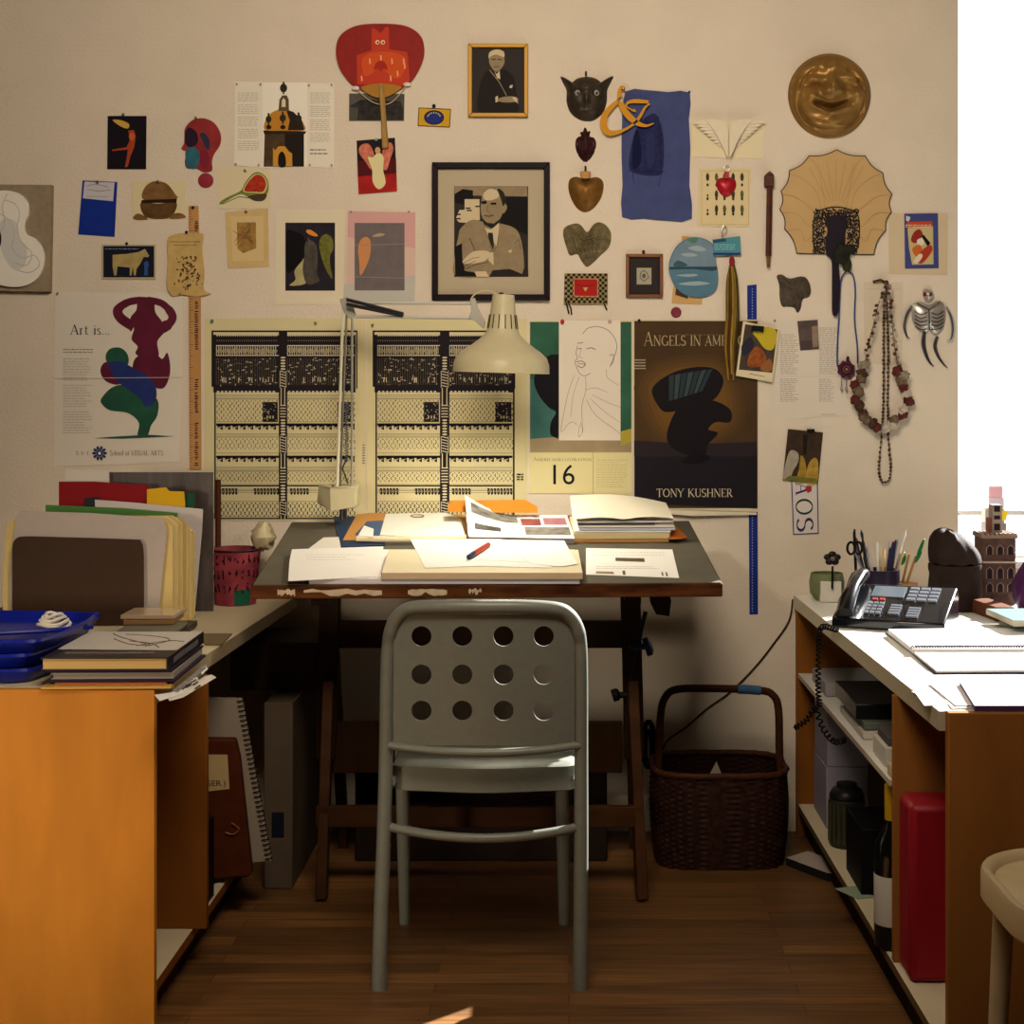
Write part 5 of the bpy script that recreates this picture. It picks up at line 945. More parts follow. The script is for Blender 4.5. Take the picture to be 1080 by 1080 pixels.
TS(Zt([(520, 192), (706, 194), (745, 262), (700, 270), (610, 262)]), WP, off=.0303).done('white_paper', 'white sheet lying right of the red pen on the cream pad', 'paper')
# pen
pe = empty('pen', TP(505, 581, .032), 'red pen with blue cap lying on the white sheets', 'pen')
a, b = TP(494, 587.5, .037), TP(515.5, 574, .037); d = b-a
q = MB(); q.tube([a+d*.22, a+d*.97, b], [.0062, .0062, .004], M('b8321c', .35), 10); q.build('barrel', pe)
q = MB(); q.tube([a-d*.02, a, a+d*.22, a+d*.26], [.002, .0055, .0068, .0064], M('26305c', .35), 10); q.build('cap', pe)
# right-hand note
s = TS(Zt([(770, 216), (1022, 220), (1042, 303), (770, 293)]), WP, off=.0008)
s.poly(Zt([(856, 244), (940, 246), (942, 257), (856, 254)]), g3).greek(*Zt([(790, 226)])[0], *Zt([(1010, 240)])[0], 2, M('b9b4ac'), .4, .1).greek(*Zt([(800, 268)])[0], *Zt([(1000, 278)])[0], 2, M('a9a49c'), .4, .3).poly(Zt([(800, 284), (850, 285), (852, 292), (798, 290)]), g2).poly(Zt([(876, 282), (884, 282), (886, 294), (878, 294)]), g3).poly(Zt([(990, 286), (994, 286), (997, 297), (992, 297)]), g3).poly(Zt([(1002, 286), (1006, 286), (1010, 298), (1004, 298)]), g3)
s.done('printed_sheet', 'single white printed sheet flat on the grey table at its right', 'paper')
# envelope and papers at the back left
TS(Zt([(60, 192), (100, 118), (140, 113), (420, 118), (430, 170), (415, 192)]), MAN, off=.004, t=.002).done('manila_envelope', 'manila envelope at the back of the table, right of the lamp base', 'envelope')
TS(Zt([(95, 176), (130, 138), (200, 134), (200, 186), (110, 190)]), M('4a6080', .6), off=.0065, t=.0005).done('blue_paper', 'slate blue paper on the manila envelope', 'paper')
TS(Zt([(168, 178), (185, 116), (360, 112), (405, 130), (418, 186), (300, 182)]), M('dfe0d4', .7), off=.0075, t=.002).done('cream_sheets', 'cream sheets lying on the manila envelope', 'paper')
q = MB(); q.tube([TP(*Zt([p])[0], .014) for p in ((100, 188), (200, 190), (300, 189), (420, 186))], .009, M('ddd0b0', .7), 10, flat=.6); q.build('rolled_paper', label='loosely rolled pale paper along the front of the manila envelope', cat='paper')
TS(Zt([(105, 178), (122, 150), (150, 160), (148, 184)]), WP, off=.020, t=.0006).done('paper_scrap', 'torn white paper scrap on the slate blue paper', 'paper')
q = MB(); q.tube([TP(*p, .012) for p in oval(440, 544, 7, 1.4, 12)], .0012, M('8a6a3a', .4, .6), 5, True); q.build('paper_clip', label='small brass clip on the cream sheets behind the pad', cat='clip')
# orange envelope leaning at the rear edge
OE = M('b8782a', .6); q = MB(); A = TL(.455, TD-.075, .002); pts = [P(472, 540, A.y), P(567, 541, A.y), P(567, 535, A.y+.03), P(554, 527.5, A.y+.05), P(474, 528.5, A.y+.05)]
q.prism(pts, (0, .004, .001), OE); q.build('orange_envelope', label='orange brown envelope propped at the rear of the table', cat='envelope')
# magazine with lifting page
mg_ = empty('magazine', TP(550, 560, .01), 'open magazine with grey and pink pictures at the back of the table', 'magazine')
A, B, Cc, D_ = TP(494, 566, .016), TP(606, 568, .016), TP(598, 543, .022), TP(490.5, 546, .022)
def bil(u, v, lift=0): 
    p = (A*(1-u)+B*u)*(1-v)+(D_*(1-u)+Cc*u)*v
    return p+Vector((0, 0, lift+.055*v*max(0, 1-u*2.2)**1.5+.006*v*(1-u)))
def patch(mb, u0, u1, v0, v1, m, lift=0, n=10):
    vs = [bil(u0+(u1-u0)*i/n, v0+(v1-v0)*j/n, lift) for j in range(n+1) for i in range(n+1)]
    mb.add(vs, [(j*(n+1)+i, j*(n+1)+i+1, (j+1)*(n+1)+i+1, (j+1)*(n+1)+i) for j in range(n) for i in range(n)], m, True)
q = MB(); patch(q, 0, 1, 0, 1, WP); patch(q, 0, 1, 0, 1, WP, -.001)
GP = M('77736c', .5, var=.5, scale=40)
for r_, m_ in (((.05, .5, .62, .9), GP), ((.07, .32, .2, .36), M('55524e', .5, var=.5, scale=40)), ((.53, .72, .52, .82), M('8a4a44', .5, var=.4, scale=40)), ((.75, .97, .55, .85), M('a8707e', .5, var=.2, scale=30)), ((.55, .98, .12, .45), GP)): patch(q, *r_, m_, .0008, 4)
q.build('open_page', mg_)
q = MB(); vs = [A, B, Cc, D_]; q.prism([v-tn*.014 for v in vs], tn*.0125, M('c9c6c0', .7, var=.2, scale=100, stretch=(.2, .2, 9)), M('8d8a86', .7)); q.build('page_block', mg_)
TS(Zt([(700, 122), (735, 120), (742, 165), (720, 185), (705, 140)]), M('8a3226', .6), off=.002, t=.004).done('red_folder', 'small red folder corner between magazine and the tall paper stack', 'folder')
# paper stack on the right
random.seed(8); O = TP(606, 573, 0); wd = TP(708, 574, 0)-O; wd = wd.length; h = .0008
lay = [(.008, MAN, 'manila folder at the bottom of the tall paper stack'), (.016, M('d8c89a', .7), 'thick cream folder low in the tall paper stack'), (.004, WP, 'white sheets in the middle of the tall paper stack'), (.005, M('b9bccb', .6), 'pale bluish booklet in the tall paper stack'), (.005, WP2, 'off-white booklet above the bluish one in the tall stack'), (.003, M('3a3c48', .5), 'dark magazine near the top of the tall paper stack'), (.005, WP, 'white booklet second from the top of the tall stack')]
for i, (t, m_, lb) in enumerate(lay):
    j = random.uniform(-.006, .006); a_ = random.uniform(-.03, .03); u = (tx*math.cos(a_)+ty*math.sin(a_)); v = (ty*math.cos(a_)-tx*math.sin(a_)); w_ = wd-(0 if i != 5 else .05); c = O+tn*h+tx*(j+.002*i)+ty*(.003*i)
    q = MB(); q.prism([c, c+u*w_, c+u*w_+v*.21, c+v*.21], tn*t, m_); q.build('stacked_paper', label=lb, cat='paper', bevel=.0006); h += t+.0012
vs = []; c = O+tn*(h+.001)+tx*.0+ty*.01; n = 10
for j in range(n+1):
    for i in range(n+1):
        u, v = i/n, j/n; lift = .004+.022*v*(1-u)+.012*math.sin(PI*u)*(v)+.006*abs(math.sin(2*PI*u))*(1-v)
        vs.append(c+tx*(u*(wd+.012)-.004)+ty*(v*.21-.008+.008*u)+tn*lift)
q = MB(); fs = [(j*(n+1)+i, j*(n+1)+i+1, (j+1)*(n+1)+i+1, (j+1)*(n+1)+i) for j in range(n) for i in range(n)]
q.add(vs, fs, M('dcd5c0', .7), True); q.add([v+tn*.0012 for v in vs], fs, M('dcd5c0', .7), True); q.build('curled_paper', label='curled cream sheet topmost on the tall paper stack', cat='paper')
TS(Zt([(1000, 158), (1030, 150), (1066, 183), (1050, 188), (1010, 190)]), M('b8672a', .6), off=.012, t=.001).done('orange_slip', 'orange slip sticking out right of the tall paper stack', 'paper')
# crumpled scraps at left
random.seed(4); q = MB(); q.ell(P(277, 566, 4.37)+Vector((0, 0, 0)), (.034, .03, .036), M('c9bd98', .8), n=8, f=lambda v: 1+random.uniform(-.22, .22)); o = q.build('crumpled_paper', label='crumpled cream paper tucked between painted pot and table corner', cat='paper')

# ------------------------------------------------------------ desk lamp
LC = M('c2b894', .35, var=.03); CR = M('c9c6ba', .25, .6); DKM = M('4a4a50', .35, .7)
YL = 4.33
lp = empty('desk_lamp', P(358, 540, YL), 'beige swing-arm desk lamp clamped to the back of the drafting table', 'lamp')
q = MB(); q.prism([P(348, 514, YL-.04), P(376, 513, YL-.04), P(375, 535.5, YL-.04), P(349, 539, YL-.04)], (0, .07, 0), LC)
q.prism([P(348, 514, YL-.04), P(336, 510, YL+.02), P(334, 530, YL+.02), P(349, 539, YL-.04)], (.002, .05, 0), LC); q.build('base_housing', lp, bevel=.003)
cl = TL(.215, .0, 0)
q = MB(); q.tube([P(362, 530, YL), P(362, 548, YL)], .010, DKM, 10); q.build('clamp_stem', lp)
q = MB(); q.tube([P(355.5, 516, YL-.01), P(362, 322, YL)], .0042, M('d8d2ba', .3, .1), 8); q.build('arm_rod', lp)
q = MB(); q.tube([P(371, 516, YL-.01), P(371.5, 330, YL)], .0036, CR, 8); q.build('arm_rod', lp)
q = MB(); q.tube([P(358.5, 516, YL+.01), P(366, 322, YL+.01)], .003, M('8f8c80', .3, .4), 8); q.build('arm_rod', lp)
q = MB(); pts = [P(365.5+math.cos(a*.9)*1.9, 424+a*.42, YL+math.sin(a*.9)*.005) for a in range(0, 150)]; q.tube(pts, .0014, M('6a7084', .3, .6), 5); q.build('spring', lp)
q = MB(); q.tube([P(366, 483, YL), P(361, 494, YL), P(367, 510, YL)], .0025, DKM, 6); q.build('spring_hook', lp)
q = MB(); q.prism([P(x, y, YL-.006) for x, y in ((358, 316), (366, 313), (372, 322), (376, 334), (368, 336), (362, 328))], (0, .012, 0), CR); q.build('elbow_plate', lp, bevel=.001)
YH = 4.13
q = MB(); q.tube([P(366, 319.5, YL), P(499, 320, YH)], .0042, M('e4e2da', .25, .2), 8); q.build('arm_rod', lp)
q = MB(); q.tube([P(373, 334, YL), P(499, 335.5, YH)], .0042, M('e4e2da', .25, .2), 8); q.build('arm_rod', lp)
for dy in (0, 5): q = MB(); q.tube([P(366, 316+dy, YL-.03), P(425, 331+dy*.4, YL-.09)], .0048, DKM, 8); q.build('spring', lp)
q = MB(); q.prism([P(x, y, YH-.01) for x, y in ((496, 316), (501, 314), (504, 325), (512, 340), (510, 347), (500, 338), (494, 336), (497, 328))], (0, .014, 0), CR); q.build('head_bracket', lp, bevel=.001)
q = MB(); q.tube([P(x, y, YH) for x, y in smooth([(496, 318), (500, 311), (510, 307), (520, 308), (526, 314)], False, 4)], .002, M('c9bf98', .5), 6); q.build('cable', lp)
# shade
s_ = YH/K; scx = (528.5-CX)*s_; R_ = rot(0, math.radians(1.8), 0)
zpx = lambda y: CH-(y-CY)*s_; z0 = zpx(393)
prof_px = [(11.5, 311), (12.3, 318), (13.5, 330), (15.5, 345), (18, 352), (24, 358), (33, 365), (42, 371), (48, 377), (50.5, 384), (51, 393)]
q = MB(); prof = [(r*s_, zpx(y)-z0) for r, y in prof_px]; inn = [((r-.7)*s_, zpx(y)-z0-.0012) for r, y in prof_px[::-1]]; inn[0] = (50.4*s_, 0)
q.lathe((scx, YH, z0), [(0, prof[0][1])]+prof+inn+[(0, inn[-1][1])], LC, 48, R_); sh = q.build('lamp_shade', lp)
q = MB()
for k in range(14):
    a = 2*PI*k/14; p0 = R_ @ Vector((14.1*s_*math.cos(a), 14.1*s_*math.sin(a), zpx(332)-z0)); p1 = R_ @ Vector((16.2*s_*math.cos(a), 16.2*s_*math.sin(a), zpx(347)-z0)); q.tube([Vector((scx, YH, z0))+p0, Vector((scx, YH, z0))+p1], .0015, M('3a3626', .5), 5)
q.build('vent_slots', sh, kind='stuff')
q = MB(); q.tube([P(528.5, 311, YH), P(528.5, 308.5, YH)], .006, DKM, 8); q.build('switch', lp)
bm, nt, b = node_mat('bulb_glow'); b.inputs['Emission Color'].default_value = (1, .86, .62, 1); b.inputs['Emission Strength'].default_value = 12
q = MB(); q.ell((scx, YH, z0+.045), (.024, .024, .032), bm, n=10); q.build('bulb', lp)
light('desk_lamp_light', 'SPOT', (scx, YH, z0+.012), (-.05, -.08, -1), 15, (1, .92, .74), .022, spot=2.75).parent = None

# ============================================================ left worktop
CP_ = (Vector((0, 0, 1)), Vector((0, 0, HZ)))
def CS(pts, m, off=.0006, t=.0006, side=None): return Sheet(pts, m, off=off, t=t, plane=CP_, side=side)
def stand(name, label, cat, top, D, t, m, lean=0.0, side=None, group=None, rough=None, xs=None, **k):
    """a sheet or folder standing on the worktop: top outline in px (left to right), dropped to the worktop at distance D"""
    tp = [P(x, y, D+lean) for x, y in top]; xs = xs or (tp[0].x, tp[-1].x)
    pts = [Vector((xs[0], D, HZ+.001))]+tp+[Vector((xs[1], D, HZ+.001))]
    q = MB(); q.prism(pts, (0, t, 0), m, side); return q.build(name, label=label, cat=cat, group=group, bevel=k.get('bevel', 0))
CRF = M('cdb477', .7, var=.04); GRP = M('b0a39a', .7, var=.03)
stand('metal_bookend', 'large dark brown bookend plate with rounded corners holding the folders', 'bookend', smooth([(13, 590), (13.2, 575), (17, 568), (26, 565.8), (60, 566.5), (140, 569), (148, 571), (151, 580), (151.5, 600)], False, 4), 3.93, .004, M('3d2b1f', .5, var=.08))
stand('grey_folder', 'pale grey folder directly behind the dark bookend', 'folder', [(10, 600), (17, 545), (22, 539), (95, 541), (172, 547), (176, 560), (168, 640)], 3.945, .004, GRP)
for i, (x0, x1, yt, m_) in enumerate(((3, 182, 547, CRF), (6, 187, 545, M('d3bd84', .7)), (30, 192, 544, CRF), (35, 198, 545.5, M('bfa66a', .7)), (33, 202, 551, M('d3bd84', .7)), (40, 205, 553, CRF))):
    stand('manila_folder', ['widest cream folder with left edge peeping out behind the grey folder', 'cream folder second behind the grey folder', 'cream folder in the middle of the standing row', 'darker cream folder fourth in the standing row', 'cream folder near the back of the row, cut low', 'cream folder last before the tall white card'][i], 'folder', [(x0, 620), (x0+4, yt+6), (x0+14, yt), (x1-10, yt), (x1, yt+8)], 3.957+i*.018, .008, m_, group='cream folders in the upright row')
stand('green_folder', 'green folder top edge above the cream folders', 'folder', [(48, 532.5), (130, 536), (187, 541), (187, 545)], 4.07, .004, M('4c7a3e', .6))
stand('white_card', 'white card standing behind the cream folders at the right', 'paper', [(100, 527), (140, 530), (214, 537), (213, 560)], 4.085, .003, M('c2bab8', .7), xs=(P(104, 0, 4.085).x, P(205, 0, 4.085).x))
stand('yellow_folder', 'bright yellow folder standing in the row', 'folder', [(155, 516), (175, 514), (178, 518), (194, 518.5), (195, 530)], 4.10, .004, M('d0a41c', .5))
stand('green_card', 'small dark green card right of the yellow folder', 'card', [(188, 520), (205, 520.5), (205, 535)], 4.115, .003, M('1f4a32', .5))
stand('black_card', 'short black card peeping in front of the red folder', 'card', [(89, 525), (103, 524), (104, 530)], 4.108, .003, M('2a2a2c', .5))
stand('red_folder', 'deep red folder standing above the cream folders', 'folder', [(62, 508), (100, 508), (155, 512), (156, 520)], 4.125, .006, M('84161c', .5))
stand('red_folder', 'dusty red folder fading right behind the bright red one', 'folder', [(95, 520), (115, 510), (157, 511), (158, 530)], 4.14, .004, M('7a3038', .6))
stand('white_pad', 'white pad with a small ink curl standing behind the red folder', 'paper', [(69, 495), (115, 497), (115, 520)], 4.16, .006, M('d0c8bc', .7))
stand('mounted_photograph', 'large dark streaky photograph standing upright behind the folders', 'photograph', [(115, 498), (225, 498), (225, 520)], 4.18, .004, M('4a413e', .4, var=.45, scale=9, stretch=(3, 1, .6)), side=M('c9c2b4', .6))
q = MB(); q.tube([Vector((P(230, 520, 4.40).x, 4.40, HZ+.002)), P(230, 506, 4.44)], .008, M('4a2418', .5), 8); q.build('wooden_stick', label='thin reddish brown stick standing behind the painted pot', cat='stick')
# painted pot
bk = empty('painted_pot', G(248, 637, HZ), 'red and pink pot painted with dark handwriting beside the drafting table', 'pot')
c = G(248, 637, HZ); yb = c.y; R1 = 27*yb/K; R0 = 21.5*yb/K; zt = CH-(579-CY)*yb/K-HZ
q = MB(); q.lathe(c+Vector((0, 0, .001)), [(0, 0), (R0, 0), (R1, zt), (R1-.004, zt), (R0-.004, .006), (0, .006)], M('8c3a44', .5, var=.35, scale=18), 36); q.build('body', bk)
q = MB(); q.tube([c+Vector((R1*math.cos(a*PI/16), R1*math.sin(a*PI/16), zt)) for a in range(32)], .003, M('26181a', .4), 6, True); q.build('rim', bk)
random.seed(12); q = MB()
for row in range(3):
    for k in range(11):
        a0 = -PI*.95+k*PI*.085; v = .25+row*.26
        for t in range(3):
            a1, a2 = a0+random.uniform(0, .12), a0+random.uniform(0, .14); v1, v2 = v+random.uniform(-.02, .16), v+random.uniform(-.02, .16)
            f = lambda a, v_: c+Vector(((R0+(R1-R0)*v_+.0008)*math.cos(a), (R0+(R1-R0)*v_+.0008)*math.sin(a), zt*v_))
            q.tube([f(a1, v1), f((a1+a2)/2, (v1+v2)/2), f(a2, v2)], .0016, M('2c0f1a', .6), 5)
q.build('handwriting', bk, kind='stuff')
q = MB(); f = lambda a, v_: c+Vector(((R0+(R1-R0)*v_+.001)*math.cos(a), (R0+(R1-R0)*v_+.001)*math.sin(a), zt*v_)); q.add([f(-PI*.45+i*.1, v_) for v_ in (.02, .3) for i in range(9)], [(i, i+1, i+10, i+9) for i in range(8)], M('1f5a44', .5)); q.build('green_patch', bk)
# small stack of cases
def blk(px, py, w, d, z, t, m, side=None, a=0, **k):
    """flat box whose near left bottom corner is seen at px,py on the worktop plane z"""
    A = G(px, py, z); u = Vector((math.cos(a), math.sin(a), 0)); v = Vector((-math.sin(a), math.cos(a), 0)); q = MB(); q.prism([A, A+u*w, A+u*w+v*d, A+v*d], (0, 0, t), m, side); return q
blk(124, 672, .155, .17, HZ+.001, .013, M('17161c', .4), a=.06).build('black_case', label='black flat case at the bottom of the small stack', cat='case', bevel=.001)
blk(122, 670, .135, .15, HZ+.0155, .008, M('6f6a5c', .5), a=.05).build('grey_booklet', label='grey booklet under the small clear cases', cat='booklet', bevel=.001)
blk(130, 659, .117, .125, HZ+.025, .011, M('a57a44', .5), M('8c6a48', .6), a=.05).build('disc_case', label='tan disc case, second from the top of the small stack', cat='case', bevel=.001)
blk(127, 653, .125, .125, HZ+.0375, .010, M('c2a985', .25, coat=.6), M('b39c86', .3), a=.0).build('disc_case', label='clear disc case topmost on the small stack near the folders', cat='case', bevel=.001)
CS(z_([(800, 725), (945, 725), (900, 770), (835, 768)], 0, 480), M('7a6c50', .6), t=.003).done('brown_card', 'flat brown grey card on the left worktop beside the book stack', 'card')
# papers and book stack at the front
random.seed(17)
for i, (pts, m_, lb) in enumerate((([(680, 985), (810, 905), (860, 893), (880, 904), (745, 985), (690, 1000)], WP2, 'white paper flap jutting over the left worktop edge'), ([(628, 975), (700, 965), (835, 850), (845, 870), (740, 970), (650, 1000)], WP, 'printed magazine pages fanned out under the book stack'), ([(700, 960), (835, 848), (838, 866), (725, 962)], M('8a8580', .6, var=.5, scale=60), 'grey photo page under the book stack'))):
    s = CS(z_(pts, 0, 480), m_, off=.0006+i*.0012); s.h += 0
    if i == 1:
        for k in range(16): x, y = random.uniform(690, 810), random.uniform(890, 950); s.mb.poly([s.at(*p, s.h+.0002) for p in z_([(x, y), (x+22, y-14), (x+26, y-8), (x+4, y+6)], 0, 480)], g3)
    s.done('magazine_page', lb, 'paper')
def book(px0, px1, py, yD, depth, z, t, cov, pages, name, label, a=0.0, spine=True, cat='book'):
    A = P(px0, py, yD); w = (px1-px0)*yD/K; A.z = z; r = empty(name, A, label, cat)
    u = Vector((math.cos(a), math.sin(a), 0)); v = Vector((-math.sin(a), math.cos(a), 0)); ct = .0022
    F = lambda x, y, zz: A+u*x+v*y+Vector((0, 0, zz))
    q = MB(); q.prism([F(0, 0, 0), F(w, 0, 0), F(w, depth, 0), F(0, depth, 0)], (0, 0, ct), cov); q.prism([F(0, 0, t-ct), F(w, 0, t-ct), F(w, depth, t-ct), F(0, depth, t-ct)], (0, 0, ct), cov)
    if spine: q.prism([F(w-.003, 0, ct), F(w, 0, ct), F(w, depth, ct), F(w-.003, depth, ct)], (0, 0, t-2*ct), cov)
    q.build('cover', r); q = MB(); q.prism([F(.003, .004, ct), F(w-.003, .004, ct), F(w-.003, depth-.004, ct), F(.003, depth-.004, ct)], (0, 0, t-2*ct), pages); q.build('pages', r)
    return r, F, w
PG = M('c6a468', .8, var=.08, scale=60, stretch=(.05, .05, 6)); GPG = M('8f8377', .8, var=.1, scale=60, stretch=(.05, .05, 6))
z = HZ+.004
blk(43, 727, .248, .29, z-.0015, .004, M('c79a4e', .6), a=.03).build('manila_envelope', label='yellow manila envelope beneath the book stack', cat='envelope'); z += .0035
blk(58, 722, .215, .29, z, .003, M('b5592a', .6), a=.02).build('orange_folder', label='orange folder under the grey magazine in the book stack', cat='folder'); z += .004
book(52, 184, 722, 3.125, .29, z, .005, M('2a2438', .5), M('3a3450', .6), 'thin_book', 'thin dark purple booklet, third from the top of the book stack', .02); z += .006
book(54, 182, 716, 3.125, .29, z, .012, M('8d8378', .5), GPG, 'magazine', 'grey magazine directly under the big white-covered book', .035, cat='magazine'); z += .0125
book(48, 180, 716, 3.125, .30, z, .004, M('241a2a', .5), GPG, 'thin_book', 'very thin black booklet right under the big book', .02); z += .0045
bkr, F, w = book(43, 176.5, 707, 3.125, .33, z, .0245, M('1d1718', .4), PG, 'hardcover_book', 'big hardcover book with pale drawing and black title band, topmost', .015)
q = MB(); e = .0248; q.poly([F(.002, .10, e), F(w-.002, .085, e), F(w-.002, .328, e), F(.002, .328, e)], M('c3bcb2', .45)); 
for pts in ([(.06, .30), (.09, .25), (.14, .19), (.18, .14), (.13, .16), (.08, .23)], [(.12, .20), (.17, .17), (.20, .12)], [(.15, .14), (.20, .20), (.235, .19)], [(.09, .29), (.16, .26), (.20, .21), (.17, .13)]):
    q.tube([F(a_, b_, e+.0003) for a_, b_ in smooth(pts, False, 5)], .0012, M('6a5a52', .6), 4)
random.seed(2)
for k in range(26): x = .03+k*.0068; q.poly([F(x, .045+random.uniform(0, .006), e+.0002), F(x+.005, .045, e+.0002), F(x+.005, .062+random.uniform(0, .01), e+.0002), F(x, .06, e+.0002)], M('8c7f74', .6))
for k in range(5): x = .03+k*.03; q.poly([F(x, .02, e+.0002), F(x+.02, .02, e+.0002), F(x+.02, .026, e+.0002), F(x, .026, e+.0002)], M('5c5248', .6))
q.build('cover_print', bkr)
q = MB()
for k in range(14): y0 = .05+k*.016; q.poly([F(w+.0004, y0, .006), F(w+.0004, y0+.010, .006), F(w+.0004, y0+.010, .018), F(w+.0004, y0, .018)], M('7a7270', .6))
q.build('spine_print', bkr)
# blue trays
BT = M('0e1d86', .3, var=.1, scale=20)
bt = empty('desk_tray', (-1.19, 3.35, HZ), 'glossy blue plastic stacking trays at the left edge', 'tray')
def tray(z0, x1, y0, y1, hh):
    ol = smooth([(-1.47, y0), (-1.3, y0-.01), (x1-.04, y0-.005), (x1, y0+.04), (x1+.01, (y0+y1)/2), (x1, y1-.04), (x1-.04, y1), (-1.47, y1)], True, 4); c0 = (-1.25, (y0+y1)/2); q = MB(); N = len(ol); lv = [(.0, .006), (.9, .006), (.95, .012), (1.0, hh), (1.02, hh+.002), (1.03, hh-.004), (.97, .003), (.93, 0), (0, 0)]; vs = []
    for t, dz in lv: vs += [Vector((c0[0]+(x-c0[0])*t, c0[1]+(y-c0[1])*t, z0+dz)) for x, y in ol]
    q.add(vs, [(i*N+k, i*N+(k+1) % N, (i+1)*N+(k+1) % N, (i+1)*N+k) for i in range(len(lv)-1) for k in range(N)], BT, True); return q
for k, (z0, x1) in enumerate(((HZ+.001, -1.055), (HZ+.030, -1.06), (HZ+.058, -1.04))): tray(z0, x1, 3.17, 3.55, .028).build('tray_tier', bt)
q = MB(); q.tube([(-1.46, 3.3, HZ+.064), (-1.3, 3.32, HZ+.07), (-1.1, 3.36, HZ+.075), (-1.02, 3.45, HZ+.07)], .005, BT, 8); q.build('handle_bar', bt)
q = MB(); q.tube([P(x, y, 3.62) for x, y in ((-20, 655), (-3, 648), (6, 648), (14, 655), (16, 664))], .01, M('c9b79c', .6), 8); o = q.build('masking_tape', label='cream roll of tape at the left edge in the blue tray', cat='tape')
tp = empty('tape_roll', G(57, 664, HZ+.066), 'white looped cord coil resting on the blue tray', 'cord'); c = G(57, 664, HZ+.066)
for k in range(4): q = MB(); q.tube([c+Vector(((.033-.005*k)*math.cos(a*PI/10), (.033-.005*k)*math.sin(a*PI/10)*.9, .010+.007*k+.004*math.sin(a*PI/5+k))) for a in range(20)], .0038, M('d0c8ba', .5), 7, True); q.build('loop', tp)

# ------------------------------------------------------------ below the left worktop
solid([(-.995, 3.56), (-.805, 3.56), (-.805, 3.66), (-.995, 3.66)], .09, .272, M('151418', .5)).build('black_box', label='black box file standing on the bottom shelf of the left cabinet', cat='box', bevel=.003)
sp = empty('spiral_sketchbook', (-.86, 3.78, .09), 'large pale sketchbook with black wire spiral leaning out of the left cabinet', 'sketchbook')
SY = 3.80; tl, trr, br_, bl_ = P(212, 735, SY), P(255, 737, SY), P(286, 908, SY), P(236, 912, SY)
q = MB(); q.prism([P(190, 735, SY), trr, br_, P(210, 914, SY)], (0, .012, 0), M('8f8272', .7)); q.build('cover', sp)
q = MB()
for k in range(34):
    p = trr.lerp(br_, (k+.5)/34); q.tube([p+Vector((-.012, -.003, 0)), p+Vector((-.004, -.005, .001)), p+Vector((.003, .004, 0)), p+Vector((-.004, .016, 0))], .0014, BLK, 5)
q.build('wire_spiral', sp, kind='stuff')
BR = M('4a220f', .6, var=.15); pf = empty('portfolio', (-.85, 3.72, .09), 'reddish brown leather portfolio with paper label leaning in the left cabinet', 'portfolio')
SY = 3.74; q = MB(); q.prism([P(190, 779, SY), P(247, 780, SY), P(252, 800, SY), P(265, 920, SY), P(262, 925, SY), P(200, 929, SY)], (0, .03, 0), BR); q.build('body', pf, bevel=.004)
q = MB(); q.prism([P(190, 795, SY-.001), P(240, 796, SY-.001), P(242, 832, SY-.001), P(190, 838, SY-.001)], (0, -.001, 0), M('b39a6c', .7)); lb_ = q.build('paper_label', pf)
q = MB(); V, F_ = sans('GER.)'); xs_ = [a for a, b in V]; ys_ = [b for a, b in V]; q.add([P(216+(a-min(xs_))/(max(xs_)-min(xs_))*22, 831-(b-min(ys_))/(max(ys_)-min(ys_))*8, SY-.0025) for a, b in V], F_, BLK); q.build('label_lettering', lb_)
q = MB(); q.tube([P(x, y, SY-.003) for x, y in smooth([(238, 878), (246, 880), (252, 874), (244, 868)], False, 4)], .002, M('8a4a28', .4), 6); q.build('strap', pf)
q = MB(); q.bb(-.755, -.684, 3.99, 4.42, .0, .461, M('55483a', .7, var=.06)); bx = q.build('flat_case', label='tall pale flat case standing on the floor left of the table', cat='case', bevel=.003)
q = MB(); q.bb(-.735, -.705, 3.987, 3.9895, .13, .19, M('141a24', .5)); q.build('dark_tag', bx)
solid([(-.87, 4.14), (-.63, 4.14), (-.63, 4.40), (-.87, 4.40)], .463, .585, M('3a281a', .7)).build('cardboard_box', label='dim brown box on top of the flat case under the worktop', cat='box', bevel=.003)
solid([(-.56, 4.22), (.10, 4.22), (.10, 4.33), (-.56, 4.33)], .001, .262, M('1f1510', .8)).build('storage_box', label='long low dark box added on the floor behind the drafting table legs to darken the wall', cat='box', bevel=.003)  # a dim shape there, built long and dark to darken the wall below the table

# ============================================================ right worktop
GB = M('3c4a3a', .35)
# phone
PHD = M('0f1016', .2, coat=.35); ph = empty('desk_phone', G(935, 662, HZ), 'black office telephone with handset and rows of keys', 'telephone')
A = G(877, 661, HZ+.002); B = G(996, 668, HZ+.002); u = (B-A); w = u.length; u.normalize(); v = Vector((-u.y, u.x, 0)); HH = .085; DD = .19
F = lambda x, y, zz=0: A+u*x+v*y+Vector((0, 0, zz))
sl = lambda x, y, e=0: F(x, y, .022+(HH-.022)*y/DD+e)
q = MB(); q.prism([F(0, 0), F(0, 0, .022), F(0, DD, HH), F(0, DD+.02, HH-.01), F(0, DD+.02, 0)], u*w, PHD); q.build('phone_body', ph, bevel=.004)
q = MB(); 
hs = [sl(.032, -.004, .012), sl(.032, .03, .030), sl(.032, .09, .034), sl(.032, .15, .032), sl(.032, .19, .018)]
q.tube(hs, [.024, .026, .021, .026, .024], PHD, 14, flat=.75); q.build('handset', ph)
q = MB(); q.prism([sl(.07, .12), sl(.15, .12), sl(.15, .175), sl(.07, .175)], Vector((0, 0, .003)), M('5c6670', .12, coat=.8)); q.build('display', ph)
KM = M('62666e', .3)
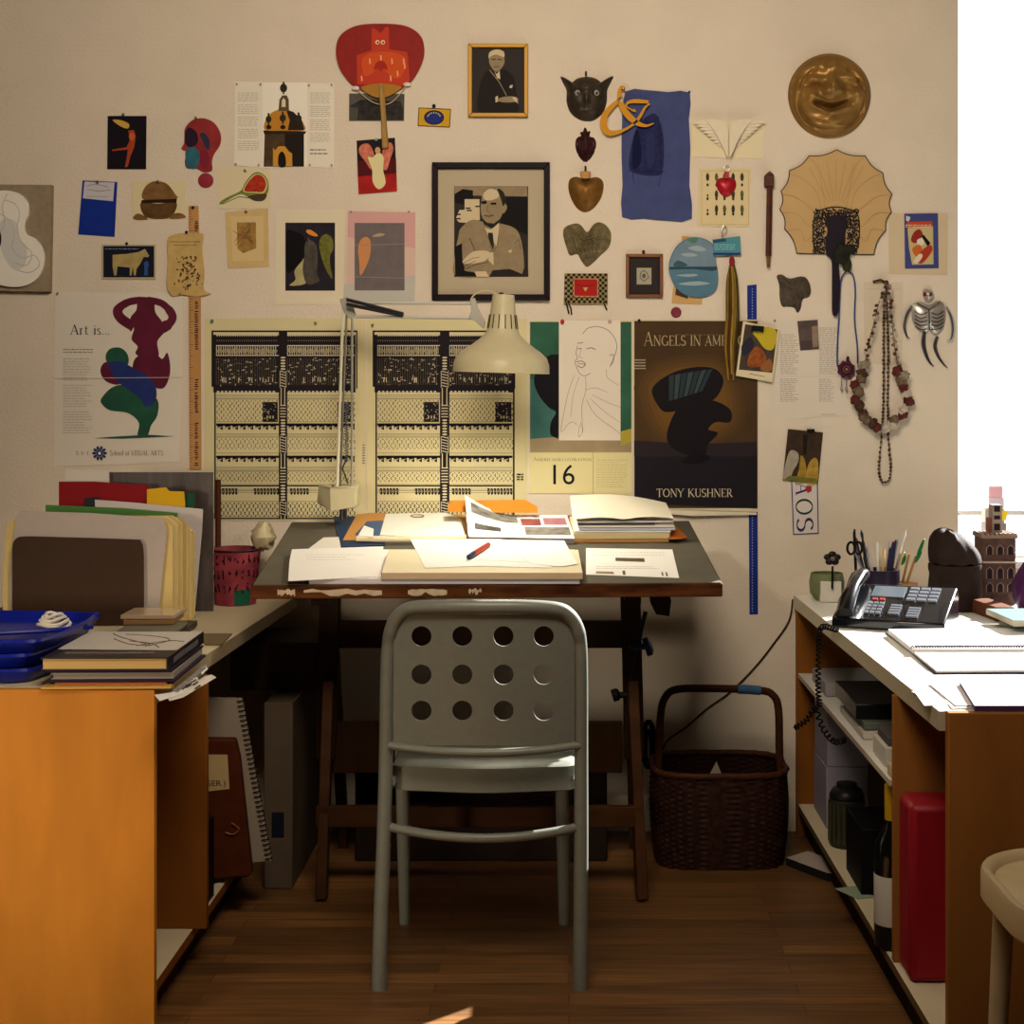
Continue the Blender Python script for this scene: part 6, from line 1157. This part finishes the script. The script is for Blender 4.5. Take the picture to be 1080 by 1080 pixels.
def keys(x0, y0, nx, ny, dx, dy, kw, kh, m=KM):
    for i in range(nx):
        for j in range(ny):
            q = MB(); x, y = x0+i*dx, y0+j*dy; q.prism([sl(x, y, .001), sl(x+kw, y, .001), sl(x+kw, y+kh, .001), sl(x, y+kh, .001)], Vector((0, 0, .004)), m); q.build('key', ph)
keys(.072, .028, 3, 4, .014, .016, .011, .010); keys(.13, .03, 1, 4, .02, .013, .026, .008); keys(.175, .02, 1, 4, .02, .013, .028, .008); keys(.16, .105, 3, 4, .026, .019, .021, .011, M('6c707a', .3)); keys(.078, .098, 2, 1, .018, .01, .013, .008, M('9a3a34', .4))
q = MB(); pts = [A+Vector((.0, .0, .012))]
pth = [G(882, 664, HZ+.01), P(868, 662, 3.93), P(868, 685, 3.90), P(862, 720, 3.88), P(860, 745, 3.86)]; pth[1].x = .615; pth[2].x = .605; pth[3].x = .60; pth[4].x = .60
def coil(path, r, tr_, turns, m):
    sm = smooth([tuple(p) for p in path], False, 40); n = len(sm); out = []
    for i, p in enumerate(sm):
        t = i/n; a = turns*2*PI*t; d = (Vector(sm[min(n-1, i+1)])-Vector(sm[max(0, i-1)])).normalized(); e1 = d.orthogonal().normalized(); e1 = Vector((0, 1, 0)).cross(d).normalized() if abs(d.y) < .9 else e1; e2 = d.cross(e1); out.append(Vector(p)+(e1*math.cos(a)+e2*math.sin(a))*r)
    q = MB(); q.tube(out, tr_, m, 5); return q
coil(pth, .006, .0022, 26, BLK).build('coiled_cord', ph)
coil([P(860, 745, 3.86)+Vector((0, 0, 0)), P(850, 760, 3.86), P(838, 768, 3.86)], .006, .0022, 8, BLK).build('coiled_cord', ph)
coil([P(860, 745, 3.86), P(868, 768, 3.85), P(880, 782, 3.8), P(892, 780, 3.78)], .006, .0022, 11, BLK).build('coiled_cord', ph)
# pencil cup
pc = G(928, 634, HZ); pc.y = 4.3; pc.x = (928-CX)*4.3/K
cu = empty('pencil_cup', pc, 'dark pencil cup crammed with pens, brushes and scissors', 'cup')
q = MB(); q.lathe(pc+Vector((0, 0, .001)), [(0, 0), (.05, 0), (.053, .095), (.049, .095), (.047, .006), (0, .006)], M('241c30', .35), 28); q.build('cup_body', cu)
random.seed(9); PC = [('black', '1c1a1e'), ('purple', '3a2a44'), ('steel grey', '7a7880'), ('pale grey', 'b8b0b4'), ('navy', '2a2c40'), ('tan', 'c9a873'), ('white', 'd8d4cc')]
combo = [(c_, t_) for t_ in ('pen', 'pencil', 'brush') for c_ in PC]; random.shuffle(combo)
for k, ((cn_, ch_), nm) in enumerate(combo[:20]):
    a = 2*PI*k/20+random.uniform(-.1, .1); r_ = .022; b0 = pc+Vector((r_*math.cos(a), r_*math.sin(a), .012)); sp_ = random.uniform(.9, 1.45)
    tpv = pc+Vector((.047*math.cos(a)*sp_, .034*math.sin(a), random.uniform(.125, .17))); q = MB(); rr_ = random.uniform(.003, .0048); m_ = M(ch_, .4)
    if nm == 'brush': q.tube([b0, b0.lerp(tpv, .85), tpv, tpv+(tpv-b0)*.12, tpv+(tpv-b0)*.2], [rr_*.8, rr_, rr_*.9, rr_*1.5, .0005], m_, 7)
    else: q.tube([b0, tpv, tpv+(tpv-b0)*.06], [rr_, rr_, .001], m_, 7)
    q.build(nm, label='%s %s standing in the crowded dark pencil cup' % (cn_, nm), cat=nm, group='pens and brushes in the pencil cup')
q = MB(); sc = P(902, 575, 4.27); 
for dx in (-.011, .008): q.tube([sc+Vector((dx+.010*math.cos(a*PI/8), 0, .016*math.sin(a*PI/8)-.008)) for a in range(16)], .0035, BLK, 6, True)
q.tube([sc+Vector((0, 0, -.02)), sc+Vector((.03, .01, -.08))], .004, M('6a6a70', .3, .8), 6); q.build('scissors', label='black-handled scissors at the left of the pencil cup', cat='scissors')
q = MB(); q.tube([sc+Vector((.005, .02, -.07)), P(901, 562, 4.29), P(901.5, 558, 4.29)], [.004, .004, .002], BLK, 7); q.build('marker', label='tall black marker behind the scissors in the cup', cat='pen')
# cactus-like green leaves
cp = empty('green_plant', Vector((.905, 4.33, HZ)), 'small green plant with paddle leaves beside the pencil cup', 'plant')
q = MB(); q.lathe((.905, 4.33, HZ+.001), [(0, 0), (.026, 0), (.032, .055), (.028, .055), (0, .045)], M('a07a52', .7), 20); q.build('pot', cp)
for (x0, y0), (x1, y1), w_ in (((966, 592), (975, 568), .013), ((965, 594), (972, 580), .010), ((951, 596), (953, 582), .010)):
    a_, b_ = P(x0, y0, 4.32), P(x1, y1, 4.31); q = MB(); q.ell((a_+b_)/2, (w_, .005, (b_-a_).length/2), M('1f6a34', .4), (b_-a_).to_track_quat('Z', 'Y').to_matrix(), n=10); q.build('leaf', cp)
for (x0, y0), (x1, y1) in (((956, 616), (966, 586)), ((952, 614), (959, 584))): q = MB(); q.tube([P(x0, y0, 4.33), P(x1, y1, 4.325)], .0035, M('9a7448', .6), 7); q.build('stem', cp)
# green bowl, figurine, white box
gb = Vector(((872-CX)*4.40/K, 4.40, HZ)); q = MB(); q.lathe(gb+Vector((0, 0, .001)), [(0, 0), (.032, 0), (.046, .02), (.048, .05), (.043, .074), (.039, .074), (.044, .05), (.042, .022), (0, .008)], M('6c7350', .5, var=.15, scale=30), 28); q.build('green_bowl', label='olive green ceramic bowl at the left rear of the right worktop', cat='bowl')
fg = Vector(((878-CX)*4.33/K, 4.335, HZ)); ff = empty('wire_flower', fg, 'small dark flower-shaped ornament on a stem before the green bowl', 'ornament')
q = MB(); q.tube([fg+Vector((0, .0, .04)), fg+Vector((.001, 0, .10))], .003, BLK, 7); q.build('stem', ff)
for k in range(5): a = 2*PI*k/5+.3; q = MB(); q.ell(fg+Vector((.013*math.cos(a), -.002, .121+.011*math.sin(a))), (.011, .006, .009), M('17120f', .4), n=7); q.build('petal', ff)
q = MB(); q.ell(fg+Vector((.0, -.008, .121)), (.007, .005, .006), M('6a5f52', .4), n=7); q.build('centre', ff)
blk(866, 635.5, .055, .04, HZ+.001, .056, M('cfcabb', .5)).build('white_box', label='small white box in front of the green bowl', cat='box', bevel=.002)
# stone pot with lid-like rock
sv = Vector(((1010-CX)*4.19/K, 4.22, HZ)); st = M('2c211d', .75, var=.2, scale=25, bump=.5)
sj = empty('stone_jar', sv, 'dark brown stoneware jar behind the telephone', 'jar')
q = MB(); q.lathe(sv+Vector((0, 0, .001)), [(0, 0), (.062, 0), (.069, .02), (.069, .06), (.066, .095), (.069, .105), (.069, .118), (.06, .118), (.056, .10), (0, .09)], st, 40); q.build('jar_body', sj)
random.seed(14); q = MB(); c = sv+Vector((.002, 0, .1225))
def rock(v_): 
    return 1
prof = []; vs = []; n = 32; m_ = 14
for j in range(m_+1):
    t = j/m_
    for k in range(n):
        a = 2*PI*k/n; r_ = .068*math.cos(t*PI/2)**.55*(1+.05*math.sin(3*a+1)+.03*math.sin(7*a)); x = r_*math.cos(a); y = r_*math.sin(a)
        vs.append(c+Vector((x-.022*t, y, .088*math.sin(t*PI/2)*(1-.35*max(0, x)/.068)+.003*math.sin(9*a+t*6))))
q.add(vs, [(j*n+k, j*n+(k+1) % n, (j+1)*n+(k+1) % n, (j+1)*n+k) for j in range(m_) for k in range(n)], st, True); q.add(vs[:n], [range(n)], st)
q.build('rock', label='rough dark rock resting on the stoneware jar like a lid', cat='rock')
# ceramic building
bx0, by0 = (1050-CX)*4.34/K, 4.34; hb = empty('model_building', (bx0, by0, HZ), 'small brown model townhouse with arched windows and tall tower', 'model')
BB = M('54403a', .6, var=.25, scale=40); BBD = M('2a2024', .6); BBL = M('b7a794', .6)
zf = lambda y: CH-(y-CY)*by0/K
q = MB(); q.bb(bx0-.046, bx0+.042, by0-.045, by0+.045, HZ+.001, zf(565), BB); q.bb(bx0-.05, bx0+.046, by0-.049, by0+.049, zf(592), zf(590), BBL); q.build('house_body', hb, bevel=.002)
q = MB(); q.bb(bx0-.05, bx0+.046, by0-.049, by0+.049, zf(566), zf(563), M('8a7466', .6)); 
for k in range(8): q.bb(bx0-.049+k*.0125, bx0-.043+k*.0125, by0-.049, by0+.049, zf(563), zf(561), M('8a7466', .6))
q.build('parapet', hb)
for row, yy, hh in ((0, 583, 7), (1, 608, 9), (2, 622, 7)):
    for k in range(3):
        x = bx0-.028+k*.028; w_ = .0065; z0 = zf(yy); z1 = z0+hh*by0/K; q = MB(); q.prism([(x-w_, by0-.0455, z0), (x+w_, by0-.0455, z0), (x+w_, by0-.0455, z1), (x, by0-.0455, z1+.006), (x-w_, by0-.0455, z1)], (0, -.0015, 0), BBD); q.build('window', hb)
        q = MB(); q.tube([(x-w_-.002, by0-.047, z0), (x-w_-.002, by0-.047, z1), (x, by0-.047, z1+.008), (x+w_+.002, by0-.047, z1), (x+w_+.002, by0-.047, z0)], .0012, M('9a8474', .6), 5); q.build('window_arch', hb)
q = MB(); q.bb(bx0-.022, bx0+.008, by0-.018, by0+.018, zf(563), zf(546), M('7d4a3c', .6)); q.bb(bx0-.014, bx0+.012, by0-.022, by0+.02, zf(563), zf(532), M('9a8a80', .6)); q.build('tower', hb, bevel=.001)
for yy, hh in ((536, 6), (545, 4), (555, 7)): q = MB(); z0 = zf(yy+hh/2); q.bb(bx0-.010, bx0+.006, by0-.0235, by0-.0215, z0, z0+hh*by0/K, BBD); q.build('tower_window', hb)
q = MB(); q.prism([(bx0-.02, by0-.04, HZ+.0), (bx0-.02, by0-.075, HZ+.001), (bx0-.02, by0-.04, HZ+.035)], (.04, 0, 0), BB); q.build('front_steps', hb)
# purple vase, wooden block, books
vv = Vector(((1086-CX)*4.22/K, 4.22, HZ)); q = MB(); q.lathe(vv+Vector((0, 0, .001)), [(0, 0), (.03, 0), (.043, .03), (.045, .07), (.03, .10), (.014, .125), (.012, .15), (.015, .155), (.011, .155), (0, .14)], M('4a2450', .3), 28); q.build('purple_vase', label='dark purple narrow-necked vase at the right edge', cat='vase')
blk(1050, 655, .05, .17, HZ+.001, .034, M('5e3724', .5, var=.15), a=.12).build('wooden_block', label='reddish wooden block before the model townhouse', cat='block', bevel=.002)
z = HZ+.001
for k, (t, m_, lb) in enumerate(((.016, M('6c5f4c', .6), 'olive book at the bottom of the right edge pile'), (.012, M('b8b4a4', .6), 'cream book in the middle of the right edge pile'), (.014, M('5f7a78', .5), 'grey green book topmost in the right edge pile'))):
    blk(1072-k*1.5, 663-k, .17, .20, z, t, m_, M('a59a84', .7), a=.03*k).build('book', label=lb, cat='book', bevel=.0015); z += t+.001
# spiral notebook
nb = empty('spiral_notebook', G(1010, 680, HZ), 'open spiral notebook with blank white pages on the right worktop', 'notebook')
SPY = G(960, 683, HZ+.012); 
Z6 = lambda p: z_(p, 800, 440)
def cslab(pts, h0, h1, m, side=None):
    """outline given in px for the top face at height h1 above the worktop"""
    q = MB(); q.prism([G(x, y, HZ+h1)-Vector((0, 0, h1-h0)) for x, y in pts], (0, 0, h1-h0), m, side); return q
NW = M('f2f0ec', .6)
cslab([(937, 663.5), (1095, 662), (1110, 684), (963, 684)], .004, .016, NW, M('c4bfb8', .7)).build('left_pages', nb)
cslab([(962, 686), (1100, 685), (1120, 706), (988, 707)], .004, .009, NW, M('c4bfb8', .7)).build('right_pages', nb)
cslab([(933.5, 666.5), (960, 687), (985.5, 710.5), (1120, 709.5), (1100, 663)], .001, .0035, M('2a2a38', .5)).build('cover', nb)
q = MB(); a, b = G(962, 685, HZ+.012), G(1105, 684.5, HZ+.012); sm = [a.lerp(b, i/420)+Vector((0, .0085*math.cos(i*.75), .0085*math.sin(i*.75))) for i in range(420)]; q.tube(sm, .0019, M('3a3440', .4, .5), 5); q.build('wire_spiral', nb, kind='stuff')
# loose papers and booklets
cslab([(953, 709), (986, 708), (1090, 712), (1100, 740), (975, 744), (965, 730)], .0006, .0012, M('e8e4e6', .6)).build('white_paper', label='white sheet spread below the spiral notebook', cat='paper')
cslab([(990, 728), (940+55, 714), (1100, 716), (1110, 745), (1004, 747)], .0016, .0026, WP).build('white_paper', label='white sheet under the purple-edged booklets', cat='paper')
cslab([(961, 729), (985, 741), (1000, 752), (997, 741), (975, 728)], .0002, .0005, M('b9ab93', .7)).build('paper_scraps', label='tan paper scraps at the inner edge of the right worktop', cat='paper')
cslab([(979, 720), (1046, 722), (1076, 744), (1008, 744)], .003, .005, M('e4dfdc', .6), M('7a5a6a', .6)).build('booklet', label='pale booklet left of the thicker white one at the front', cat='booklet')
cslab([(1012, 718), (1120, 722), (1140, 744), (1028, 744)], .003, .013, NW, M('4a3456', .6)).build('booklet', label='thick white booklet with purple edge at the front right', cat='booklet')
cslab([(1094, 700), (1140, 700), (1150, 716), (1100, 716)], .001, .002, WP).build('white_paper', label='small white paper at the right edge beside the notebook', cat='paper')
cslab([(960, 618), (985, 618), (984, 640), (955, 640)], .001, .045, M('e6e4ea', .5)).build('white_box', label='white box between the plant and stoneware jar', cat='box', bevel=.002) if False else None
# ------------------------------------------------------------ window ledge clutter
wx = (1046-CX)*4.62/K; zc = WZ0+.0185; random.seed(3)
for k, (dx, w_, t, m_, lb) in enumerate(((0, .075, .022, M('9a9690', .5), 'white box at the bottom of the window ledge pile'), (-.004, .07, .02, M('8f897e', .5), 'cream box second in the window ledge pile'), (.003, .06, .02, M('76706e', .5), 'grey box in the middle of the ledge pile'), (.0, .055, .025, M('98938c', .5), 'pale box above the grey box on the ledge'), (.004, .045, .02, M('cabfce', .5), 'lilac box near the top of the ledge pile'), (.002, .04, .02, M('dba9b6', .5), 'pink box topmost in the window ledge pile'))):
    q = MB(); q.bb(wx+dx-w_/2, wx+dx+w_/2, 4.585, 4.635, zc, zc+t*1.6, m_); q.build('small_box', label=lb, cat='box', bevel=.002); zc += t*1.6+.0005
q = MB(); q.prism([P(x, y, 4.581) for x, y in ((1049, 537), (1063, 539), (1061, 549), (1049, 548))], (0, .003, 0), M('d8b81c', .5)); 
o = q.build('yellow_note', label='small yellow note stuck before the ledge pile', cat='note')

# ------------------------------------------------------------ inside the right cabinet
HM = .451
def onshelf(px, py, z): return G(px, py, z)
def rb(x0, x1, y0, y1, z0, z1, m, name, label, cat, **k): q = MB(); q.bb(x0, x1, y0, y1, z0, z1, m); return q.build(name, label=label, cat=cat, bevel=k.get('bevel', .002))
rb(.655, .80, 4.12, 4.34, HM, HM+.035, M('8f8c8c', .5), 'grey_box', 'grey box at the rear of the middle shelf', 'box')
rb(.66, .90, 3.62, 3.92, HM, HM+.018, M('b9b2a4', .5), 'document_tray', 'pale document tray on the middle shelf', 'tray')
rb(.665, .89, 3.63, 3.9, HM+.019, HM+.036, M('5c6258', .5), 'green_book', 'dull green book on the pale document tray', 'book')
rb(.652, .90, 3.66, 3.95, HM+.037, HM+.072, M('101114', .2), 'video_recorder', 'glossy black flat box topmost on the middle shelf', 'device')
wb = rb(.66, .74, 3.36, 3.5, HM, HM+.04, M('b5b0a2', .5), 'white_box', 'small white open box near the divider on the middle shelf', 'box')
rb(.668, .732, 3.37, 3.49, HM+.0405, HM+.06, M('4a4642', .5), 'dark_case', 'dark little case in the small white box', 'case')
rb(.652, .672, 3.262, 3.30, HM, HM+.025, M('c2a888', .5), 'tan_box', 'tiny tan box beside the divider', 'box')
HB = .0885
rb(.672, .95, 4.21, 4.42, HB, HB+.16, M('8b8694', .6), 'storage_box', 'grey storage box at the back of the bottom shelf', 'box')
rb(.674, .95, 4.21, 4.42, HB+.162, HB+.30, M('918b98', .6), 'storage_box', 'grey storage box stacked upon the lower grey one', 'box')
rb(.775, 1.1, 3.90, 4.18, HB, HB+.30, M('4a3018', .7), 'brown_box', 'brown box deep inside the bottom shelf', 'box')
jx = Vector((.70, 4.06, HB)); jr = empty('lidded_jar', jx, 'dark green ribbed jar with black lid on the bottom shelf', 'jar')
q = MB(); q.lathe(jx, [(0, 0), (.042, 0), (.045, .006), (.045, .115), (.04, .12), (0, .12)], M('2c2c20', .4, var=.2, scale=20), 32); q.build('jar_body', jr)
q = MB(); q.lathe(jx+Vector((0, 0, .121)), [(0, 0), (.044, 0), (.044, .008), (.036, .022), (.026, .026), (.026, .036), (0, .037)], M('17181a', .4), 32); q.build('lid', jr)
q = MB()
for k in range(20): a = 2*PI*k/20; q.tube([jx+Vector((.0455*math.cos(a), .0455*math.sin(a), .012)), jx+Vector((.0455*math.cos(a), .0455*math.sin(a), .11))], .0022, M('46452f', .5), 5)
q.build('ribs', jr, kind='stuff')
def bottle(x, y, label, capm, labm, gl_):
    r = empty('wine_bottle', (x, y, HB), label, 'bottle'); q = MB(); q.lathe((x, y, HB), [(0, .004), (.03, 0), (.037, .004), (.037, .19), (.034, .215), (.018, .245), (.0145, .26), (.0145, .31), (.0145, .325), (0, .325)], gl_, 28); q.build('glass_body', r)
    q = MB(); q.lathe((x, y, HB+.262), [(.0152, 0), (.0156, .001), (.0158, .072), (.013, .074), (0, .074)], capm, 20); q.build('capsule', r)
    q = MB(); q.lathe((x, y, HB+.05), [(.0374, 0), (.0376, .001), (.0376, .10), (.0374, .101)], labm, 28); q.build('label', r); return r
DG = M('0c0d0c', .15, coat=.5)
bottle(.668, 3.33, 'dark wine bottle with yellow neck foil beside the divider', M('c49a1c', .4), M('c0b8ac', .6), DG)
bottle(.745, 3.43, 'dark wine bottle with cream label tucked behind the divider', M('1c1a1c', .4), M('b8a468', .6), DG)
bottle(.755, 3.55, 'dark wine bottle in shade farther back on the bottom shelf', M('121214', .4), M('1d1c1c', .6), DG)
rb(.664, .80, 3.66, 3.86, HB, HB+.15, M('0f0f12', .5), 'black_case', 'low black case on the bottom shelf between the ribbed jar and wine bottles', 'case')
rb(.66, .79, 3.12, 3.232, HB, HB+.347, M('8e1420', .45), 'red_box', 'tall bright red rectangular tin between divider and end panel', 'tin', bevel=.014)
Sheet([(880, 937), (903, 934), (922, 946), (905, 948)], M('8a9a80', .6), off=.0006, plane=(Vector((0, 0, 1)), Vector((0, 0, HB)))).done('green_paper', 'pale green paper jutting over the bottom shelf edge', 'paper')
# floor object by the shelf
fo_ = [G(829, 905, .02), G(852, 898, .02), G(872, 905, .02), G(880, 922, .02), G(872, 921, .02)]
q = MB(); q.prism([(p.x, p.y, .001) for p in fo_], (0, 0, .02), M('a89c90', .6), M('1c1a1c', .5)); q.build('floor_booklet', label='pale-topped dark booklet on the floor by the right cabinet', cat='booklet')

# ------------------------------------------------------------ basket
WK = M('2a1710', .6, var=.5, scale=60, bump=.6); bc = Vector(((758-CX)*4.25/K, 4.27, 0)); bs = empty('wicker_basket', bc, 'dark brown wicker basket with tall bent handle on the floor', 'basket')
q = MB(); n = 120; rows = 34; vs = []; hx_, hy_ = .176, .138
for j in range(rows+1):
    t = j/rows; k_ = .95+.07*math.sin(t*PI*.8); z = .24*t
    for i in range(n):
        a = 2*PI*i/n; ca, sa = math.cos(a), math.sin(a); ca = math.copysign(abs(ca)**.55, ca); sa = math.copysign(abs(sa)**.55, sa); wv = .0022*(1 if ((i//3)+j) % 2 else -1)
        vs.append(bc+Vector(((hx_*k_+wv)*ca, (hy_*k_+wv)*sa, z+.001)))
q.add(vs, [(j*n+i, j*n+(i+1) % n, (j+1)*n+(i+1) % n, (j+1)*n+i) for j in range(rows) for i in range(n)], WK, True)
q.add([v*1 for v in vs[:n]], [range(n)], WK); inn = [bc+(v-bc)*.95 for v in vs[::1]]
q.add(inn, [(j*n+i, j*n+(i+1) % n, (j+1)*n+(i+1) % n, (j+1)*n+i) for j in range(1, rows) for i in range(n)], M('2a150c', .7), True); q.build('woven_body', bs)
q = MB(); rim = [vs[rows*n+i]+Vector((0, 0, .002)) for i in range(0, n, 3)]; q.tube(rim, .008, M('40220f', .5, var=.3, scale=80), 8, True); q.build('rim', bs)
hp = smooth([(694, 830), (695, 790), (697, 752), (702, 735), (714, 727), (750, 726), (800, 728), (815, 733), (821, 748), (822, 790), (824, 832)], False, 4)
q = MB(); q.tube([P(x, y, 4.27) for x, y in hp], .0105, M('3d2110', .5, var=.3, scale=60), 10); q.build('handle', bs)
q = MB(); q.tube([P(x, y, 4.27) for x, y in ((778, 726.8), (790, 727.3), (802, 728.3))], .0122, M('3a5f84', .5), 10); q.build('blue_tape', bs)
q = MB(); c = bc+Vector((-.01, .0, .19)); q.prism([c+Vector((-.03, -.02, 0)), c+Vector((.03, -.02, 0)), c+Vector((.006, .0, .06))], (0, .002, 0), M('8a7f70', .7)); q.build('paper_scrap', label='corner of grey paper sticking out of the wicker basket', cat='paper')
q = MB(); q.tube([P(x, y, WY-.006) for x, y in smooth([(836, 632), (832, 655), (815, 680), (795, 705), (770, 730), (745, 748), (725, 766), (703, 782), (697, 800)], False, 5)], .0022, M('3a1f18', .6), 6); q.build('power_cord', label='thin dark cord running down the wall behind the basket handle', cat='cord')
q = MB(); q.tube([P(684+6*math.cos(a*PI/9), 785+24*math.sin(a*PI/9), 4.42) for a in range(18)], .007, M('101010', .6), 7, True); 
q.tube([P(684+6*math.cos(a*PI/9)*.6, 790+20*math.sin(a*PI/9), 4.40) for a in range(18)], .006, M('161616', .6), 7, True); q.build('cable_coil', label='black cable coil hanging on the wall left of the basket', cat='cable')
# ------------------------------------------------------------ pale stool at the right edge
ST = M('cbb68e', .5, var=.05, scale=20); so = empty('wooden_stool', (.9, 2.55, 0), 'cream painted wooden chair with rimmed round-cornered seat at the right edge', 'chair')
def sring(x0, x1, y0, y1, r):
    out = []
    for cx2, cy2, a0 in ((x1-r, y1-r, 0), (x0+r, y1-r, 90), (x0+r, y0+r, 180), (x1-r, y0+r, 270)):
        for k in range(9): a = math.radians(a0+k*90/8); out.append((cx2+r*math.cos(a), cy2+r*math.sin(a)))
    return out
X0, X1, Y0, Y1, RR = .672, 1.10, 2.33, 2.755, .14
ol = sring(X0, X1, Y0, Y1, RR); N = len(ol); c0 = ((X0+X1)/2, (Y0+Y1)/2); q = MB(); vs = []
for t, z in ((0, .448), (.86, .448), (.90, .446), (.92, .455), (.95, .4595), (.985, .4595), (1.0, .453), (1.0, .412), (.97, .405), (0, .405)): vs += [Vector((c0[0]+(x-c0[0])*t, c0[1]+(y-c0[1])*t, z)) for x, y in ol]
q.add(vs, [(i*N+k, i*N+(k+1) % N, (i+1)*N+(k+1) % N, (i+1)*N+k) for i in range(9) for k in range(N)], ST, True); q.build('seat', so)
for x, y, dx, dy in ((.725, 2.68, -.012, .03), (1.04, 2.68, .02, .03), (.735, 2.40, -.02, -.03), (1.04, 2.40, .02, -.03)): q = MB(); q.tube([(x+dx, y+dy, 0), (x+dx/2, y+dy/2, .2), (x, y, .41)], [.013, .0165, .018], ST, 12); q.build('leg', so)
rg = sring(.735, 1.035, 2.40, 2.68, .13); q = MB(); q.tube([(x, y, .335) for x, y in rg], .0095, ST, 8, True); q.build('hoop_stretcher', so)
